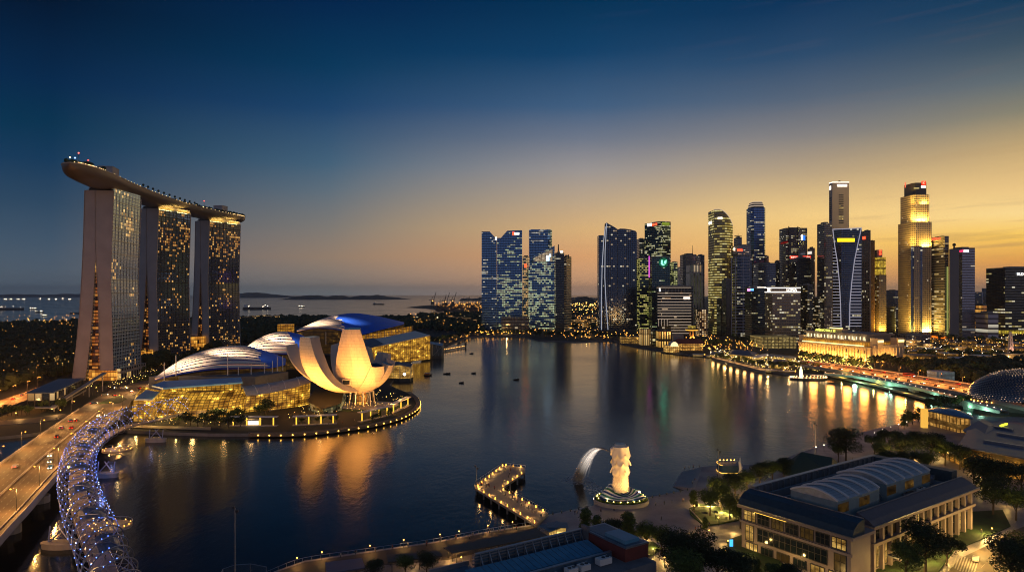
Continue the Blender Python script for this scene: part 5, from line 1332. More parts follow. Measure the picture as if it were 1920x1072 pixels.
t25 = tower('dark grey mid-rise between the grid tower and the twin-masted one', 1412, 1455, 494, 1560, 36, 0, FB('midrise', wall='#343743', glass='#1b2230', lit=.12, c1=Lw, c2=Lc, es=.8, wv=.45, seed=32, **OFF))
t26 = tower('narrow grey block peeping above the mid-rise roof', 1431, 1441.5, 481, 1640, 24, 0, FB('peep', wall='#6a5648', glass='#3a3230', lit=.02, c1=Lw, c2=Lc, es=.7, wv=.5, seed=33, **OFF)); t27 = tower('narrow dark block left of the twin-masted tower', 1452.5, 1462, 489.5, 1600, 24, 0, FB('peep2', wall='#232732', glass='#151b28', lit=.12, c1=Lw, c2=Lc, es=.7, wv=.5, seed=34, **OFF))
t28 = tower('grey tower divided by two dark vertical masts, blue and white sign at its top right', 1461, 1513.6, 428.5, 1600, 40, 0, FB('twin_mast', wall='#4a474c', glass='#1c1f28', lit=.18, c1='#ffe07a', c2=Lc, es=.7, wv=.5, seed=35, **OFF))
for x in (1479, 1496): mb = MB(); mb.beam(A(x, 424, 1598.6), A(x, 530, 1598.6), 1.6, 1.6); mb.build('vertical_mast', M_dark, t28)
panel(t28, 1503.6, 445, 3.2, 9.5, emit('sign_white','#fff4e4',3.5)); panel(t28, 1507.5, 446, 4.2, 9, emit('sign_blue','#1e66d0',2.0)); panel(t28, 1471, 455, 12, 3.5, emit('sign_dkred','#8a1414',.6))
t29 = tower('dark tower with two glowing red signs along its roof', 1480.5, 1520, 484, 1500, 38, 0, FB('red_pair', wall='#12161c', glass='#0c121c', lit=.24, c1=Lw, c2=Lc, es=.7, wv=.5, seed=36, **OFF))
for x, t_ in ((1488.5,'EBS'), (1512.5,'ELAO')): panel(t29, x, 482.3, 15 if x < 1500 else 15, 4.6, emit('sign_red','#ff3a22',2.2), 'sign'); letters(t29, x, 482.5, t_, 3.2, emit('sign_pink','#ffb0a0',3.0), 11, proud=1.6)
t30 = tower('beige tower edge with a pale sign, right of the red signs', 1514, 1527.5, 466, 1560, 34, 0, FB('beige_edge', wall='#776a5e', glass='#3a3430', lit=.08, c1=Lw, c2=Lc, es=.8, wv=.5, wu=.35, seed=37, **OFF)); panel(t30, 1518.5, 474, 6, 5, emit('sign_dim','#e8dcd0',1.2))
t31 = tower('broad office block with a white-lit roof band and bold white lettering', 1434, 1501, 539, 1180, 36, 0, FB('band_block', wall='#5e564e', glass='#241f1a', lit=.34, c1='#ffe07a', c2=Lc, es=.8, wv=.5, wu=.14, cw=4, fh=5.0, run=.3, seed=38, clump=.3), cap='none')
for y in (539.5, 547.5): mb = MB(); mb.beam(A(1434,y,1179), A(1501,y,1179), 1.0, 1.5); mb.build('light_band', emit('band_white','#fff0dc',2.6), t31)
letters(t31, 1443, 543.7, 'SFK', 6.0, emit('sign_white','#fff4e4',3.5), 14, proud=1.2); letters(t31, 1484, 543.7, 'LONA', 5.2, emit('sign_white','#fff4e4',3.5), 19, proud=1.2)
mb = MB(); mb.prism([(xAt(1429,1120),1120),(xAt(1493,1120),1120),(xAt(1496,1120),1178),(xAt(1430,1120),1178)], 2, zAt(632,1120)); mb.build('podium', glow_glass('podium_glow', '#8a6a20', '#ffe08a', '#4a4438', 6, 5, .5, 44, .3, .4), t31)
t32 = tower('dark glass block with a small pink and blue sign, left of the white-lettered block', 1397, 1437, 540, 1300, 36, 0, FB('dark_pinkblue', wall='#0a0f16', glass='#081018', lit=.12, c1='#ffe890', c2=Lc, es=.7, wv=.5, seed=39, **OFF))
panel(t32, 1404.5, 543.5, 5, 3.5, emit('sign_rose','#ff8ad8',3.0)); panel(t32, 1410, 543, 6, 3.8, emit('sign_azure','#5a9aff',3.0)); panel(t32, 1424, 634, 9, 2, emit('sign_magenta','#d02a7a',1.5)); mb = MB(); mb.beam(A(1420,538.6,1298), A(1436,538.6,1298), 1, 1.2); mb.build('light_band', emit('band_white','#fff0dc',2.6), t32)
t33 = tower('dark block with scattered yellow windows right of the white-lettered block', 1500, 1524, 535, 1300, 34, 0, FB('dark_right', wall='#12110f', glass='#0e0d0d', lit=.30, c1='#ffd060', c2=Lc, es=.8, wv=.5, seed=41, **OFF))
t34 = tower('low lit block filling the gap under the red-signed towers', 1522, 1536, 560, 1320, 30, 0, FB('gap_block', wall='#241f18', glass='#15120e', lit=.45, c1='#ffc04a', c2=Lc, es=.7, wv=.5, seed=42, **OFF))
# tall twin slab with lit roofline
F_ovb = FB('tall_slab_wall', wall='#6b5f5a', glass='#2a2422', lit=.0, c1=Lw, c2=Lc, es=.8, wv=.5, wu=.25, cw=60, fh=4.2, seed=43)
M_slab = plain('grey_brown_slab', (.52,.45,.42), .6, .06, .05)
t35 = tower('tallest grey slab tower of the skyline, white-lit roofline and sign', 1554.5, 1592, 342, 1460, 15, 0, M_slab, cap='none')
Q, zt = root_info[t35.name]; mb = MB()
for i in range(4): a, b = Q[i], Q[(i+1) % 4]; mb.beam((*a, zt+.2), (*b, zt+.2), .7, 1.4)
mb.build('roof_light_band', emit('band_white','#fff0dc',2.6), t35)
panel(t35, 1579, 348, 18, 4.2, emit('sign_white2','#ffeed8',2.6)); panel(t35, 1556.8, 352.5, 2.2, 7, emit('sign_white2','#ffeed8',2.6)); mast_on(t35, 1574, 341, 339, 1465, 4)
for k, y in enumerate(list(range(366, 420, 4))):
    lit_ = k in (5, 6, 10, 11); o, _, _ = panel(t35, 1577, y, 9, 1.7, facade('slot_lit' , wall='#2a2422', glass='#1a1412', lit=.8, c1='#ffd040', c2='#ffe890', es=.8, wu=.3, wv=0, cw=2.6, fh=9, seed=44) if lit_ else M_glassd, 'window_slot', proud=.2)
for k in range(11): panel(t35, 1557.3, 372+k*4, 2.6, 2.2, M_glassd, 'window_slot', proud=.2)
t36 = tower('lower grey slab joined to the left of the tallest tower, floors lit yellow', 1532, 1560, 419.5, 1440, 34, 0, FB('lower_slab', wall='#3c3836', glass='#221f20', lit=.26, c1='#ffd860', c2=Lc, es=.7, wv=.45, seed=45, **OFF))
# hourglass-framed tower
t37 = tower('dark glass tower framed by two curving white lines, bright yellow sign', 1561, 1616, 428.5, 1300, 36, 0, FB('hourglass', wall='#151a26', glass='#0c1424', lit=.04, c1=Lw, c2=Lc, es=.8, wv=.35, seed=46, **OFF), cap='none')
E_fr = emit('frame_line', '#cfcadc', .55)
for pts in (((1561.5,430),(1565,460),(1570,490),(1574,530),(1576,570),(1577,613)), ((1615,428),(1608,460),(1602,490),(1597,530),(1593.5,570),(1593,613)), ((1561,430),(1615.5,427.5))):
    mb = MB(); mb.tube([A(x, y, 1298.4) for x, y in pts], .85, 4); mb.build('frame_line', E_fr, t37)
def xl(y): return 1561.5+15.5*min(1, (y-430)/140)**.8
def xr(y): return 1615-22*min(1, (y-430)/140)**.8
for k in range(26):
    y = 466+k*5.8
    if y < 613:
        for p_, q_ in ((1561.5, xl(y)), (xr(y), 1615)): mbl = MB(); mbl.beam(A(p_,y,1298.6), A(q_,y,1298.6), .7, 1.0); mbl.build('balcony_glow_line', E_fr, t37)  # balcony edges given a glow so they show white, no lamps there
for x in (1586,): panel(t37, x, 450, 32, 6.5, emit('sign_yellow','#ffd21a',2.6)); 
o = tower('brown slab edge with a red beacon right of the white-framed tower', 1616, 1627.5, 433, 1330, 30, 0, FB('brown_edge', wall='#77655a', glass='#1c1718', lit=.04, c1=Lw, c2=Lc, es=.8, wv=.4, wu=.5, cw=6, fh=5.5, seed=47)); panel(o, 1620.5, 446, 3.5, 5, emit('sign_red','#ff4a2a',3.0), 'beacon')
o = tower('thin brown slab with a rounded top behind the red beacon', 1627, 1631.5, 452, 1360, 26, 0, FB('thin_slab', wall='#8a6c4a', glass='#3a2c20', lit=.02, c1=Lw, c2=Lc, es=.8, wv=.4, wu=.5, seed=48, **OFF))
t38 = tower('tower with a golden floodlit head and a pair of red discs', 1631, 1662, 515, 1350, 34, 0, FB('gold_head', wall='#5a4c3a', glass='#1e1a16', lit=.12, c1='#ffd24a', c2=Lc, es=.7, wv=.5, wu=.35, cw=4, fh=4.2, seed=49), cap='none')
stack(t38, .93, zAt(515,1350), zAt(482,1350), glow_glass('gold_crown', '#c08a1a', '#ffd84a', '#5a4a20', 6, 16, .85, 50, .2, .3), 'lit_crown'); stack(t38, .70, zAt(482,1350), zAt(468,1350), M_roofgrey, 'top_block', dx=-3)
for y in (470.5, 476): c = A(1650.5, y, 1350+3); mb = MB(); mb.tube([c+Vector((0,-1,0)), c], 2.4, 12); mb.build('sign_disc', emit('sign_red','#ff4a2a',3.0), t38)
t39 = tower('dark blocky tower seen between the golden-headed and the tallest stepped towers', 1662, 1684, 545, 1500, 34, 0, FB('between', wall='#35323a', glass='#1b1d28', lit=.03, c1=Lw, c2=Lc, es=.7, wv=.5, seed=51, **OFF)); o = tower('low dark block with a few white windows at the foot of the gap', 1662, 1678, 577, 1345, 30, 0, FB('between2', wall='#14141a', glass='#0d0f16', lit=.16, c1=Lc, c2=Lw, es=.8, wv=.5, seed=52, **OFF))
# stepped granite tower, floodlit from its setbacks
F_gran = FB('punched_granite', wall='#8a7a68', glass='#17130f', lit=.06, c1='#ffc860', c2=Lc, es=.7, wv=.42, wu=.45, cw=3.7, fh=4.2, run=.4, seed=53)
oct_ = lambda w, d=52, k=.14: [(w*k,0),(w*(1-k),0),(w,w*k),(w,d-w*k),(w*(1-k),d),(w*k,d),(0,d-w*k),(0,w*k)]
Yu = 1330
t40 = tower('tallest stepped granite tower, floodlit gold at its setbacks, red logo on top', 1684, 1747, 416, Yu, 60, 0, F_gran, foot=lambda w: oct_(w, 60), cap='none')
stack(t40, (.86,.86), zAt(416,Yu), zAt(364,Yu), F_gran, 'middle_block'); stack(t40, (.66,.66), zAt(364,Yu), zAt(341,Yu), plain('dark_crown', (.10,.09,.085), .5, .1), 'top_block', dx=1)
F_strip = FB('dark_glass_strip', wall='#1c2230', glass='#101a30', lit=.20, c1='#ffe8a0', c2=Lc, es=.8, wv=.3, wu=.1, cw=5, fh=4.2, seed=54)
mb = MB(); a = A(1709,470,Yu-.8); mb.box(xAt(1708,Yu), Yu-.9, 2, xAt(1729,Yu), Yu+.5, zAt(462,Yu)); mb.build('glass_strip', F_strip, t40)
mb = MB(); mb.box(xAt(1713,Yu), Yu-2.6, 2, xAt(1724,Yu), Yu-.92, zAt(462,Yu)); mb.build('centre_rib', F_gran, t40)
BV.clear()
panel(t40, 1731.5, 343.5, 8, 8, emit('sign_red','#e02a10',2.0)); letters(t40, 1731.5, 343.5, 'K', 6, emit('sign_pink','#ff9a7a',2.5), 4.5, proud=1.3); panel(t40, 1731, 350.5, 8, 3.5, emit('sign_white','#fff4e4',3.5)); panel(t40, 1697, 347, 1.6, 10, emit('sign_redthin','#ff6a4a',1.5)); panel(t40, 1718, 353, 10, 2.5, emit('sign_cream2','#c8b070',.9))
Q, _ = root_info[t40.name]
def flood(px0, px1, py, Y, power, root, n=3, col=(1,.62,.10), out=4.5, aim=20):
    for i in range(n):
        x = xAt(px0+(px1-px0)*(i+.5)/n, Y); z = zAt(py, Y)
        light('AREA', (x, Y-out, z), power*.8, col, root, size=(px1-px0)*Y/F/n*.8, sy=1.2, aim=(x, Y+.5, z+aim))
flood(1688, 1708, 462, Yu, 30000, t40, 2); flood(1729, 1744, 462, Yu, 30000, t40, 2); flood(1695, 1738, 415, Yu+5, 34000, t40, 4); flood(1697, 1707, 383, Yu+5, 22000, t40, 1); flood(1726, 1738, 383, Yu+5, 22000, t40, 1)
flood(1692, 1707, 622, Yu, 60000, t40, 2, aim=30); flood(1730, 1745, 622, Yu, 60000, t40, 2, aim=30); flood(1632, 1660, 620, 1350, 45000, t38, 2, aim=28)
for px0, px1, py, Y in ((1688,1708,462,Yu),(1729,1744,462,Yu),(1697,1738,415.5,Yu+5)): mb = MB(); mb.box(xAt(px0,Y), Y-3.0, zAt(py,Y)-1.5, xAt(px1,Y), Y-1, zAt(py,Y)-.9); mb.build('floodlight_ledge', M_concd, t40)
t41 = tower('horizontally ribbed grey tower with a small red sign, edged with a greenish light', 1747, 1779, 444, 1300, 40, 0, FB('ribbed_grey', wall='#5a5452', glass='#1c1a1c', lit=.30, c1='#ffc85a', c2='#ffe8b0', es=.8, wv=.5, wu=.04, cw=7, fh=4.8, run=.3, seed=55, clump=.8))
panel(t41, 1753.5, 448, 11, 3.6, emit('sign_red','#ff4a2a',3.0)); mb = MB(); mb.beam(A(1776.5,500,1298.5), A(1776.5,632,1298.5), 4.0, 1); mb.build('edge_light', emit('green_edge','#b0b460',.65), t41); panel(t41, 1760, 632, 24, 3.5, emit('amber_base','#ff7a1a',1.3), 'lit_base')
t42 = tower('pale grey tower with a plain left slab and a pink and white sign', 1780, 1828, 466, 1290, 38, 0, FB('pale_grey_tower', wall='#57545c', glass='#2a2d3a', lit=.12, c1='#ffd8b0', c2=Lc, es=.7, wv=.5, wu=.02, cw=8, fh=5.0, seed=56))
mb = MB(); mb.box(xAt(1780,1289), 1287.5, 2, xAt(1797,1289), 1289.6, zAt(467,1289)); mb.build('plain_slab', plain('grey_slab', (.17,.165,.185), .6, .05), t42); BV.clear()
panel(t42, 1811, 470.5, 10, 3.4, emit('sign_white','#fff4e4',3.5)); panel(t42, 1803.5, 470.5, 4, 3.4, emit('sign_hot','#e03060',2.0)); mast_on(t42, 1789, 465, 458, 1290, 2.0); mb = MB(); mb.ball(tuple(A(1789,459,1290)), 3.2, 8, 5); mb.build('dish', M_dark, t42)
t43 = tower('squat plain grey block with faint horizontal panels, right of the pale grey tower', 1829, 1872, 588, 1250, 34, 0, FB('squat_grey', wall='#3f3a42', glass='#544e56', lit=.0, c1=Lw, c2=Lc, es=.5, wv=.35, wu=.0, cw=80, fh=9, rough=.6, seed=57), name='grey_block', cat='building')
o = tower('small amber-lit block peering over the squat grey block', 1828, 1850, 572, 1330, 24, 0, FB('amber_peer', wall='#3a3230', glass='#c07820', lit=.6, c1='#ffa030', c2='#ffb850', es=.7, wv=.3, wu=.05, cw=8, fh=8, seed=58), name='grey_block', cat='building')
t44 = tower('wide black glass block at the right edge with a white sign', 1849, 1965, 503, 1320, 44, 8, FB('black_wide', wall='#1a1a20', glass='#0c0f16', lit=.26, c1='#ffe060', c2=Lc, es=.7, wv=.5, wu=.05, cw=7, fh=5.4, run=.13, seed=59, clump=.5))
letters(t44, 1912, 514, 'BLD', 5.5, emit('sign_white','#fff4e4',3.5), 13, proud=1.3); mb = MB(); a, b = A(1872,622,1318), A(1962,622,1318); mb.beam(a, b, 2, 7); mb.build('lit_band', glow_glass('band_gold', '#a08020', '#ffe04a', '#3a3010', 5, 30, .8, 60, .2, .4), t44)
o = tower('low grey civic block at the foot of the tallest stepped tower', 1682, 1744, 629, 1240, 30, 0, FB('civic', wall='#3a3a42', glass='#1c1f28', lit=.1, c1='#ffe0a0', c2=Lc, es=.7, wv=.5, wu=.5, cw=8, fh=9, seed=61), name='civic_building', cat='building')
o = tower('small pale block beside the foot of the white-framed tower', 1545.5, 1560, 577, 1240, 26, 0, FB('small_pale', wall='#8a7a70', glass='#4a4038', lit=.4, c1='#ffc878', c2=Lc, es=.6, wv=.5, wu=.5, cw=5, fh=5, seed=62), name='pale_block', cat='building')
# haze-blue blocks far behind
for k, (x0, x1, y, lab) in enumerate(((1828,1842,547,'distant pale apartment block seen left of the black glass block'),(1841,1850,540,'taller distant block just left of the black glass block'),(1668,1682,548,'distant block in the gap left of the tallest stepped tower'),(1545,1556,540,'distant block showing beside the joined grey slab'),(1270,1277,500,'distant block showing right of the lime-lit floors'))):
    tower(lab, x0, x1, y, 2600, 40, 0, FB(f'distant_block_{k}', wall='#3c3a44', glass='#2a2c38', lit=.04, c1=Lo, c2=Lc, es=.6, wv=.5, seed=70+k, **OFF), name='distant_block', cat='building', cap='none')
# ------------------------------------------------------------------ colonnaded hotel by the river mouth
F_frieze = glow_glass('gold_frieze', '#c06a10', '#ffb43a', '#8a6a3a', 4.2, 9, .62, 71, .18, .1, lo=.35)
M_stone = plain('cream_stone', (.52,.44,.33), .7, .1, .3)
M_stonel = plain('floodlight_tinted_stone', (.60,.48,.32), .7, .1, .3)  # lighter, warmer copy of the cream stone, floodlight put into the colour
fh = thing('colonnaded_hotel', 'grand colonnaded stone hotel floodlit gold behind the road bridge', 'hotel', (470, 960, 2))
FLc, FRc = Vector((425,1005,0)), Vector((466,894,0)); du = (FRc-FLc); LF = du.length; du.normalize(); dn_ = Vector((-du.y, du.x, 0))      # dn_ points away from the bay
if dn_.x < 0: dn_ = -dn_
def FP(a, b, z=0): q = FLc + du*a + dn_*b; return Vector((q.x, q.y, z))
def fblock(a0, a1, b0, b1, z0, z1, m, nm, mb=None, tm=None):
    w = MB(); w.prism([tuple(FP(a,b).xy) for a, b in ((a0,b0),(a1,b0),(a1,b1),(a0,b1))], z0, z1, 0, topmi=1); return w.build(nm, [m, tm or M_roofgrey], fh)
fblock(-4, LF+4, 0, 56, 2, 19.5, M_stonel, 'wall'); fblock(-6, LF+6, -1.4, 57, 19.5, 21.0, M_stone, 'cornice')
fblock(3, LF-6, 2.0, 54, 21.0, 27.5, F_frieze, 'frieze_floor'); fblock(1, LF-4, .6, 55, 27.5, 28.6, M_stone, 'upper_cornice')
fblock(6, LF-8, 5, 50, 28.6, 35.0, M_roofgrey, 'attic_floor'); fblock(3, LF-4, 3, 52, 35.0, 37.6, plain('hotel_roof', (.20,.18,.175), .6, .1, .1), 'roof')
for k in range(17):
    w = MB(); a = FP(9+k*(LF-20)/16, 4.6, 29.6); b = FP(9+k*(LF-20)/16+1.6, 4.6, 29.6); w.poly([a, b, b+Vector((0,0,4)), a+Vector((0,0,4))]); w.build('lit_window', emit('attic_window','#ffdca0',2.4), fh)
w = MB(); w.beam(FP(4, -.6, 22.2), FP(LF-6, -.6, 22.2), .8, 1.2); w.build('light_band', emit('cornice_light','#ffe08a',2.6), fh)
for k in range(24):
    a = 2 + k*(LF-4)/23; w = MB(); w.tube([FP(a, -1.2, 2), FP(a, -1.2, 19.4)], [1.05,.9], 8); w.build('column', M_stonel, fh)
for k in range(23):
    a = 2 + (k+.5)*(LF-4)/23
    for z in (5, 12): w = MB(); q = FP(a, -.15, z); e = du*1.05; w.poly([q-e, q+e, q+e+Vector((0,0,4.2)), q-e+Vector((0,0,4.2))]); w.build('window', emit('hotel_window','#ffb440',1.3) if R.random() < .7 else M_glassd, fh)
# end wing toward the bridge
fblock(LF+4, LF+9, 2, 54, 2, 24, M_stonel, 'end_wing'); 
for b in (6, 42): fblock(LF-2, LF+10, b, b+10, 21, 33, M_stonel, 'corner_turret'); w = MB(); c = FP(LF+10.1, b+5, 28); w.beam(FP(LF+10.2, b, 29), FP(LF+10.2, b+10, 29), .5, 3); w.build('light_band', emit('cornice_light','#ffe08a',2.6), fh)
fblock(-8, 2, 4, 20, 21, 31, M_stonel, 'corner_turret')
for k in range(9): w = MB(); a = 6+k*5.5; w.tube([FP(LF+9.6, a, 2), FP(LF+9.6, a, 20)], .9, 8); w.build('column', M_stonel, fh)
# rooftop sign and canopy
w = MB(); w.prism([tuple(FP(a,b).xy) for a, b in ((46,12),(64,12),(64,24),(46,24))], 37.6, 42, 0, topmi=0); w.build('roof_lantern', plain('roof_canopy', (.4,.33,.22), .6, .1), fh)
w = MB(); w.beam(FP(44, 11, 43), FP(66, 11, 43), 1.4, 1.2); w.build('lantern_light', emit('cornice_light','#ffe08a',2.6), fh)
BV.clear()
w = MB(); p = FP(38, 2.6, 38.8)
for k, L in enumerate('ANZICHOTEL S7'): pass
for i in range(12): light('AREA', FP(4+i*(LF-6)/11, -5.5, 3.0), 6500, (1,.50,.10), fh, 4, aim=FP(4+i*(LF-6)/11, 0, 17), sy=1.5)
for i in range(5): light('AREA', FP(LF+14, 6+i*10, 3.0), 6500, (1,.50,.10), fh, 4, aim=FP(LF+9, 6+i*10, 17), sy=1.5)
for i in range(6): light('AREA', FP(8+i*(LF-16)/5, 1.4, 28.9), 1300, (1,.7,.3), fh, 6, aim=FP(8+i*(LF-16)/5, 5, 34), sy=1)
sg = letters(fh, 1586, 629, 'AMERYOTHILL S3', 4.2, emit('sign_lime','#e8e860',2.6), 36); sg.rotation_euler = (pi/2, 0, atan2(-dn_.x, dn_.y)); sg.location = FP(44, 2.5, 39.4) - fh.location
me = sg.data; xs = [v.co.x for v in me.vertices]; sg.scale = (36/(max(xs)-min(xs)), 1.1, 1)

# ------------------------------------------------------------------ waterfront buildings along the far quay
def wf(label, pl, pr, pyb, pyt, depth, m, name='waterfront_pavilion', cat='building', yaw=0, roof=None, z0=2.0, cap='none'):
    Y = (H-z0)*F/(pyb-HY); return tower(label, pl, pr, pyt, Y, depth, yaw, m, z0=z0, name=name, cat=cat, cap=cap, roofm=roof), Y
FG = lambda n, c1, c2, cw, fh_, es, sd, fr=.2: glow_glass(n, c1, c2, '#2a2016', cw, fh_, es, sd, fr, .4, lo=.15)
wf('low lamp-dotted terrace at the water left of the slatted pavilions', 1162, 1199, 643, 631, 18, FG('wf_a','#a06020','#ffc860',3.5,4.5,.8,81,.4))
F_slat = FB('slatted_front', wall='#2a1c10', glass='#160e08', lit=.95, c1='#ffc060', c2='#ffd890', es=1.1, wv=.04, wu=.55, cw=3.4, fh=30, run=.9, seed=82, clump=0)
wf('waterfront pavilion with upright golden slats, dark centre stair beside it', 1198, 1219, 647, 617, 24, F_slat); wf('narrow dark stair block between the two slatted pavilions', 1219, 1230, 648.5, 619, 20, FB('stair_block', wall='#0e1416', glass='#0a1416', lit=.2, c1=Lc, c2=Lw, es=1, wv=.4, cw=5, fh=6, seed=83))
wf('waterfront pavilion with leaning golden slats, right of the dark stair', 1230, 1260, 651, 620, 24, FB('slatted_front2', wall='#3a2610', glass='#2a1a08', lit=.95, c1='#ffae40', c2='#ffd070', es=1.2, wv=.25, wu=.5, cw=4.2, fh=16, run=.9, seed=84, clump=0))
wf('tilted dark-sided pavilion behind the red-roofed hall', 1256, 1282, 652, 628, 24, M_roofgrey)
# red-roofed hall with gable
h_, Yh = wf('long hall with a red-brown pitched roof and bright gable at the water', 1272, 1318, 657, 644, 26, FG('wf_b','#c06a18','#ffc25a',4,5,.95,85), 'red_roofed_hall')
mb = MB(); x0, x1 = xAt(1268,Yh), xAt(1322,Yh); zr_ = zAt(644,Yh); zt_ = zAt(636,Yh)
mb.poly([(x0,Yh-2,zr_),(x1,Yh-2,zr_),(x1-4,Yh+12,zt_),(x0+4,Yh+12,zt_)]); mb.poly([(x1,Yh+26,zr_),(x0,Yh+26,zr_),(x0+4,Yh+12,zt_),(x1-4,Yh+12,zt_)]); mb.poly([(x0,Yh+26,zr_),(x0,Yh-2,zr_),(x0+4,Yh+12,zt_)]); mb.poly([(x1,Yh-2,zr_),(x1,Yh+26,zr_),(x1-4,Yh+12,zt_)])
mb.build('roof', plain('red_brown_tiles', (.16,.04,.03), .7, .2, .6), h_)
g_, Yg = wf('small hall with a glowing white arched gable beside the red roof', 1244, 1274, 660, 648, 18, FG('wf_c','#e08a20','#ffd070',3,4,1.1,86), 'gabled_hall')
mb = MB(); 
for i in range(10):
    a, b = pi*i/10, pi*(i+1)/10; cx_, r_ = xAt(1264,Yg), 6.0; z_ = zAt(648,Yg); mb.poly([(cx_+r_*cos(a),Yg-2,z_+r_*sin(a)*1.2-1),(cx_+r_*cos(b),Yg-2,z_+r_*sin(b)*1.2-1),(cx_+r_*cos(b),Yg+14,z_+r_*sin(b)*1.2-1),(cx_+r_*cos(a),Yg+14,z_+r_*sin(a)*1.2-1)][::-1])
mb.build('vaulted_roof', M_white, g_); mb = MB(); mb.poly([(cx_+r_*cos(pi*i/10), Yg-1.8, z_+r_*sin(pi*i/10)*1.2-1) for i in range(11)]); mb.build('gable_light', emit('gable_glow','#ffd8a0',1.6), g_)
mb = MB(); mb.prism([tuple(G(x,y,1.2).xy) for x, y in ((1240,660),(1290,666),(1290,663),(1240,656))], -1, 1.2); tag(mb.build('landing_stage', M_dark), 'dark landing stage in front of the glowing gabled hall', 'landing stage')
# lookout tower on four columns
lk = thing('lookout_tower', 'lookout tower with a round golden deck on slender columns', 'lookout tower', tuple(G(1298,640,2))); c = G(1297,641,2)
for i in range(4): a = pi/4+i*pi/2; w = MB(); w.tube([(c.x+3.6*cos(a), c.y+3.6*sin(a), 2), (c.x+3.6*cos(a), c.y+3.6*sin(a), zAt(620,c.y))], .8, 6); w.build('column', plain('amber_column', (.6,.35,.15), .6, .05), lk)
z1 = zAt(620,c.y); w = MB(); w.tube([(c.x,c.y,z1),(c.x,c.y,z1+3),(c.x,c.y,z1+5)], [9,12.5,12.5], 20); w.build('deck', M_dark, lk); w = MB(); w.tube([(c.x,c.y,z1+.6),(c.x,c.y,z1+2.6)], [10.2,12.3], 20, cap=False); w.build('light_ring', emit('deck_ring','#ffb440',1.4), lk)
w = MB(); w.box(c.x-6, c.y-5, z1+5, c.x+6, c.y+5, z1+9.5); w.build('top_room', FG('lookout_room','#b08a20','#ffe060',3,5,.9,88), lk); light('POINT', (c.x, c.y-6, 8), 9000, (1,.5,.12), lk, .5)
# blue-roofed market and restaurant roofs on the quay
def hip(label, pts, z, rise, wallm, roofm, name='quay_hall', cat='building', inset=.25):
    P = [G(x, y, z) for x, y in pts]; c = sum(P, Vector())/len(P); r = thing(name, label, cat, (c.x, c.y, 2)); mb = MB()
    mb.prism([tuple((c+(p-c)*.9).xy) for p in P], 2, z, 0); mb.build('wall', wallm, r); rf = MB(); n = len(P)
    a0, a1 = (P[0]+P[-1])/2, (P[n//2]+P[n//2-1])/2; r0, r1 = a0.lerp(a1, inset), a0.lerp(a1, 1-inset); r0.z += rise; r1.z += rise
    if n == 4: rf.poly([P[0],P[1],r1,r0]); rf.poly([P[2],P[3],r0,r1]); rf.poly([P[1],P[2],r1]); rf.poly([P[3],P[0],r0])
    for i in range(n): rf.poly([P[i]-Vector((0,0,.4)), P[(i+1)%n]-Vector((0,0,.4)), P[(i+1)%n], P[i]])
    rf.build('roof', roofm, r); return r
M_bluer = plain('dusk_blue_roof', (.11,.12,.17), .5, .1, .1)
hip('long blue-grey roofed market hall on the quay below the dark pink-signed block', [(1366,663),(1412,668),(1420,661),(1372,655)], 8, 4, FG('mk','#b06a20','#ffcc60',3,3,.9,91), M_bluer)
hip('dark curved-roof restaurant hall on the quay right of the market roof', [(1440,683),(1478,685),(1484,676),(1448,674)], 7, 4, FG('mk2','#b06a20','#ffcc60',3,3,.9,92), M_roofgrey)
hip('flat striped canopy row behind the quay restaurants', [(1410,672),(1442,666),(1440,662),(1408,667)], 6, 1.5, FG('mk3','#c07a20','#ffd470',2.2,3,1.1,93), M_white)
hip('low red-edged canopy before the white-lettered office block', [(1440,667),(1492,672),(1494,668),(1444,663)], 6, 1, FG('mk4','#c07a20','#ffd470',3,3,.9,94), M_roofgrey)
hip('small lit roof left of the market hall among the quay trees', [(1330,664),(1352,666),(1356,660),(1336,658)], 6, 2, FG('mk5','#c07a20','#ffd470',3,3,1.0,95), M_roofgrey)
# floating restaurants and moored boats
def boat(label, px, py, L, name='tour_boat', cat='boat', rz=0, cabin=True, E=None, group=None, hullm=None):
    c = G(px, py, 0); r = thing(name, label, cat, tuple(c), group, rz); w = L*.24; hb = MB(); n = 12
    def hp_(a, b):
        x = -L/2+L*a; ww = w*(1-max(0,(a-.6)/.4)**2.2)*(1 if a > .05 else .85); q = -1+2*b; return (x, ww*q*(1-.25*(1-abs(q))*0), -.5 + (1.5+.9*max(0,a-.6)/.4)*abs(q)**1.6)
    hb.grid(hp_, n, 8); hb.grid(lambda a, b: (lambda p: (p[0], p[1]*(1), 0.95+.9*max(0,a-.6)/.4))(hp_(a, b)), n, 2, flip=True); hb.build('hull', hullm or M_dark, r, local=True)
    if cabin:
        cb = MB(); cb.box(-L*.38, -w*.72, .9, L*.22, w*.72, 2.9); cb.build('cabin', E or FG('boat_cabin','#c07a28','#ffd88a',1.6,2,1.0,97,.3), r, local=True); rf = MB(); rf.box(-L*.41, -w*.82, 2.9, L*.26, w*.82, 3.15); rf.build('roof', M_white, r, local=True)
    else: cb = MB(); cb.box(-L*.1, -w*.5, .9, L*.1, w*.5, 1.7); cb.build('cabin', M_roofgrey, r, local=True)
    if L < 10: return r
    m_ = MB(); m_.octa((L*.3, 0, 3.6), .35); m_.tube([(L*.3,0,1),(L*.3,0,3.3)], .06, 4); m_.build('bow_light', E_warm, r, local=True); return r
boat('long lamp-strung boat moored below the quay restaurants, left of the round fountain deck', 1452, 698, 34, rz=-.5); boat('lamp-strung boat moored just right of the long one', 1478, 700, 26, rz=-.35)
boat('boat with bright bow lamps off the red-roofed hall', 1312, 668, 24, rz=-.4); boat('small lit boat right of the bright-bowed one, near the quay corner', 1333, 670, 16, rz=-.3)
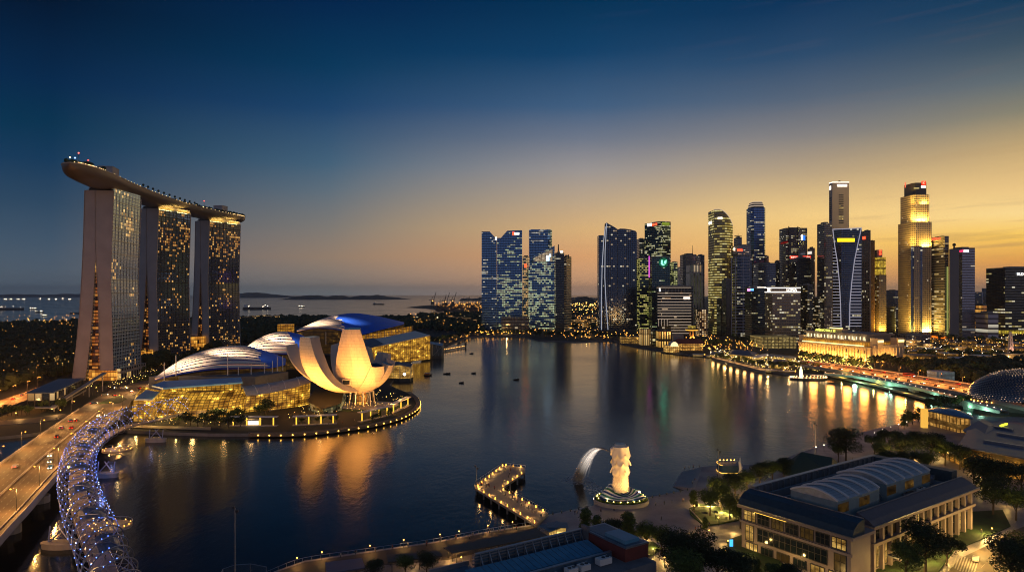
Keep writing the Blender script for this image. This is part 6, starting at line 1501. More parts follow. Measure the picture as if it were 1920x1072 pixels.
boat('small dark boat drifting alone in mid bay, nearest of the loose boats', 968, 712, 6, 'small_boat', cabin=False); boat('tiny dark boat drifting off the dark pavilion, left one of the pair', 838, 701, 8, 'small_boat', cabin=False); boat('tiny dark boat, right one of the pair off the dark pavilion', 888, 700, 5, 'small_boat', cabin=False); boat('small boat with an orange canopy near the amber pavilion', 802, 704, 9, 'small_boat', rz=.3, E=plain('orange_canopy', (.4,.12,.03), .6)); boat('tiny dark boat by the head of the lamp-lined jetty', 884, 663, 6, 'small_boat', cabin=False); boat('tiny dark boat below the farther pair, near the reflections', 865, 718, 5, 'small_boat', cabin=False)
# round fountain deck with a bright plume
fd = thing('fountain_deck', 'round floating deck ringed with lamps around a glowing white fountain', 'fountain deck', tuple(G(1516,709,1))); c = G(1516,709,1)
w = MB(); w.prism([(c.x+20*cos(i*pi/16), c.y+9*sin(i*pi/16)) for i in range(32)], -1, 1.6); w.build('deck', M_dark, fd)
bulbs('ring_light', emit('ring_bulb','#ffd08a',7.0), fd, [(c.x+19*cos(i*pi/15), c.y+8.4*sin(i*pi/15), 2.6) for i in range(30)], .6); w = MB(); w.tube([(c.x-8,c.y,1.6),(c.x-8,c.y,5),(c.x-8,c.y,10),(c.x-8,c.y,14)], [1.2,1.7,1.5,.2], 8); w.build('fountain', emit('fountain_glow','#ffe8b0',3.2), fd)
w = MB(); w.prism([(c.x+4,c.y-3),(c.x+16,c.y-3),(c.x+16,c.y+4),(c.x+4,c.y+4)], 4, 4.5); w.build('canopy', M_white, fd)

# quay walk: lit strip and its lamps
mb = MB(); Pq = [G(x, y, 3.2) for x, y in ((1335,670),(1365,678),(1400,687),(1436,696))]; Pi = [G(x, y, 3.2) for x, y in ((1335,667),(1365,674.5),(1400,683),(1438,691.5))]
for i in range(3): mb.poly([Pq[i], Pq[i+1], Pi[i+1], Pi[i]]); mb.poly([Pq[i]-Vector((0,0,3)), Pq[i+1]-Vector((0,0,3)), Pq[i+1], Pq[i]])
struct('promenade', mb, plain('pale_quay_stone', (.5,.42,.3), .7, .1)); 
for p, h in along(Pq, 22): light('POINT', p+Vector((3,6,4)), 2200, (1,.5,.14), None, 2)

# ------------------------------------------------------------------ road and foot bridges at the right
jb = thing('pedestrian_bridge', 'pale green haunched footbridge crossing the river mouth on two piers', 'footbridge', tuple(G(1690,730,5)))
zj = 7.0; JP = [G(1545,699,zj), G(1600,704,zj), G(1650,712,zj), G(1700,722,zj), G(1760,737,zj), G(1830,757,zj), G(1875,770,zj)]
for p in JP: p.z = zj
JPs = smoothP(JP, 6); JB = offs(JPs, -6)
pier_i = [next(i for i, p in enumerate(JPs) if CX+p.x*F/p.y > x) for x in (1655, 1798)]
M_green = plain('pale_green_concrete', (.42,.52,.44), .6, .06, .2)
mb = MB()
def dep(i): return 2.3 + 2.6*max(0, 1-min(abs(i-k) for k in pier_i)/7)**1.6
for i in range(len(JPs)-1):
    a, b, c_, d = JPs[i], JPs[i+1], JB[i+1], JB[i]; za, z_b = Vector((0,0,-dep(i))), Vector((0,0,-dep(i+1)))
    mb.poly([a+za, b+z_b, b, a]); mb.poly([a, b, c_, d]); mb.poly([d, c_, c_+z_b, d+za]); mb.poly([a+za, d+za, c_+z_b, b+z_b])
mb.build('deck', M_green, jb)
mb = MB(); mb.tube([p+Vector((0,0,1.2)) for p in JPs], .08, 4); mb.tube([p+Vector((0,0,1.2)) for p in JB], .08, 4); mb.build('railing', M_steel, jb)
bulbs('deck_light', emit('jb_bulb','#ffd0b0',6.0), jb, [(p.x, p.y, zj+.7) for p, h in along([q.lerp(r_, .5) for q, r_ in zip(JPs, JB)], 9)], .4)
for k in pier_i:
    p = (JPs[k]+JB[k])/2; w = MB(); w.prism([(p.x-2,p.y-3),(p.x+2,p.y-3),(p.x+2,p.y+3),(p.x-2,p.y+3)], -1, zj-3.2); w.build('pier', M_green, jb)
    light('POINT', p+Vector((-5,-8,-4)), 2200, (.45,1,.66), jb, 2)
for k in (6, 14, 22, 30): p = JPs[min(k, len(JPs)-1)]; light('POINT', p+Vector((-5,-13,-5)), 6500, (.50,1,.70), jb, 2)
hb_ = thing('river_road_bridge', 'busy road bridge glowing orange behind the pale green footbridge', 'bridge', tuple(G(1700,715,7)))
RB = smoothP([G(x, y, 8) for x, y in ((1500,684),(1560,693),(1640,707),(1720,722),(1800,737),(1868,752),(1960,775))], 5); RT = smoothP([G(x, y, 8) for x, y in ((1500,676),(1560,682.5),(1640,693),(1720,705),(1800,717),(1868,729),(1960,746))], 5)
mb = MB()
for i in range(len(RB)-1): mb.poly([RB[i], RB[i+1], RT[i+1], RT[i]])
mb.build('roadway', plain('orange_tinted_asphalt', (.17,.12,.085), .65, .2, .08), hb_); mb = MB(); zb = 8.0  # asphalt tinted orange to stand for the glow of the bridge lamps

for f0, f1, z0, z1, nm in ((0,.02,-2,1,'parapet'),(.98,1,-2,1,'parapet'),(.48,.505,.01,.7,'median_barrier')): mb = MB(); wallstrip(RB, RT, f0, f1, z0, z1, mb); mb.build(nm, M_conc, hb_)
mb = MB(); wallstrip(RB, RT, .02, .98, -1.8, -.02, mb); mb.build('girder', M_conc, hb_)
mb = MB()
for f in (.16,.32,.66,.82):
    for i in range(len(RB)-1): a, b = RB[i].lerp(RT[i], f), RB[i+1].lerp(RT[i+1], f); mb.beam(a.lerp(b,.1)+Vector((0,0,.03)), a.lerp(b,.6)+Vector((0,0,.03)), .3, .04)
mb.build('lane_marking', M_paint, hb_)
mb = MB()
for x, y in ((1615,712),(1668,724),(1722,736)): p = G(x, y, 2); mb.prism([(p.x-2,p.y+4),(p.x+3,p.y+4),(p.x+3,p.y+12),(p.x-2,p.y+12)], -1, 6.1)
mb.build('pier', M_conc, hb_)
mid = [a.lerp(b, .49) for a, b in zip(RB, RT)]
for k, (p, h) in enumerate(along(mid, 26, 6)):
    if k % 1 == 0: place(LP_road, (p.x, p.y, 8.7), f'street lamp on the median of the orange right-hand bridge, {nth(k)} from the hotel end', 'street lamps on the river road bridge', rz=h+pi/2); light('POINT', (p.x, p.y-2, 16), 30000, (1,.34,.06), hb_, 4)
for k, (p, h) in enumerate(along([a.lerp(b, .25) for a, b in zip(RB, RT)], 17, 3)):
    place(CARS[(k*3) % 5], (p.x, p.y, 8.03), f'{["white","black","silver","red","blue"][(k*3)%5]} car in the near lanes of the orange bridge, {nth(k)} from the hotel end', 'cars on the river road bridge', rz=h)
for k, (p, h) in enumerate(along([a.lerp(b, .74) for a, b in zip(RB, RT)], 19, 8)):
    place(CARS[(k*2+1) % 5], (p.x, p.y, 8.03), f'{["white","black","silver","red","blue"][(k*2+1)%5]} car in the far lanes of the orange bridge, {nth(k)} from the hotel end', 'cars on the river road bridge', rz=h+pi)
place(BUS, tuple(RB[14].lerp(RT[14], .86)), 'red bus in the far lanes of the orange bridge', rz=-1.1)
mb = MB(); q = [G(x, y, 1.5) for x, y in ((1556,705),(1640,723),(1745,752),(1745,749.5),(1640,720.5),(1556,703))]; mb.prism([tuple(p.xy) for p in q], 1, 2.4); struct('quay_path', mb, plain('glow_tinted_quay', (.6,.5,.25), .7, .1));  # yellow lamp glow on the path put into its stone colour
for x, y in ((1580,708),(1640,721),(1700,737)): light('POINT', G(x, y, 2)+Vector((-1,0,3)), 1800, (1,.75,.2), None, .3)
# glass house and memorial obelisk among the far right trees
wf('pale round-ended glass house among the trees behind the orange bridge', 1738, 1790, 716, 697, 16, glow_glass('glass_house', '#4a6a80', '#a0b0b0', '#33424a', 7, 6, .32, 99, .12, .5), 'glass_house', roof=M_white)
ob = G(1895, 668, 2); mb = MB(); zt_ = zAt(622, ob.y); 
for dx, dy in ((-1.6,-1.6),(1.6,-1.6),(-1.6,1.6),(1.6,1.6)): mb.tube([(ob.x+dx*1.5, ob.y+dy*1.5, 2),(ob.x+dx*.6, ob.y+dy*.6, zt_)], [1.2,.6], 4)
tag(mb.build('memorial_column', M_white), 'slim pale four-shafted memorial column among the far right trees', 'monument'); light('POINT', (ob.x-3, ob.y-8, 5), 12000, (1,.45,.3), None, .5)

# ------------------------------------------------------------------ studded dome theatre
dm = thing('studded_dome', 'rounded theatre dome covered in rows of pale sunshade studs', 'theatre', tuple(G(1925,770,2))); cd = Vector((412, 545, 7)); ra, rb2, rc = 44, 34, 23.5
def dome(a, b): th = pi*2*a; ph = pi/2*b; return Vector((cd.x+ra*cos(th)*cos(ph), cd.y+rb2*sin(th)*cos(ph), cd.z+rc*sin(ph)))
mb = MB(); mb.grid(lambda a, b: dome(a, b), 64, 14); mb.build('dome_shell', plain('blue_steel_shell', (.06,.11,.16), .3, .1, .2, metal=.5), dm, smooth=True)
sm = MB(); sl = MB()
for j in range(1, 27):
    b = j/27.5; n = int(110*cos(pi/2*b))+6
    for i in range(n):
        a = (i+.5*(j % 2))/n; p = dome(a, b)
        if sin(2*pi*a) > .35: continue
        nn = Vector(((p.x-cd.x)/ra**2, (p.y-cd.y)/rb2**2, (p.z-cd.z)/rc**2)).normalized(); t = Vector((-nn.y, nn.x, 0)).normalized(); u_ = nn.cross(t)
        s_ = .75; (sm).poly([p+t*s_, p+u_*s_+nn*.2, p+nn*1.1-u_*.2]); sm.poly([p+u_*s_+nn*.2, p-t*s_, p+nn*1.1-u_*.2]); sm.poly([p-t*s_, p+t*s_, p+nn*1.1-u_*.2])
        if (b > .56 or b < .12) and R.random() < .6: sl.octa(tuple(p+nn*.9), .22)
tag(sm.build('sunshade', plain('aluminium_sunshade', (.55,.56,.58), .35, .05, .3, metal=.6), dm), kind='stuff'); tag(sl.build('stud_lights', emit('stud_bulb','#ffd0a0',3.0), dm), kind='stuff')
mb = MB(); mb.prism([(cd.x+(ra+1)*cos(a*pi/20), cd.y+(rb2+1)*sin(a*pi/20)) for a in range(40)], 2, 7.2); mb.build('base_ring', M_concd, dm)
bulbs('base_light', emit('base_bulb','#ffb050',5.0), dm, [(cd.x+(ra+1.6)*cos(pi+pi*i/33), cd.y+(rb2+1.6)*sin(pi+pi*i/33), 6.4) for i in range(34)], .7)
# leaf-shaped canopy pavilion below the dome
lp = thing('leaf_canopy_pavilion', 'open pavilion under a long silvery-blue leaf-shaped canopy, amber within', 'pavilion', tuple(G(1775,790,2)))
La, Lb = A(1737,768,470), A(1822,784,430)
mb = MB()
def leaf(a, b):
    p = La.lerp(Lb, a); d = (Lb-La).normalized(); n = Vector((-d.y, d.x, 0)).normalized(); w = 9.5*sin(pi*min(1,a*.94+.04))**.75; q = -1+2*b; r_ = p + n*w*q; r_.z += 2.2*(1-q*q)*sin(pi*a) + 1.5*sin(pi*a); return r_
mb.grid(leaf, 24, 8); mb.grid(lambda a, b: leaf(a, b)-Vector((0,0,.5)), 24, 8, flip=True); mb.build('canopy', plain('silver_blue_sheet', (.22,.34,.44), .25, .1, .3, metal=.5), lp, smooth=True)
c = (La+Lb)/2; mb = MB(); d = (Lb-La).normalized(); n = Vector((-d.y,d.x,0)).normalized(); q = [La.lerp(Lb,.15)-n*4, La.lerp(Lb,.85)-n*4, La.lerp(Lb,.85)+n*4, La.lerp(Lb,.15)+n*4]; mb.prism([tuple(v.xy) for v in q], 2, c.z-.2); mb.build('glass_wall', glow_glass('leaf_room', '#a05a18', '#ffc060', '#2a1c10', 3, 8, .8, 101, .3, .3), lp)
p = A(1733,766,452); mb = MB(); mb.box(p.x-1.6, p.y-1.5, 2, p.x+1.6, p.y+1.5, p.z); mb.build('lit_pylon', emit('pylon_glow','#ffc050',.95), lp); light('POINT', c+Vector((0,-8,-3)), 3000, (1,.55,.15), lp, .6)
# entrance roofs and mall behind it at the right edge
def flatb(label, pts, z, m, roofm, name='mall_block', over=1.0, z0=2, wallk=.96):
    P = [G(x, y, z) for x, y in pts]; c = sum(P, Vector())/len(P); r = thing(name, label, 'building', (c.x, c.y, z0)); mb = MB(); mb.prism([tuple((c+(p-c)*wallk).xy) for p in P], z0, z-.6, 0, topmi=1); mb.build('wall', [m, M_concd], r)
    mb = MB(); mb.prism([tuple((c+(p-c)*over).xy) for p in P], z-.6, z); mb.build('roof', roofm, r); return r
M_navy = plain('navy_roof_sheet', (.085,.10,.16), .4, .15, .2)
F_mall = glow_glass('amber_mall_front', '#8a4a10', '#ffb040', '#2a1e12', 4, 5, .75, 103, .3, .3, lo=.05)
flatb('navy-roofed mall block with amber shopfronts at the right edge below the dome', [(1795,835),(1990,872),(2010,815),(1880,790),(1815,806)], 13, F_mall, M_navy)
flatb('lower dark roofed block with a slanted amber-lit edge, left of the mall', [(1760,836),(1778,846),(1860,872),(1880,862),(1790,832)], 7, F_mall, M_roofgrey)
for k, (a, b) in enumerate((((1852,798),(1900,806)), ((1845,826),(1920,838)), ((1870,812),(1930,822)))): mb = MB(); mb.beam(G(*a, 13.5), G(*b, 13.5), 1.6, 1.2); tag(mb.build('roof_duct', M_steel), ['short pale duct at the back of the navy mall roof','long pale duct along the front of the navy mall roof','pale duct across the middle of the navy mall roof'][k], 'roof duct')
hip('folded dark entrance roof between the leaf canopy and the mall', [(1805,806),(1840,828),(1885,806),(1845,785)], 11, 4, F_mall, M_navy, name='entrance_hall')
# tent-like white arch at far right
mb = MB(); p = G(1893, 796, 14); mb.beam(G(1876,798,13.6), G(1888,794,14.4), 1, 1); tag(mb.build('light_bar', emit('lime_bar','#e8e83a',2.0)), 'short lime-yellow light bar on the navy roof', 'light')
# ------------------------------------------------------------------ near right: stone office building with two vaulted skylights
M_pstone = plain('pinkish_stone', (.27,.215,.195), .7, .1, .3, bump=.05)
M_frame = plain('bronze_window_frame', (.05,.045,.04), .4, .1, 1)
M_mans = plain('dark_teal_roof', (.035,.065,.085), .42, .2, .8)
M_mans2 = plain('grey_brown_roof', (.13,.11,.12), .5, .15, .8)
O1 = Vector((102, 205, 0)); U1 = Vector((.82,.572,0)).normalized(); V1 = Vector((-.572,.82,0)).normalized(); LU, LV = 91.0, 40.0
def B1(u, v, z): return O1 + U1*u + V1*v + Vector((0,0,z))
sb1 = thing('stone_office_building', 'large stone building with dark sloping roofs around two ribbed vaulted skylights', 'building', tuple(B1(LU/2, LV/2, 2)))
def bl(u0, u1, v0, v1, z0, z1, m, nm, par=sb1, B=B1):
    w = MB(); w.prism([tuple(B(u,v,0).xy) for u, v in ((u0,v0),(u1,v0),(u1,v1),(u0,v1))], z0, z1); return w.build(nm, m, par)
bl(.6, 12, .6, LV-.6, 2, 16.2, M_pstone, 'wall'); bl(15, LU-8, 2.6, LV-.6, 2, 16.2, M_pstone, 'wall'); bl(11.9, 15.1, 6, LV-2, 2, 15.5, M_glassd, 'glazed_link'); bl(LU-8, LU-.8, 6, LV-2, 2, 16.2, M_pstone, 'wall')
bl(-.7, 12.6, -.7, LV+.4, 16.2, 17.1, M_pstone, 'cornice'); bl(14.4, LU+.5, .6, LV+.4, 16.2, 17.1, M_pstone, 'cornice')
bl(5, LU-4, 5, LV-2, 17.1, 18.0, M_concd, 'roof_deck')
# sloping roofs: profile swept along two sides
def swept(axis, s0, s1, prof, m, nm):
    w = MB(); n = len(prof)
    pt_ = (lambda s, a, z: B1(a, s, z)) if axis == 'v' else (lambda s, a, z: B1(s, a, z))
    for i in range(n):
        j = (i+1) % n; w.poly([pt_(s0, *prof[i]), pt_(s1, *prof[i]), pt_(s1, *prof[j]), pt_(s0, *prof[j])])
    w.poly([pt_(s0, *p) for p in prof]); w.poly([pt_(s1, *p) for p in prof[::-1]]); return w.build(nm, m, sb1)
swept('v', -.4, LV+.2, [(-.6,17.1),(.6,19.2),(3.0,20.9),(6.2,21.6),(6.6,21.4),(6.6,17.1)], M_mans, 'sloping_roof')
swept('u', 15, LU-.5, [(1.0,17.1),(2.6,18.5),(5.6,19.9),(6.4,20.1),(6.8,19.9),(6.8,17.1)], M_mans2, 'sloping_roof')
bl(6.6, LU-4, LV-1.6, LV-.2, 17.1, 22.2, M_roofgrey, 'parapet_wall'); bl(LU-5, LU-.6, 8, LV-.2, 17.1, 22.4, M_mans, 'end_roof'); bl(6.6, LU-8, LV-5.0, LV-4.2, 18.0, 20.6, M_roofgrey, 'screen_wall')
for k in range(22): w = MB(); u = 8+k*3.7; w.prism([tuple(B1(u+a, LV-1.9-b, 0).xy) for a, b in ((0,0),(.5,0),(.5,.5),(0,.5))], 18, 22.3); w.build('parapet_fin', M_steel, sb1)
w = MB(); w.beam(B1(6.4,-.2,21.7), B1(6.4,LV,21.7), .35, .25); w.beam(B1(15,6.5,20.25), B1(LU,6.5,20.25), .35, .25); w.beam(B1(6.6,LV-.9,22.4), B1(LU-2,LV-.9,22.4), 1.7, .3); w.beam(B1(-.8,-.8,17.3), B1(-.8,LV,17.3), .3, .3); w.beam(B1(14.5,.5,17.3), B1(LU,.5,17.3), .3, .3)
w.build('metal_edge', M_steel, sb1)
def win(u0, v0, du_, dv_, z0, z1, lit=0, par=sb1, mull=3):
    """window on a wall: run from (u0,v0) by (du,dv), outward side kept 0.15 m proud"""
    a = B1(u0, v0, z0); b = B1(u0+du_, v0+dv_, z0); d = (b-a); L = d.length; d.normalize(); out = Vector((d.y, -d.x, 0)); 
    if out.dot(O1 + U1*40 + V1*20 - a) > 0: out = -out
    f = MB(); h = z1-z0; up = Vector((0,0,1))
    for p, q in ((a, b), (a+up*h, b+up*h)): f.beam(p+out*.12, q+out*.12, .3, .25)
    for i in range(mull+1): p = a.lerp(b, i/mull); f.beam(p+out*.12, p+up*h+out*.12, .22, .18)
    if h > 3.2: f.beam(a+up*h*.55+out*.12, b+up*h*.55+out*.12, .2, .14)
    fo = f.build('window', M_frame, par); g_ = MB(); g_.poly([a+out*.06, b+out*.06, b+up*h+out*.06, a+up*h+out*.06]); g_.build('pane', [M_glassd, E_room, E_room2][lit], fo); return fo
E_room = glow_glass('lit_room', '#a86a18', '#ffd070', '#1a140c', 5, 5, .9, 111, .02, .6, lo=.1); E_room2 = glow_glass('dim_room', '#3a2a12', '#8a6428', '#1a140c', 3, 3, .35, 112, .02, .5, lo=.05)
for k in range(7): win(.6, 2+k*5.3, 0, 4.5, 12.2, 15.6, [1,0,2,0,2,0,1][k] if k != 0 else 1)
for k in range(8): pass
win(.6, 8, 0, 25, 6.2, 10.6, 0, mull=12); win(.6, 2, 0, 3.8, 5.4, 10.8, 2, mull=2); win(.6, 34.6, 0, 3.2, 5.4, 10.8, 1, mull=2)
for k, l in enumerate((1,1,0,2,0,1)): win(.6, 3+k*6, 0, 4.6, 2.3, 4.9, l)
for k in range(13):
    u = 16.5+k*5.4
    if u+3.6 > LU-8: break
    win(u+.9, 2.6, 3.4, 0, 12.0, 15.6, [0,0,2,0,0,1,0,0,2,0,0,0,1][k]); win(u+.9, 2.6, 3.4, 0, 3.0, 10.2, [1,1,2,0,1,2,0,1,0,2,0,1,1][k], mull=2)
for k in range(15):
    u = 15.6+k*5.4
    if u > LU: break
    w = MB(); w.prism([tuple(B1(u+a, 1.3+b, 0).xy) for a, b in ((0,0),(1.1,0),(1.1,1.25),(0,1.25))], 2, 16.2); w.build('pilaster', M_pstone, sb1)
for v in (6, 12, 18, 24, 30): w = MB(); w.prism([tuple(B1(LU-1.2+a, v+b, 0).xy) for a, b in ((0,0),(1.2,0),(1.2,1.2),(0,1.2))], 2, 16.2); w.build('pilaster', M_pstone, sb1)
bl(15, LU-2, 1.0, 2.5, 10.6, 11.6, M_pstone, 'string_course'); bl(.2, .6, 0, LV, 11.0, 11.8, M_pstone, 'string_course')
w = MB(); w.beam(B1(.3, 22, 15.9), B1(.3, 34, 15.9), .2, .3); w.build('light_strip', emit('soffit_strip','#ffc84a',2.5), sb1)
# vaulted skylights
def vaultroof(u0, u1, v0, v1, z0, zw, rise, lab):
    q = MB(); q.prism([tuple(B1(u, v, 0).xy) for u, v in ((u0,v0),(u1,v0),(u1,v1),(u0,v1))], z0, zw, 0, topmi=0); 
    def arc(a, b): v = v0+(v1-v0)*b; return B1(u0+(u1-u0)*a, v, zw + rise*sin(pi*b)**.85)
    r_ = MB(); r_.grid(arc, 8, 16)
    for uu in (0, 1):
        P = [arc(uu, j/16) for j in range(17)]; r_.poly(P if uu else P[::-1])
    vo = r_.build('vaulted_skylight', plain('pale_skylight_sheet', (.42,.46,.49), .35, .15, .6, metal=.2), sb1); vo['label'] = lab
    q.build('skylight_wall', plain('teal_grey_wall', (.20,.28,.30), .5, .15, .5), vo)
    rb_ = MB(); n = int((u1-u0)/5.5)
    for i in range(n+1): rb_.tube([arc(i/n, j/14)+Vector((0,0,.35)) for j in range(15)], .42, 5)
    rb_.build('skylight_rib', M_white, vo)
    gz = MB()
    for i in range(n):
        a = arc(i/n, 0)+Vector((0,0,-.8)); b = arc((i+1)/n, 0)+Vector((0,0,-.8)); a = a - V1*.08; b = b - V1*.08
        if i % 2 == 0: gz.poly([a-Vector((0,0,3)), b-Vector((0,0,3)), b, a])
    gz.build('side_glazing', E_room2, vo)
    sm_ = MB()
    for i in range(1, 14): sm_.tube([arc(k/10, i/14)+Vector((0,0,.05)) for k in range(11)], .09, 3)
    sm_.build('sheet_seams', M_steel, vo); return vo
vaultroof(9, 35, 9.5, 26, 18, 23.8, 2.3, 'vaulted skylight nearer the dark front roof'); vaultroof(42, 74, 10.5, 28.5, 18, 23.8, 2.4, 'vaulted skylight farther back')
def ac(B, u, v, z, par, lu=3.2, lv=1.8, h=1.7, m=None):
    w = MB(); w.prism([tuple(B(u+a, v+b, 0).xy) for a, b in ((0,0),(lu,0),(lu,lv),(0,lv))], z+.25, z+h); o = w.build('rooftop_unit', m or M_steel, par)
    w = MB()
    for k in range(int(lu/1.5)): c = B(u+.8+k*1.5, v+lv/2, 0); w.tube([(c.x,c.y,z+h),(c.x,c.y,z+h+.18)], .55, 10)
    w.build('fan', M_dark, o)
for k, (u, v, a, b, h) in enumerate(((38,12,3,2,1.6),(52,8.6,7,1.2,1.4),(62,8.4,4,1.4,1.6),(76,12,5,3,2),(83,14,3,5,1.8),(77,20,6,3,1.8),(28,27,4,2,1.8),(14,28,9,1.2,1.2),(37,29,4,2.5,2.2),(48,30,5,2,1.6),(70,30,4,2,1.8),(36,16,3,4,2.2),(82,26,4,3,2.4))): ac(B1, u, v, 18, sb1, a, b, h, [M_steel, M_roofgrey, M_white][k % 3])
w = MB()
for k in range(4): c = B1(20+k*1.6, 30, 19.6); w.tube([B1(20+k*3.2, 30, 19.6), B1(22.8+k*3.2, 30, 19.6)], 1.0, 10)
w.build('tank', M_steel, sb1); w = MB()
for v, z in ((26,18.6),(26.8,18.6),(33,18.7)): w.tube([B1(10,v,z), B1(75,v,z)], .16, 5)
w.tube([B1(40,8.8,18.5), B1(80,8.8,18.5)], .2, 5); w.tube([B1(36,9,21), B1(40,12,21)], .12, 4); w.build('pipework', M_steel, sb1)
for u, v, p_ in ((2,-6,900),(20,-5,3000),(40,-5,1600),(62,-5,1600),(84,-4,3800)): light('POINT', B1(u, v, 5), p_, (1,.60,.16), sb1, .5)
for v in (6, 20, 34): light('POINT', B1(-6, v, 4), 900, (1,.62,.2), sb1, .5)
bl(22, 34, -6, .5, 6.6, 7.0, M_roofgrey, 'entrance_canopy')

# ------------------------------------------------------------------ near bottom: blue-roofed quay building
O2 = Vector((28.8, 218.3, 0)); U2 = Vector((-.838,-.546,0)).normalized(); V2 = Vector((.546,-.838,0)).normalized()
def B2(u, v, z): return O2 + U2*u + V2*v + Vector((0,0,z))
sb2 = thing('blue_roofed_building', 'long quay building with a finned parapet, blue-sheeted roof and dark red end wall', 'building', tuple(B2(30, 10, 2)))
bl2 = lambda u0, u1, v0, v1, z0, z1, m, nm: bl(u0, u1, v0, v1, z0, z1, m, nm, sb2, B2)
M_blsh = plain('blue_sheet_roof', (.09,.28,.42), .38, .12, .4)
bl2(0, 66, .4, 24, 2, 12.6, M_concd, 'wall'); bl2(-1, 8, 0, 19.6, 2, 16.4, M_brick, 'end_block'); bl2(-1.15, 8, -.15, 19.8, 16.4, 16.9, M_steel, 'end_coping'); bl2(-.4, 7.3, .6, 19.0, 16.9, 17.0, M_slate, 'end_roof'); bl2(1, 6.6, 9, 18, 17.0, 18.0, M_blsh, 'roof_box'); bl2(7.6, 8.6, 0, 3, 12, 18.2, M_concd, 'pier_wall')
bl2(8, 47, 0, .5, 12.6, 16.8, M_slate, 'parapet_wall'); bl2(8, 47, -.1, .9, 16.8, 17.1, M_steel, 'parapet_coping')
for k in range(13): 
    u = 9.5+k*3.0; w = MB(); w.beam(B2(u, .8, 12.7), B2(u, .8, 16.8), .35, .35); w.beam(B2(u, .9, 16.2), B2(u, 3.0, 12.9), .25, .25)
    for z in (13.4, 14.4, 15.4, 16.2): w.beam(B2(u+.3, .75, z), B2(u+2.7, .75, z), .12, .35)
    w.build('parapet_fin', M_steel, sb2)
w = MB(); w.poly([B2(9,3.4,14.6), B2(52,3.4,14.6), B2(52,11,13.4), B2(9,11,13.4)][::-1]); w.poly([B2(9,3.4,12.6), B2(52,3.4,12.6), B2(52,3.4,14.6), B2(9,3.4,14.6)]); w.poly([B2(9,11,12.6), B2(9,11,13.4), B2(52,11,13.4), B2(52,11,12.6)]); w.poly([B2(9,3.4,12.6), B2(9,3.4,14.6), B2(9,11,13.4), B2(9,11,12.6)]); w.build('roof', M_blsh, sb2)
w = MB()
for k in range(1, 22): w.beam(B2(9+k*2, 3.4, 14.66), B2(9+k*2, 11, 13.46), .08, .08)
w.build('roof_seams', M_steel, sb2)
bl2(9, 58, 14, 14.8, 12.6, 14.4, M_slate, 'screen_wall'); bl2(9, 58, 13.9, 14.9, 14.4, 14.6, M_steel, 'screen_coping')
for u, v, a, b, h in ((12,16,4.4,2.4,2.0),(20,16.4,3.4,2.2,1.8),(24.5,16.4,3.4,2.2,1.8),(31,17,5,2,1.6),(40,16,3,2,1.8)): ac(B2, u, v, 12.6, sb2, a, b, h, M_white)
bl2(48, 60, -2, 6, 12.6, 13.4, M_slate, 'lower_roof'); bl2(47.8, 60.2, -2.2, -1.8, 13.4, 14.6, M_steel, 'railing_wall')
for k in range(9): w = MB(); a = B2(13+k*4.4, -.05, 5.4); b = B2(16+k*4.4, -.05, 5.4); w.poly([a, b, b+Vector((0,0,4)), a+Vector((0,0,4))]); w.build('window', E_room if k % 3 else E_room2, sb2)
for k in range(3): w = MB(); a = B2(-1.06, 3+k*5, 5); b = B2(-1.06, 6+k*5, 5); w.poly([a, b, b+Vector((0,0,2.2)), a+Vector((0,0,2.2))][::-1]); w.build('window', E_room2, sb2)
# low canopies between it and the water
def canopy(label, pts, z, m, n=4, light_=True):
    P = [G(x, y, z) for x, y in pts]; c = sum(P, Vector())/len(P); r = thing('quay_canopy', label, 'canopy', (c.x, c.y, 2), 'low canopies along the near promenade'); w = MB(); w.prism([tuple(p.xy) for p in P], z-.35, z); w.build('roof', m, r)
    for i in range(n):
        for a, b in ((P[0], P[1]), (P[3], P[2])): p = a.lerp(b, (i+.3)/n); w = MB(); w.tube([(p.x*.998+c.x*.002, p.y*.998+c.y*.002, 2), (p.x*.998+c.x*.002, p.y*.998+c.y*.002, z-.35)], .12, 5); w.build('post', M_dark, r)
    if light_: light('POINT', (c.x, c.y, z-1), 260, (1,.60,.2), r, .3)
    return r
canopy('long brown canopy between the blue-roofed building and the quay lamps', [(832,1025),(1006,989),(1026,1003),(848,1037)], 6, plain('brown_canopy', (.09,.075,.06), .6, .15), 7)
canopy('short brown canopy left of the long one', [(725,1039),(821,1031),(829,1041),(727,1053)], 5.6, plain('brown_canopy2', (.08,.068,.055), .6, .15), 4); canopy('navy canopy nearest the flagpole', [(610,1053),(678,1045),(685,1063),(612,1074)], 5.6, M_navy, 3); canopy('small grey canopy at the foot of the zigzag pier', [(1008,985),(1044,976),(1062,984),(1030,996)], 5, M_slate, 3)
kb = G(1045, 1000, 2); w = MB(); w.box(kb.x-3, kb.y-2, 2, kb.x+3, kb.y+2, 5.0); w2 = MB(); w2.box(kb.x-3.8, kb.y-2.8, 5.0, kb.x+3.8, kb.y+2.8, 5.3); o = w.build('kiosk', E_room); w2.build('roof', M_slate, o); tag(o, 'amber-lit kiosk tucked behind the finned parapet near the pier foot', 'kiosk')
# lamps glowing on the promenade
for k, (x, y) in enumerate(((557,1061),(603.5,1050),(693.8,1037.5),(757,1026.4),(825,1015.8),(860.8,1009.8),(914.7,998.7),(961,992),(990,983),(848,1052),(865,1060),(842,1046))):
    p = G(x, y, 2); place(LP_post, tuple(p), f'amber lamp post on the near promenade, {nth(k)} from the flagpole end' if k < 9 else f'amber lamp post behind the brown canopy, {nth(k-9)} of the terrace trio', 'lamps along the near promenade', sc=.62); light('POINT', p+Vector((0,0,2.4)), 420, (1,.52,.14), None, .25)
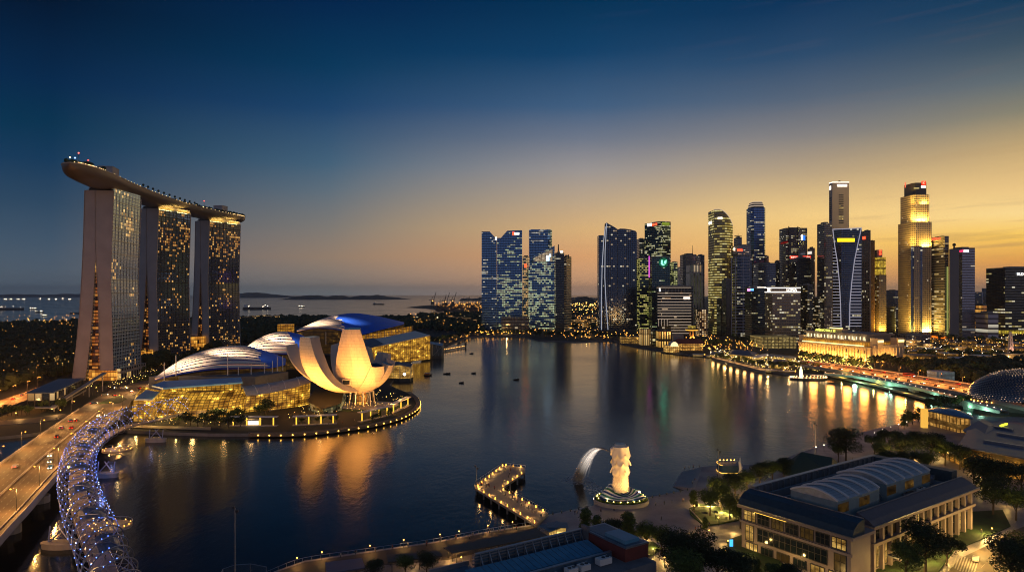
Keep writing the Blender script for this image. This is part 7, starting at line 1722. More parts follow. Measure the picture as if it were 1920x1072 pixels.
# glass balustrade along the quay edge and the curved viewing stage
nsq = [G(x, y, 2) for x, y in ((1006,981),(915,995),(816,1014),(678,1034),(571,1050),(515,1070),(470,1090))]
w = MB(); w.tube([p+Vector((0,0,3.1-2)) + Vector((0,-.4,0)) for p in smoothP(nsq, 4)], .07, 4)
for p, h in along(nsq, 3.0): w.tube([(p.x,p.y-.4,2),(p.x,p.y-.4,3.1)], .05, 4)
tag(w.build('quay_railing', M_steel), 'thin steel railing along the near quay edge below the quay lamps', 'railing')
cs = thing('glazed_screen', 'curved glass wind screen standing at the water beside the flagpole', 'glass screen', tuple(G(445,1085,2))); P = [G(x, y, 2) for x, y in ((408,1125),(418,1100),(440,1092),(470,1090),(500,1096))]
w = MB()
for a, b in zip(P, P[1:]): w.poly([a, b, b+Vector((0,0,5.5)), a+Vector((0,0,5.5))])
def clearglass():
    m, g = mat('clear_glass'); bsdf(g, (.1,.14,.17,1), .05, 0, alpha=.22); return m
w.build('pane', clearglass(), cs); w = MB(); w.tube([p+Vector((0,0,5.5)) for p in P], .09, 4)
for p in P: w.tube([p, p+Vector((0,0,5.5))], .09, 4)
w.build('frame', M_steel, cs)
def pole(label, px, pyb, pyt, z=2, heads=2, nm='mast', cat='mast'):
    b = G(px, pyb, z); r = thing(nm, label, cat, tuple(b)); w = MB(); zt = zAt(pyt, b.y); w.tube([b, (b.x, b.y, zt)], [.22,.12], 6); w.build('pole', M_steel, r); w = MB(); w.box(b.x-.9, b.y-.3, zt-.2, b.x-.1, b.y+.3, zt+.5); w.box(b.x+.1, b.y-.3, zt-1.2, b.x+.9, b.y+.3, zt-.5); w.build('camera_head', M_dark, r)
pole('tall slender steel mast rising from the bottom edge beside the glass screen', 441, 1110, 952); pole('tall mast at the quay behind the round dark tree', 1528.5, 855, 794); pole('tall mast beside the glass boat terminal', 1347.5, 900, 843); pole('thin mast standing at the pier corner', 893.5, 907, 874, 3); pole('thin mast behind the tip of the zigzag pier', 944, 880, 868, 3)

# ------------------------------------------------------------------ zigzag pier
zp = 3.2; pr = thing('zigzag_pier', 'zigzag timber pier lined with glowing amber lamps', 'pier', tuple(G(950,930,zp)))
PP = [G(x, y, zp) for x, y in ((889.5,914),(891.5,905),(943,870.5),(984.7,876),(984.7,885),(941,914.5),(1028,961),(1006,984))]
w = MB(); w.prism([tuple(p.xy) for p in PP], zp-.9, zp, 1, topmi=0); w.build('deck', [plain('pier_planks', (.30,.24,.19), .6, .12, .8), M_concd], pr)
w = MB(); edges = [(PP[0],PP[1]),(PP[1],PP[2]),(PP[2],PP[3]),(PP[3],PP[4]),(PP[4],PP[5]),(PP[5],PP[6]),(PP[7],PP[0])]
for a, b in edges:
    w.tube([a+Vector((0,0,1.1)), b+Vector((0,0,1.1))], .06, 4); n = max(1, int((b-a).length/2.0))
    for i in range(n+1): p = a.lerp(b, i/n); w.tube([p, p+Vector((0,0,1.15))], .05, 4)
w.build('railing', M_steel, pr); k = 0; cen = sum(PP, Vector())/len(PP); lo = MB(); lo.box(-.2,-.2,0,.2,.2,.45); lo.octa((0,0,.7), .24)
pl0 = None
for a, b in ((PP[0],PP[2]),(PP[2],PP[3]),(PP[4],PP[5]),(PP[5],PP[6]),(PP[7],PP[0])):
    L = (b-a).length; n = max(1, int(L/6.2)); d = (b-a).normalized(); inw = Vector((-d.y, d.x, 0)); inw = inw if inw.dot(Vector((936-960, 0, 0))) or 1 else inw
    for i in range(n+1):
        p = a.lerp(b, (i+.5)/(n+1)); c = p + inw*(.7 if (a, b) != 0 else .7)
        c = p.lerp(p - inw*.7 if k >= 0 else p, 1)
        if pl0 is None: pl0 = lo.build('pier_lamp', emit('pier_bulb','#ffb040',7.0)); o = pl0
        else: o = pl0.copy(); COL.objects.link(o)
        o.location = (c.x, c.y, zp); tag(o, f'glowing amber lamp box on the zigzag pier edge, {nth(k)} going round from its left corner', 'lamp', 'lamp boxes on the zigzag pier')
        if k % 2 == 0: light('POINT', (c.x-inw.x*.6, c.y-inw.y*.6, zp+1.3), 260, (1,.56,.16), None, .2)
        k += 1
w = MB()
for a, b in edges:
    n = max(1, int((b-a).length/8))
    for i in range(n+1): p = a.lerp(b, i/n).lerp(cen, .06); w.tube([(p.x,p.y,-1.5),(p.x,p.y,zp-.9)], .45, 6)
w.build('pile', M_concd, pr)

# ------------------------------------------------------------------ lion-headed fish statue on its planted island
st_ = G(1163.5, 922, 6); sx, sy = st_.x, st_.y
isl = thing('planted_island', 'round walled planter island with lamps and shrubs carrying the white statue', 'planter', (sx, sy, 2))
ic = G(1164.5, 935, 3.4); w = MB(); w.prism([(ic.x+11.6*cos(a*pi/20), ic.y+9.5*sin(a*pi/20)) for a in range(40)], -1, 3.4, 0, topmi=1); w.build('wall', [M_conc, M_grass], isl)
w = MB(); w.tube([(ic.x+11.5*cos(a*pi/20), ic.y+9.4*sin(a*pi/20), 3.45) for a in range(40)], .3, 5, closed=True); w.build('coping', M_conc, isl)
w = MB()
for i in range(420):
    a = R.uniform(0, 2*pi); q = R.uniform(.74,.97); r_ = R.uniform(.3,.7); w.ball((ic.x+11*q*cos(a), ic.y+8.8*q*sin(a), 3.5+r_*.5), r_, 5, 3)
tag(w.build('shrubbery', M_leaf, isl), kind='stuff')
bulbs('island_light', emit('island_bulb','#ffe070',10.0), isl, [(ic.x+10.2*cos(pi*i/11), ic.y+8.2*sin(pi*i/11), 4.5) for i in range(22)], .26); 
fl_ = (sx+7.6, sy-1.5, 6.4); w = MB(); w.ball(fl_, .55, 8, 5); w.build('floodlight', emit('flare2','#ffdf9a',30.0), isl)
wv = thing('wave_plinth', 'plinth of flowing blue, green and white wave bands under the statue', 'plinth', (sx, sy, 3.4))
for k, cc in enumerate(('#e8eef0','#15407a','#dfe8ea','#0c6a50','#f0f2f0','#1c3a8a','#e8eef0','#2a7a6a','#dfe4ea','#16305a')):
    f = k/9; P = []
    for i in range(15):
        t = i/14; ang = pi*(1.15 - 1.3*t); x = sx + 8.5*cos(pi - pi*t)*(.55+.55*f) ; y = sy + 3.0 - 7.6*f - 2.6*sin(pi*t)*f; z = 3.9 + (4.4 - 3.2*f)*(.5+.5*sin(t*6.5+.2+f*1.6)) ; P.append((x, y, z))
    w = MB(); w.tube(P, .62, 6); o = w.build('wave_band', plain('band_'+cc[1:], cc, .35, .03), wv, smooth=True)
mer = thing('lion_fish_statue', 'white lion-headed fish-tailed fountain statue, seen from behind and spouting water', 'statue', (sx, sy, 5))
M_mar = plain('white_marble', (.78,.72,.62), .5, .05, .4)
z0 = zAt(921, sy); Hs = zAt(833, sy) - z0
prof = [(0,.0,2.7),(.03,0,3.0),(.12,0,3.15),(.22,0,3.05),(.32,.1,2.85),(.40,.1,2.8),(.48,0,2.9),(.56,-.1,2.7),(.66,-.1,2.8),(.76,-.1,2.8),(.85,-.15,3.1),(.92,-.2,3.5),(.965,-.2,3.3),(.985,-.2,2.2),(1.0,-.2,.1)]
def pf(t):
    for (a, b, c), (d, e, f_) in zip(prof, prof[1:]):
        if t <= d: q = (t-a)/(d-a); return b+(e-b)*q, c+(f_-c)*q
    return prof[-1][1:]
def bodyf(a, b):
    o_, r_ = pf(b); th = 2*pi*a; rr_ = r_*(1+.035*sin(th*11)*(b > .42)*(b < .95)); zz = z0 + Hs*b
    x = sx + o_ + rr_*cos(th); y = sy + rr_*.86*sin(th)
    if b > .72 and cos(th) < -.55: x -= 1.1*(-cos(th)-.55)*sin(pi*min(1,(b-.72)/.24))*2     # muzzle toward the water
    return (x, y, zz)
w = MB(); w.grid(bodyf, 44, 46); w.build('body', M_mar, mer, smooth=True)
# mane locks in three flaring tiers, scales on the tail
def lock(th, zt, L, wd, out_):
    o_, r_ = pf((zt-z0)/Hs); w = MB()
    def fn(a, b):
        t2 = th + (a-.5)*wd*(1-.35*b*b); rr_ = r_*1.02 + out_*b**1.5 + .28*sin(pi*a); return (sx+o_+rr_*cos(t2), sy+rr_*.88*sin(t2), zt - L*b + .5*abs(a-.5)*2*b*0 + (.9*(abs(a-.5)*2)**2)*b)
    return fn
w = MB()
for tier, (f, L, n, o_) in enumerate(((.965,4.6,8,1.1),(.79,4.4,9,1.5),(.62,4.4,8,1.4),(.49,2.6,10,.5))):
    for i in range(n):
        th = 2*pi*(i+.5*(tier % 2))/n
        if tier < 2 and cos(th) < -.8: continue
        fn = lock(th, z0+Hs*f, L, 2*pi/n*1.12, o_); w.grid(fn, 4, 6); w.grid(lambda a, b, fn=fn: Vector(fn(a, b)) - Vector((cos(th)*.25, sin(th)*.25, .1)), 4, 6, flip=True)
w.build('mane', M_mar, mer, smooth=True)
w = MB()
for j in range(11):
    for i in range(20):
        b = .03+j*.035; o_, r_ = pf(b); th = 2*pi*(i+.5*(j % 2))/20; c = Vector((sx+o_+r_*1.0*cos(th), sy+r_*.86*sin(th), z0+Hs*b)); n = Vector((cos(th), sin(th), 0)); t_ = Vector((-n.y, n.x, 0))
        w.poly([c-t_*.5+n*.02+Vector((0,0,.42)), c+n*.6-Vector((0,0,.25)), c+t_*.5+n*.02+Vector((0,0,.42)), c+Vector((0,0,.7))+n*.02])
w.build('scales', M_mar, mer)
w = MB(); zt = z0+Hs
for s in (-1, 1): w.tube([(sx+.4, sy+s*1.9, zt-1.8), (sx+.3, sy+s*2.2, zt-.5), (sx+.1, sy+s*2.1, zt+.15)], [.75,.6,.15], 6)
w.build('ear', M_mar, mer); w = MB(); w.tube([(sx-.2+2.1*cos(a*pi/8), sy+1.8*sin(a*pi/8), zt-.1) for a in range(16)], .4, 5, closed=True); w.build('crown_curl', M_mar, mer)
for dx, dy, pw, az_ in ((20,-11,110000,.70),(3.5,-10.5,5600,.55),(-4.5,-10,4200,.55),(-15,6,20000,.6),(-12,-22,16000,.8)): light('SPOT', (sx+dx, sy+dy, 4.6), pw, (1,.50,.13), mer, .3, aim=(sx, sy, z0+Hs*az_), spot=75, blend=1)
for a in (0, 1.3, 2.6, 3.9, 5.2): light('POINT', (ic.x+9*cos(a), ic.y+7.5*sin(a), 5.2), 90, (1,.75,.3), isl, .2)
# water jet
m, g = mat('jet_water'); b_ = bsdf(g, (.97,.96,.95,1), .8, 0, alpha=.05)
ms = Vector((xAt(1146,sy-1)-.4, sy-.2, zAt(847, sy))); ml = G(1083, 900, 0); jt_ = thing('water_jet', 'arching jet of water falling into the bay left of the statue', 'water jet', tuple(ms)); w = MB()
for k in range(170):
    sp_ = R.gauss(0, 1); e = ml + Vector((R.gauss(0, 1.2), R.gauss(0, 2.2), 0)); drop = abs(R.gauss(0, .10)); P = []; T = 1-min(.5, drop*2.2)
    for i in range(13):
        t = i/12; q = ms.lerp(e, t); q.z = ms.z*(1-t**2.3) + .6*sin(pi*t) + R.gauss(0,.05)*t; q += Vector((R.gauss(0,.25), R.gauss(0,.5), R.gauss(0,.2)))*t; P.append(q)
    w.tube(P, [.15+.25*(i/12)**1.1 for i in range(13)], 4, cap=False)
w.build('jet', m, jt_, smooth=True); light('SPOT', (sx-14, sy-4, 3), 130000, (1,.88,.78), mer, .5, aim=ms.lerp(ml,.4), spot=60, blend=1)  # added cool-white spot without a fitting, to whiten the jet
m, g = mat('foam'); tcn = g.new('ShaderNodeTexCoord'); n = g.new('ShaderNodeTexNoise'); n.inputs['Scale'].default_value = .9; n.inputs['Detail'].default_value = 6; g.link(tcn.outputs['Object'], n.inputs['Vector']); bsdf(g, (.6,.6,.6,1), .7, alpha=g.rng(n.outputs[0], .40, .65, 0, .8))
w = MB(); 
for cx_, cy_, rx, ry, z_ in ((ml.x, ml.y, 7, 8, .05), (ml.x+6, ml.y-14, 4, 12, .06)): w.poly([(cx_+rx*cos(a*pi/12)*(1+.2*sin(a*1.7)), cy_+ry*sin(a*pi/12), z_) for a in range(24)])
w.build('foam', m, jt_)

# ------------------------------------------------------------------ steps, boat terminal, tower sculpture, green tent
w = MB(); s0 = [G(x, y, 2) for x, y in ((1316,876),(1303,916))]; s1 = [G(x, y, 0) for x, y in ((1279,884),(1262,912))]
for k in range(7):
    f0, f1 = k/7, (k+1)/7; z = 2.1-.3*k; a, b, c_, d = s0[0].lerp(s1[0], f0), s0[1].lerp(s1[1], f0), s0[1].lerp(s1[1], f1), s0[0].lerp(s1[0], f1); w.prism([tuple(v.xy) for v in (a,b,c_,d)], -.6, z)
tag(w.build('waterside_steps', M_conc), 'broad stone steps descending into the bay left of the glass boat terminal', 'steps')
bt = thing('boat_terminal', 'rounded glass boat terminal with a golden lit rim at the end of the quay', 'pavilion', tuple(G(1366,885,2)))
c = G(1366, 884, 2); w = MB(); Pn = [(c.x-4.2+1.2*cos(a), c.y+4*sin(a)) for a in [pi/2+pi*k/8 for k in range(9)]] + [(c.x+5,c.y-4),(c.x+5,c.y+4)]; w.prism(Pn, 2, 6.0, 0, topmi=1); w.build('glass_wall', [plain('terminal_blue_glass', (.05,.10,.16), .1, .1), M_bluer], bt)
w = MB(); w.tube([(x, y, 6.2) for x, y in Pn[:9]], .16, 5); w.tube([(x, y, 2.4) for x, y in Pn[:10]], .2, 5); w.build('light_rim', emit('rim_gold','#ffc45a',1.8), bt)
for k in range(5): w = MB(); w.octa((c.x-3+k*1.8, c.y+4, 6.9), .3); w.build('rim_bulb', E_warm, bt)
sc_ = G(1387.5, 893, 2); w = MB(); w.tube([sc_, sc_+Vector((.3,0,3.5)), sc_+Vector((-.1,0,6.8)), sc_+Vector((.1,0,9.2))], [1.3,.85,.7,.15], 8); w.tube([sc_+Vector((0,0,3)), sc_+Vector((1.4,0,5))], [.5,.15], 5); w.tube([sc_+Vector((0,0,4.6)), sc_+Vector((-.7,0,7.2))], [.4,.1], 5); tag(w.build('tower_sculpture', M_mar, smooth=True), 'pale spire-like sculpture beside the glass boat terminal', 'sculpture'); light('POINT', sc_+Vector((1,-4,2)), 160, (1,.6,.3), None, .3)
tn = thing('tent_roof', 'large dark green tent roof on the quay behind the stone building', 'tent', tuple(G(1510,880,2))); TP = [G(1461,876,5), G(1478,868,5), G(1560,866,5), G(1578,872,5), G(1560,894,5), G(1470,890,5)]; ap = [G(1503,846.5,13.5), G(1560,857,11)]
w = MB(); 
for tri in ((0,1,'a'),(1,2,'ab'),(2,3,'b'),(3,4,'b'),(4,5,'ab'),(5,0,'a')):
    a, b = TP[tri[0]], TP[tri[1]]
    if tri[2] == 'a': w.poly([a, b, ap[0]])
    elif tri[2] == 'b': w.poly([a, b, ap[1]])
    else: w.poly([a, b, ap[1], ap[0]] if tri[0] == 1 else [a, b, ap[0], ap[1]])
w.build('canopy', plain('green_tent_fabric', (.035,.06,.045), .7, .15, .2), tn); w = MB()
for p in TP: w.tube([(p.x,p.y,2), p], .15, 5)
w.build('support', M_steel, tn)
M_dkdeck = plain('dark_deck_overlay', (.07,.055,.045), .7, .2, .8)  # dark sheet laid over the paving to darken the promenade
def bed(pts, z, m, nm='lawn', kind='structure'): w = MB(); P = [G(x, y, z) for x, y in pts]; w.prism([tuple(p.xy) for p in P], 2, z, 0); return struct(nm, w, m, kind)
bed([(1004,984),(915,998),(816,1017),(678,1037),(571,1053),(515,1073),(470,1100),(600,1100),(700,1060),(840,1048),(1015,1008)], 2.08, M_dkdeck, 'promenade'); bed([(1292,952),(1310,944),(1392,950),(1392,972),(1350,980),(1320,984),(1294,962)], 2.5, M_grass); bed([(1362,1012),(1395,1000),(1440,1030),(1500,1085),(1420,1085),(1372,1050)], 2.4, M_grass); bed([(1195,1020),(1225,1014),(1240,1026),(1222,1040),(1195,1042)], 2.4, M_grass)
bed([(1650,1010),(1700,990),(1790,960),(1880,955),(1895,985),(1840,1010),(1790,1030),(1760,1070),(1700,1120),(1640,1080)], 2.3, M_grass)
w = MB(); P = [G(x, y, 2.05) for x, y in ((1730,1130),(1770,1078),(1800,1046),(1850,1022),(1905,992),(1990,960),(1990,990),(1925,1025),(1905,1060),(1900,1130))]; w.prism([tuple(p.xy) for p in P], 2.0, 2.06); struct('road', w, M_rbr)
w = MB()
for k in range(9): w.beam(G(1796+k*4.6, 1036+k*2.2, 2.09), G(1786+k*4.6, 1062+k*2.6, 2.09), .35, .03)
for k in range(5): w.beam(G(1862-k*16, 1046+k*11, 2.09), G(1856-k*16, 1052+k*11, 2.09), .15, .03)
struct('road_marking', w, M_paint)
w = MB(); w.beam(G(1302,950,2.3), G(1388,950,2.3), .5, .6); w.beam(G(1294,955,2.3), G(1322,985,2.3), .5, .6); tag(w.build('planter_wall', M_conc), 'low pale wall around the lamplit lawn on the plaza', 'wall')
for k, (x, y, s_) in enumerate(((1322,978,1),(1342,976,.9),(1212,1060,1))):
    p = G(x, y, 2); r = thing('parasol_lamp', f'round parasol-shaped lamp on the lamplit plaza, {["left of the pair by the lawn","right of the pair by the lawn","beside the dark red end wall"][k]}', 'lamp', tuple(p)); w = MB(); w.tube([p, p+Vector((0,0,3.6))], .09, 5); w.build('pole', M_dark, r); w = MB(); w.tube([p+Vector((0,0,3.5)), p+Vector((0,0,3.9))], [1.3,.2], 12); w.build('shade', M_dark, r); w = MB(); w.octa(tuple(p+Vector((0,0,3.3))), .28); w.build('bulb', E_warm2, r); light('POINT', p+Vector((0,0,3.0)), 650, (1,.55,.16), r, .3)
w = MB(); p = G(1371, 1019, 3.4); w.box(p.x-.7, p.y-.1, 2, p.x+.7, p.y+.1, 5.2); q = w.build('advert_panel', M_dark); tag(q, 'blue glowing advertising panel by the path left of the stone building', 'panel'); w = MB(); w.box(p.x-.6, p.y-.16, 2.6, p.x+.6, p.y-.11, 5.0); w.build('screen', emit('screen_blue','#3aa0e0',2.2), q)
for x, y, pw in ((1352,962,2600),(1332,952,2200),(1368,966,2400),(1309,948,1400),(1345,930,1600),(1400,935,1600),(1185,1022,900),(1150,1016,400),(1225,1030,700),(1246,1052,700),(1210,1012,500),(1375,1000,500),(1362,1046,400),(1300,1000,200),(1355,1020,260)): light('POINT', G(x, y, 2)+Vector((0,0,1.3)), pw*1.3, (1,.62,.16), None, .3)
# ------------------------------------------------------------------ trees near the camera
def tree(px, py, proto, s, label, group=None, z=2, rz=None, nm=None):
    o = place(proto, tuple(G(px, py, z)), label, group, rz=R.uniform(0, 6.28) if rz is None else rz, sc=s); o['category'] = 'palm tree' if proto is PALM else 'tree'; return o
NR = [
 (1098,1012,2,.95,'slim dark tree at the left end of the row behind the blue-roofed building'),(1119,1016,2,.80,'small slim tree, second in the row behind the blue-roofed building'),(1146,1024,0,.78,'round dark tree in the middle of the row behind the blue-roofed building'),
 (1178,1030,2,1.10,'tallest slim tree of the row, below the statue island'),(1211,1032,1,.85,'lamplit pale green tree next to the dark red end wall'),(1240,1038,1,.82,'dark leafy tree right of the lamplit pale green one'),
 (1268,1082,0,1.15,'large dark tree at the bottom edge, left of the big dark clump'),(1306,1096,0,1.25,'largest dark tree of the bottom clump'),(1345,1100,3,1.2,'spreading dark tree at the right of the bottom clump'),(1285,1120,1,1.2,'dark tree cut by the bottom edge below the clump'),(1385,1118,0,1.0,'dark tree cut by the bottom edge beside the stone building'),
 (1300,958,2,.72,'slim tree with yellow-lit leaves at the tip of the plaza lawn'),(1331,968,1,.95,'tree lit from below on the left of the plaza lawn'),(1352,958,1,1.0,'bushy tree in the middle of the plaza lawn'),(1368,975,1,.9,'lamplit tree at the front of the plaza lawn'),(1345,940,1,.9,'bushy tree at the back of the plaza lawn, nearest the boat terminal'),
 (1378,935,0,.9,'dark bushy tree just below the pale spire sculpture'),(1400,925,1,.9,'lamplit tree behind the left corner of the stone building'),(1425,915,0,.95,'dark tree behind the dark front roof'),(1448,905,1,.9,'tree right of the dark one behind the front roof'),(1470,900,0,.85,'tree tucked against the green tent roof'),(1322,1000,2,.5,'small sapling beside the parasol lamps'),(1388,990,1,.8,'lamplit tree hugging the left wall of the stone building'),
 (1586,868,0,1.45,'big round dark tree right of the green tent roof'),(1572,866,1,.9,'smaller tree at the left foot of the big round one'),
 (1640,850,3,1.0,'umbrella-shaped tree over the quay lamps'),(1668,846,3,1.25,'taller umbrella-shaped tree with bare limbs showing'),(1650,870,1,1.0,'dark tree below the umbrella-shaped pair'),(1688,868,0,1.2,'broad dark tree left of the leaf-shaped canopy'),(1715,856,0,1.1,'dark tree directly below the lit pylon'),(1745,866,0,1.25,'dark tree in front of the leaf-shaped canopy'),(1772,872,1,1.15,'bushy tree right of centre in the leaf canopy group'),(1700,886,3,1.1,'spreading tree behind the far roof of the stone building'),(1735,890,1,1.0,'lamplit tree behind the far roof of the stone building'),(1660,888,0,.9,'low dark tree behind the skylights'),
 (1800,880,0,1.0,'dark tree at the left of the mall roofs'),(1845,925,0,1.35,'large dark tree right of the stone building'),(1880,935,0,1.3,'large dark tree beside the right edge, below the mall'),(1915,925,3,1.3,'spreading dark tree cut by the right edge, below the mall'),(1862,965,0,1.2,'dark tree over the lamplit drive, right of the stone building'),(1905,975,1,1.1,'dark tree at the right edge over the drive'),(1826,905,1,1.0,'tree against the far end of the stone building'),
 (1735,1078,0,1.35,'large dark tree before the right wing of the stone building'),(1700,1090,1,1.1,'dark tree left of the large one before the right wing'),(1775,1060,3,1.0,'spreading tree near the striped crossing'),(1895,1110,0,1.3,'dark tree in the bottom right corner'),(1925,1085,1,1.2,'dark tree cut by the right edge in the bottom corner'),
 (1450,1105,1,.7,'small tree in the garden before the stone building'),(1420,1082,2,.5,'slim young tree in the garden before the stone building'),(1480,1115,0,.7,'low dark tree at the bottom edge before the stone building'),
 (760,1082,1,.6,'low tree at the bottom edge before the small grey roof'),(800,1078,0,.6,'low dark tree left of the blue-roofed building'),(700,1090,0,.55,'low dark tree at the bottom edge under the brown canopy')]
for x, y, k, s, lab in NR: tree(x, y, T_near[k], s, lab, 'trees on the near bank')
for x, y, pw in ((1735,1060,1300),(1700,1075,1100),(1775,1046,3200),(1860,1006,3800),(1840,1035,3200),(1880,1060,3000),(1830,1060,2600),(1740,880,3200),(1700,878,2600),(1670,872,2200),(1720,862,2600),(1840,890,2600),(1888,950,1500),(1420,930,1500),(1400,945,1200),(1445,918,1200),(1652,860,1500),(1762,858,2600),(1800,868,2600),(1480,1068,300),(1905,1040,3000)): light('POINT', G(x, y, 2)+Vector((0,0,3.2)), pw, (1,.60,.15), None, .3)
# lamp posts on the near bank
for k, (x, y) in enumerate(((1330,1010),(1347,985),(1225,1046),(1246,1062),(1360,1050),(1365,1030),(1302,962),(1375,960),(1640,822),(1655,816),(1670,811),(1685,806),(1700,801),(1625,828),(1600,832),(1585,838),(1545,846),(1530,850),(1762,858),(1800,868),(1860,1006),(1905,1040),(1775,1046),(1700,1075),(1888,950),(1745,878))):
    place(LP_white if x < 1720 and y < 860 else LP_post, tuple(G(x, y, 2)), f'lamp post on the near bank, {nth(k)} along the walk from the plaza to the mall', 'lamp posts on the near bank', sc=.7)
    if y < 860 and x < 1720: light('POINT', G(x, y, 2)+Vector((0,0,3.6)), 160, (1,.72,.38), None, .3)
# bollards on the near quay edge
bo = MB(); bo.tube([(0,0,0),(0,0,.7)], [.3,.22], 8); bo.ball((0,0,.85), .28, 8, 4); bo = bo.build('bollard', M_dark)
for k, (p, h) in enumerate(along([G(x, y, 2) for x, y in ((1028,966),(1113,950))], 4.2, 2) + along([G(x, y, 2) for x, y in ((1216,934),(1300,917))], 4.2, 2)):
    o = bo if k == 0 else bo.copy()
    if k: COL.objects.link(o)
    o.location = p; tag(o, f'dark mooring bollard on the plaza quay edge, {nth(k)} from the pier', 'bollard', 'bollards on the plaza quay edge')
# people
PS = [(946,905,3.2,'standing near the bend of the zigzag pier'),(961,927,3.2,'walking on the shoreward arm of the zigzag pier'),(966,934,3.2,'farther down the shoreward arm of the pier'),(912,913,3.2,'at the left corner of the zigzag pier'),(1003,962,3.2,'near the foot of the zigzag pier'),(985,946,3.2,'halfway down the shoreward arm of the pier'),(948,882,3.2,'leaning near the tip of the pier'),
 (1078,964,2,'on the quay left of the statue island'),(1082,963,2,'beside the one on the quay left of the statue island'),(1304,995,2,'leftmost of the group by the parasol lamps'),(1309,993,2,'second from left in the group by the parasol lamps'),(1314,991,2,'in the middle of the group by the parasol lamps'),(1318,988,2,'fourth in the group by the parasol lamps'),(1326,990,2,'under the left parasol lamp'),(1330,986,2,'between the two parasol lamps'),
 (1284,881,2,'at the top of the waterside steps, left end'),(1292,879,2,'at the top of the waterside steps, in the middle'),(1300,877,2,'at the top of the waterside steps, right end'),(1312,876,2,'on the quay corner above the steps'),(1303,902,2,'halfway down beside the waterside steps'),(1298,907,2,'near the foot of the waterside steps'),(1346,893,2,'next to the mast by the boat terminal'),(1270,1002,2,'strolling alone in mid plaza'),(1240,975,2,'crossing the plaza below the statue island'),
 (1598,862,2,'under the big round tree'),(1425,1060,2,'in the garden before the stone building'),(1398,1050,2,'on the path left of the stone building'),(1840,1000,2,'on the kerb of the lamplit drive'),(880,1010,2,'on the near promenade between two lamps'),(800,1024,2,'on the near promenade by the short canopy'),(935,997,2,'on the near promenade, close to the pier')]
for k, (x, y, z, wh) in enumerate(PS):
    o = place(PEOPLE[k % 4], tuple(G(x, y, z)), f'{PDESC[k % 4]} {wh}', None, rz=R.uniform(0, 6.28)); o['category'] = 'person'
    if len(o['label'].split()) > 16: o['label'] = PDESC[k % 4].replace('person in ', 'person in ').split(' and ')[0] + ' ' + wh
for k, s in enumerate((18, 33, 47, 52, 70, 88, 104, 121, 140, 160)):
    p, d, n = hat(s); q = p + n*(1.6 if k % 2 else -1.3); o = place(PEOPLE[(k+1) % 4], (q.x, q.y, 8.0), f'{PDESC[(k+1) % 4].split(" and ")[0]} on the footbridge deck, {nth(k)} from the near end', None, rz=atan2(d.y, d.x))
PW = [('on the left arm of the zigzag pier', PP[1].lerp(PP[7],.06), PP[5].lerp(PP[0],.4), 7), ('on the tip arm of the zigzag pier', PP[2].lerp(PP[3],.5), PP[5], 6), ('on the shoreward arm of the zigzag pier', PP[5].lerp(PP[0],.3), PP[6].lerp(PP[7],.5), 9), ('on the near promenade by the quay railing', G(620,1047,2.1), G(985,990,2.1), 12), ('on the plaza below the statue island', G(1120,960,2), G(1290,940,2), 9), ('on the boardwalk around the museum', G(560,805,2.4), G(735,780,2.4), 8)]
for wh, a, b, n in PW:
    for k in range(n): p = a.lerp(b, (k+.5)/n); place(PEOPLE[(k*3+n) % 4], (p.x+R.uniform(-.8,.8), p.y+R.uniform(-.5,.5), p.z), f'{["white-shirted","red-shirted","blue-shirted","black-clad"][(k*3+n) % 4]} person {wh}, {nth(k)} from left', f'people {wh}', rz=R.uniform(0,6.28))
# cars on the near drive
for k, (x, y, c, r_) in enumerate(((1880,1030,1,.9),(1830,1050,0,.9))): place(CARS[c], tuple(G(x, y, 2.06)), ['black car on the lamplit drive in the bottom right corner','white car on the lamplit drive beside the striped crossing'][k], 'cars on the near drive', rz=r_)

# ------------------------------------------------------------------ trees on the far side of the bay
def inpoly(x, y, P):
    c = False; j = len(P)-1
    for i in range(len(P)):
        if (P[i][1] > y) != (P[j][1] > y) and x < (P[j][0]-P[i][0])*(y-P[i][1])/(P[j][1]-P[i][1]) + P[i][0]: c = not c
        j = i
    return c
FT = {}
def row(px0, py0, px1, py1, n, protos, s, where, jx=3, jy=1.5):
    for i in range(n):
        f = (i+.5)/n; x = px0+(px1-px0)*f + R.uniform(-jx,jx); y = py0+(py1-py0)*f + R.uniform(-jy,jy); k = R.randrange(len(protos))
        tree(x, y, protos[k], s*R.uniform(.8,1.2), f'{where}, {nth(i)} from the left', where.replace('tree', 'trees', 1) if 'tree' in where else where)
row(330,797,455,799,11,T_mid[:2],.75,'lamplit tree before the bowed glass front',2,2); row(395,789,450,789,6,[T_mid[1]],.8,'leafy tree under the golden glass'); row(485,783,505,770,4,T_mid[:2],1.0,'bushy tree where the canopy wing begins'); row(520,768,575,752,5,T_mid,.7,'tree on the terrace walk')
row(250,728,300,712,7,T_mid,.9,'dark tree between the junction and the first hall'); row(265,702,298,690,5,T_mid,1.0,'tree at the foot of the middle hotel tower'); row(358,668,385,664,4,T_mid,1.0,'tree at the foot of the farthest hotel tower',2,1)
row(60,775,0,782,7,T_mid,.7,'tree on the riverside lawn left of the bridge'); row(75,772,125,768,6,T_mid,.8,'tree below the flat-roofed pavilion'); row(176,736,204,722,4,T_mid,.6,'small tree before the glowing hotel lobby')
row(690,792,740,778,5,T_mid,.5,'small garden tree right of the museum columns'); row(560,795,640,790,6,T_mid,.45,'low garden tree behind the long pergola'); row(700,668,790,650,14,T_mid,1.2,'dense tree below the golden colonnade',3,2); row(800,650,880,628,12,T_far,1.1,'dark tree on the point beyond the dark pavilion',3,2)
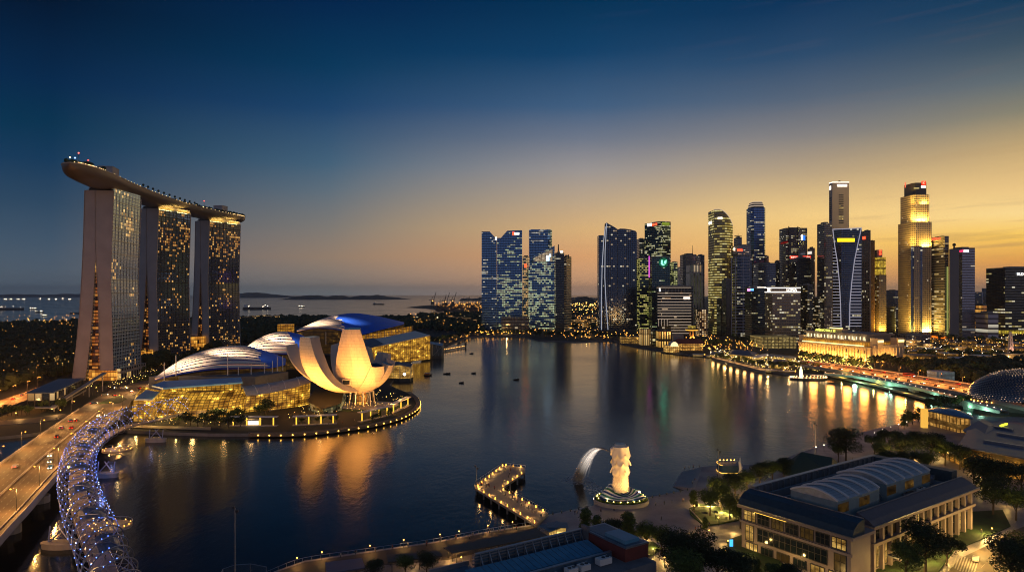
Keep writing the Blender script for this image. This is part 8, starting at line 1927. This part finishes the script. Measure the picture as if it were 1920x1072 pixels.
row(905,626,1000,626,16,T_far,.8,'tree at the feet of the leftmost blue towers',2,1); row(1000,630,1130,632,22,T_far,.9,'dark park tree before the gap between the tower clusters',3,2); row(1130,632,1195,640,10,T_far,.8,'tree at the feet of the sail towers',3,1.5)
row(1300,648,1372,655,12,T_far,1.1,'dark tree behind the gabled halls',3,4); row(1375,640,1430,650,8,T_far,1.0,'dark tree behind the market hall roof',3,3); row(1340,672,1430,688,14,T_mid,.8,'lamplit tree along the quay restaurants',3,2); row(1440,690,1545,696,14,T_mid,.9,'tree on the quay behind the fountain deck',3,3)
row(1500,674,1620,690,22,T_mid,1.0,'lamplit tree before the colonnaded hotel',3,3); row(1640,690,1720,690,10,T_far,1.2,'dark tree right of the colonnaded hotel',4,5); row(1655,660,1700,672,6,T_far,1.1,'round dark tree at the end wing of the colonnaded hotel',4,3)
row(1715,700,1850,715,14,T_far,1.2,'dark park tree beyond the orange bridge',4,6); row(1720,670,1915,680,18,T_far,1.2,'dark park tree below the grey towers',5,6); row(1760,640,1915,650,14,T_far,1.1,'tree at the feet of the right-hand towers',5,3); row(1735,770,1820,762,8,T_mid,1.0,'dark tree behind the leaf-shaped canopy',3,2); row(1690,806,1725,790,4,T_mid,.9,'tree between the quay and the lit pylon',2,2)
# wooded gardens that read as one mass
def woods(name, label, poly, n, r0, r1, m):
    P = [tuple(G(x, y, 2).xy) for x, y in poly]; x0, x1 = min(p[0] for p in P), max(p[0] for p in P); y0, y1 = min(p[1] for p in P), max(p[1] for p in P); w = MB(); c = 0; t = 0
    while c < n and t < n*20:
        t += 1; x, y = R.uniform(x0, x1), R.uniform(y0, y1)
        if not inpoly(x, y, P): continue
        c += 1; r_ = R.uniform(r0, r1); h = r_*R.uniform(.9, 1.4)
        for q in range(4):
            a = R.uniform(0, 6.28); w.ball((x+cos(a)*r_*.45, y+sin(a)*r_*.45, 2+h*R.uniform(.6,1.1)), r_*R.uniform(.45,.7), 5, 3)
        for q in range(10):
            a, b = R.uniform(0, 6.28), R.uniform(.1, 1.4); p = Vector((x+cos(a)*cos(b)*r_, y+sin(a)*cos(b)*r_, 2+h*.7+sin(b)*r_*.75)); s = r_*.28; d1 = Vector((R.uniform(-1,1),R.uniform(-1,1),R.uniform(-.6,.6)))*s; d2 = Vector((R.uniform(-1,1),R.uniform(-1,1),R.uniform(-.6,.6)))*s; w.poly([p-d1, p+d2, p+d1, p-d2])
    o = w.build(name, m); tag(o, label, None, None, 'stuff'); return o
woods('garden_woods', 'dark wooded gardens left of the hotel towers', [(-250,612),(20,613),(150,608),(150,700),(60,722),(-20,742),(-400,750)], 2600, 5, 11, M_leafd)
woods('coastal_woods', 'dark woods behind the shopping halls', [(250,604),(560,599),(690,600),(770,600),(800,622),(600,620),(560,612),(480,640),(455,650),(300,700),(230,690)], 1900, 6, 12, M_leafd)
woods('distant_woods', 'dark ground cover of far trees beyond the bay', [(780,594),(905,590),(905,624),(870,628),(800,620)], 500, 6, 12, M_leafd); woods('distant_woods', 'dark trees between the far city lights', [(1060,566),(1130,564),(1130,626),(1060,626)], 300, 6, 12, M_leafd)
woods('park_woods', 'dark park beyond the orange bridge', [(1730,690),(1860,684),(2050,690),(2050,722),(1850,722),(1740,708)], 420, 5, 8, M_leafd)
# ------------------------------------------------------------------ lights of the far districts
def farlights(name, label, poly, n, size, em, zr=(4,9), share=1):
    P = [tuple(G(x, y, 2).xy) for x, y in poly]; w = MB(); c = 0; t = 0
    pxs = [q[0] for q in poly]; pys = [q[1] for q in poly]
    while c < n and t < n*30:
        t += 1; x, y = R.uniform(min(pxs), max(pxs)), R.uniform(min(pys), max(pys)); g_ = G(x, y, 2)
        if not inpoly(g_.x, g_.y, P): continue
        c += 1; s = size*g_.y/1000*R.uniform(.5, 1.3); z = R.uniform(*zr); w.octa((g_.x, g_.y, z+s), s); 
        if g_.y < 1500: w.tube([(g_.x,g_.y,2),(g_.x,g_.y,z)], .1, 3, 1)
    return tag(w.build(name, [em, M_dark]), label, None, None, 'stuff')
A1, A2, A3 = emit('far_amber','#ffae48',5.0), emit('far_gold','#ffd06a',5.0), emit('far_white','#ffe8c8',5.0)
farlights('distant_street_lights', 'scattered amber lights of the coast road beyond the gardens', [(0,600),(160,596),(160,625),(60,618),(40,632),(0,640)], 90, .5, A1, (8,20)); farlights('distant_street_lights', 'white dock lights at the garden coast', [(60,604),(155,601),(155,616),(60,618)], 45, .7, A3)
farlights('garden_lights', 'sparse lamps glowing among the dark gardens', [(-60,630),(150,615),(150,712),(-60,745)], 85, .42, A1, (15,21)); farlights('garden_lights', 'yellow path lights among the dark gardens', [(40,690),(140,680),(140,705),(80,712)], 40, .36, A2, (13,18))
farlights('distant_street_lights', 'amber lights of the coast behind the shopping halls', [(452,604),(560,601),(560,610),(452,614)], 60, .9, A1); farlights('distant_street_lights', 'dense amber lights of the harbour roads', [(760,594),(905,584),(905,624),(880,627),(770,612)], 190, .48, A1, (8,18)); farlights('distant_street_lights', 'white lights of the harbour roads', [(780,596),(905,588),(905,615),(800,612)], 60, .9, A3, (5,12))
farlights('port_lights', 'amber lights of the container port', [(805,570),(905,570),(905,585),(830,582)], 110, .42, A1, (8,30)); farlights('distant_street_lights', 'dense amber lights in the gap between the tower clusters', [(1062,566),(1128,566),(1128,626),(1062,626)], 150, .5, A1, (4,16)); farlights('distant_street_lights', 'golden lights in the gap between the tower clusters', [(1072,572),(1125,572),(1125,590),(1072,590)], 70, .6, A2, (8,24))
farlights('waterfront_lights', 'lights along the far quay under the leftmost towers', [(880,622),(1000,620),(1150,626),(1160,638),(1010,634),(880,630)], 130, .65, A1, (4,8)); farlights('waterfront_lights', 'close-set golden lights of the quay restaurants', [(1325,655),(1440,672),(1500,680),(1545,684),(1545,698),(1440,695),(1330,668)], 420, .42, A2, (3,7)); farlights('waterfront_lights', 'white lamps of the quay restaurants', [(1325,655),(1440,672),(1545,686),(1545,698),(1440,695),(1330,668)], 160, .5, A3, (3,7))
farlights('waterfront_lights', 'amber lights between quay and towers', [(1150,628),(1320,636),(1440,650),(1440,668),(1320,660),(1160,640)], 260, .6, A1, (4,12)); farlights('plaza_lights', 'crowded golden lamps before the colonnaded hotel', [(1495,664),(1630,684),(1640,700),(1560,690),(1500,682)], 300, .5, A2, (3,8)); farlights('distant_street_lights', 'street lights under the right-hand towers', [(1640,640),(1920,632),(1920,700),(1740,690),(1680,680)], 230, .5, A1, (5,14)); farlights('distant_street_lights', 'white street lights under the right-hand towers', [(1640,645),(1920,640),(1920,690),(1700,680)], 60, .6, A3, (10,17))
farlights('promenade_lights', 'small lamps of the promenade gardens around the museum', [(520,790),(640,782),(740,765),(765,745),(700,730),(560,760)], 110, .42, A2, (2.6,4)); farlights('promenade_lights', 'amber lamps along the promenade below the colonnade', [(700,690),(880,632),(880,626),(800,640),(690,672)], 230, .5, A1, (3,6)); farlights('junction_lights', 'amber lamps around the road junction', [(150,745),(300,705),(300,720),(240,750)], 70, .45, A2, (8,14)); farlights('promenade_lights', 'golden lamps under the trees of the bowed glass front', [(240,795),(460,800),(470,782),(250,780)], 130, .42, A2, (2.6,5))
for x, y, pw in ((1500,678,30000),(1540,684,30000),(1580,688,26000),(1620,692,22000),(1400,668,16000),(1360,664,16000),(1440,682,16000),(1250,648,14000),(1210,645,12000),(1300,655,14000),(1480,690,12000),(950,626,12000),(1100,630,12000),(300,790,5000),(360,790,5000),(420,788,5000),(470,782,4000),(600,785,3500),(700,770,3500),(750,760,3000),(540,760,5000),(720,680,9000),(770,662,9000),(820,645,9000),(1680,672,12000),(1780,670,12000),(1880,664,12000),(200,738,1800),(235,742,1800)): light('POINT', G(x, y, 2)+Vector((0,0,9)), pw, (1,.56,.18), None, 1)

# ------------------------------------------------------------------ ships, port cranes, sea marks
def ship(label, px, py, Lpx, lit=True, group='ships at anchor offshore', decks=True, nm='cargo_ship'):
    c = G(px, py, 0); L = Lpx*c.y/F; r = thing(nm, label, 'ship', tuple(c), group); w = MB(); b = L*.13; h = L*.07+2
    w.prism([(-L/2,-b/2),(L*.42,-b/2),(L/2,0),(L*.42,b/2),(-L/2,b/2)], -1, h); w.build('hull', M_dark, r, local=True)
    if decks: w = MB(); w.box(-L*.45,-b*.4,h,-L*.32,b*.4,h+L*.09); w.build('bridge_house', M_white, r, local=True); w = MB(); w.tube([(L*.2,0,h),(L*.2,0,h+L*.10)], L*.006, 4); w.build('mast', M_dark, r, local=True)
    if lit:
        w = MB(); s = .75*c.y/1000
        for i in range(7): w.octa((-L*.45+L*.9*R.random(), -b*.4, h+s+R.random()*L*.06), s*R.uniform(.4,.9))
        w.build('deck_lights', A3, r, local=True)
for a in ((0,'long lit ship at the far left edge of the sea',22,581,46,1),(1,'bright ship offshore, left of the three anchored close together',62,580,14,1),(2,'bright ship in the middle of the three anchored close together',74,586,16,1),(3,'small bright ship nearest the garden coast',84,593,9,1),(4,'dark barge just left of the hotel towers',140,588,17,0),(5,'lit cruise ship right of the farthest hotel tower',482,580,52,1),(6,'small lit ship above the middle ribbed roof',565,576,12,1),(7,'dark tanker on the open sea left of the port',710,571,21,0)): ship(a[1], a[2], a[3], a[4], bool(a[5]))
for k, (x, y, l) in enumerate(((10,562,5),(20,562,6),(34,562.5,6),(44,562,6),(75,561,4),(92,562,5),(105,562,4),(118,561,4),(131,562.5,6))): ship(f'tiny lit ship on the left horizon, {nth(k)} from the left edge', x, y, l, True, 'ships on the left horizon')
def crane(label, px, h_px, pyb=578):
    b = G(px, pyb, 2); s = h_px*b.y/F/100; r = thing('port_crane', label, 'crane', tuple(b), 'container cranes of the far port'); w = MB()
    for dx in (-9, 9):
        for dy in (-8, 8): w.beam((dx*s, dy*s, 0), (dx*s*.8, dy*s, 48*s), 2.4*s, 2.4*s)
    w.beam((-9*s,0,30*s), (9*s,0,30*s), 2*s, 16*s); w.build('legs', M_dark, r, local=True); w = MB(); w.beam((-22*s,0,50*s), (10*s,0,50*s), 3*s, 3*s); w.beam((8*s,0,50*s), (22*s,0,98*s), 3*s, 3*s); w.beam((-6*s,0,50*s), (0,0,70*s), 2*s, 2*s); w.beam((0,0,70*s), (16*s,0,80*s), 1*s, 1*s); w.build('boom', M_dark, r, local=True)
    w = MB(); w.octa((0,-9*s,44*s), 3*s); w.build('work_light', A1, r, local=True)
for k, (x, h) in enumerate(((811,30),(831,26),(836,31),(849,30),(876,24),(884,20),(895,22),(865,20),(822,18))): crane(f'container crane of the far port with raised boom, {nth(k)} of the nine', x, h, 577 + (k % 3))
mb = MB()
for i in range(60):
    p = G(R.uniform(815,905), R.uniform(575,585), 2); L = R.uniform(20,60); mb.box(p.x, p.y, 2, p.x+L, p.y+12, 2+R.uniform(5,16))
tag(mb.build('container_stacks', plain('stacked_containers', (.10,.06,.045), .8, .4, .02)), 'long low stacks of containers on the far port quay', None, None, 'stuff')
# low buildings of the harbour district
for k in range(26):
    x = R.choice([R.uniform(1062,1126), R.uniform(790,900), R.uniform(455,560)]); y = R.uniform(596,618) if x > 700 else R.uniform(600,606); g_ = G(x, y, 2); w_, h = R.uniform(20,50), R.uniform(8,22); w = MB(); w.box(g_.x, g_.y, 2, g_.x+w_, g_.y+20, 2+h); w.build('low_block', F_low if k else F_low) if False else None
F_low = FB('low_block_wall', wall='#2a2420', glass='#16120e', lit=.5, c1='#ffae48', c2='#ffd890', es=.9, wv=.5, cw=6, fh=5, seed=130)
F_low2 = glow_glass('shopfront_glow', '#6a3a10', '#ffb850', '#2a2420', 4, 5, .6, 131, .3, .5, lo=0.0)
for k in range(22):
    grp = k % 3; x = (1064+k*2.8) if grp == 0 else (792+k*4.8) if grp == 1 else (458+k*4.6); y = 598+(k*7 % 17) if grp < 2 else 602+(k % 4); g_ = G(x, y, 2); w_, h = 24+(k*13 % 30), 8+(k*5 % 14); w = MB(); w.box(-w_/2, -10, 0, w_/2, 10, h); o = w.build('low_block', [F_low, M_roofgrey]); o.location = g_
    wh = ['in the gap between the tower clusters', 'in the harbour district before the port', 'on the coast behind the middle ribbed roof'][grp]; tag(o, f'low amber-windowed block {wh}, {nth(k//3)} from the left', 'building', f'low blocks {wh}')
for k in range(24):
    x, y = 1672+k*10.4, 644+(k*17 % 46); g_ = G(x, y, 2); w_, d_, h = 16+(k*13 % 26), 12+(k*7 % 12), 5+(k*5 % 9); w = MB(); w.box(-w_/2, -d_/2, 0, w_/2, d_/2, h); o = w.build('low_block', [F_low2 if k % 3 else F_low]); o.location = g_; r_ = MB(); r_.box(-w_/2-.6, -d_/2-.6, h, w_/2+.6, d_/2+.6, h+.6); r_.build('roof', [M_roofgrey, M_white, M_bluer][k % 3], o, local=True)
    tag(o, f'low {["amber-windowed","pale-roofed","blue-grey-roofed"][k % 3]} block among the trees below the grey towers, {nth(k)} from the left', 'building', 'low blocks below the grey towers')
    if k % 3 == 0: light('POINT', (g_.x, g_.y-14, 9), 9000, (1,.5,.15), None, 1.5)
# remove the prototypes, keep their mesh data alive in the copies
for p in PROTOS:
    for c in [p]+list(p.children_recursive): bpy.data.objects.remove(c)
# ------------------------------------------------------------------ evening haze over land and sea
hz = MB(); hz.box(-24000, -2800, -6, 28000, 30000, 420); hz = hz.build('haze', None); hz.data.materials.clear(); hz['kind'] = 'stuff'; hz['label'] = 'thin dusk haze over the whole bay'
m, g = mat('haze_air'); pv = g.new('ShaderNodeVolumePrincipled'); pv.inputs['Color'].default_value = (.78,.86,1,1); pv.inputs['Density'].default_value = 3.2e-5; pv.inputs['Anisotropy'].default_value = .55
o = g.new('ShaderNodeOutputMaterial'); g.link(pv.outputs[0], o.inputs['Volume']); hz.data.materials.append(m)
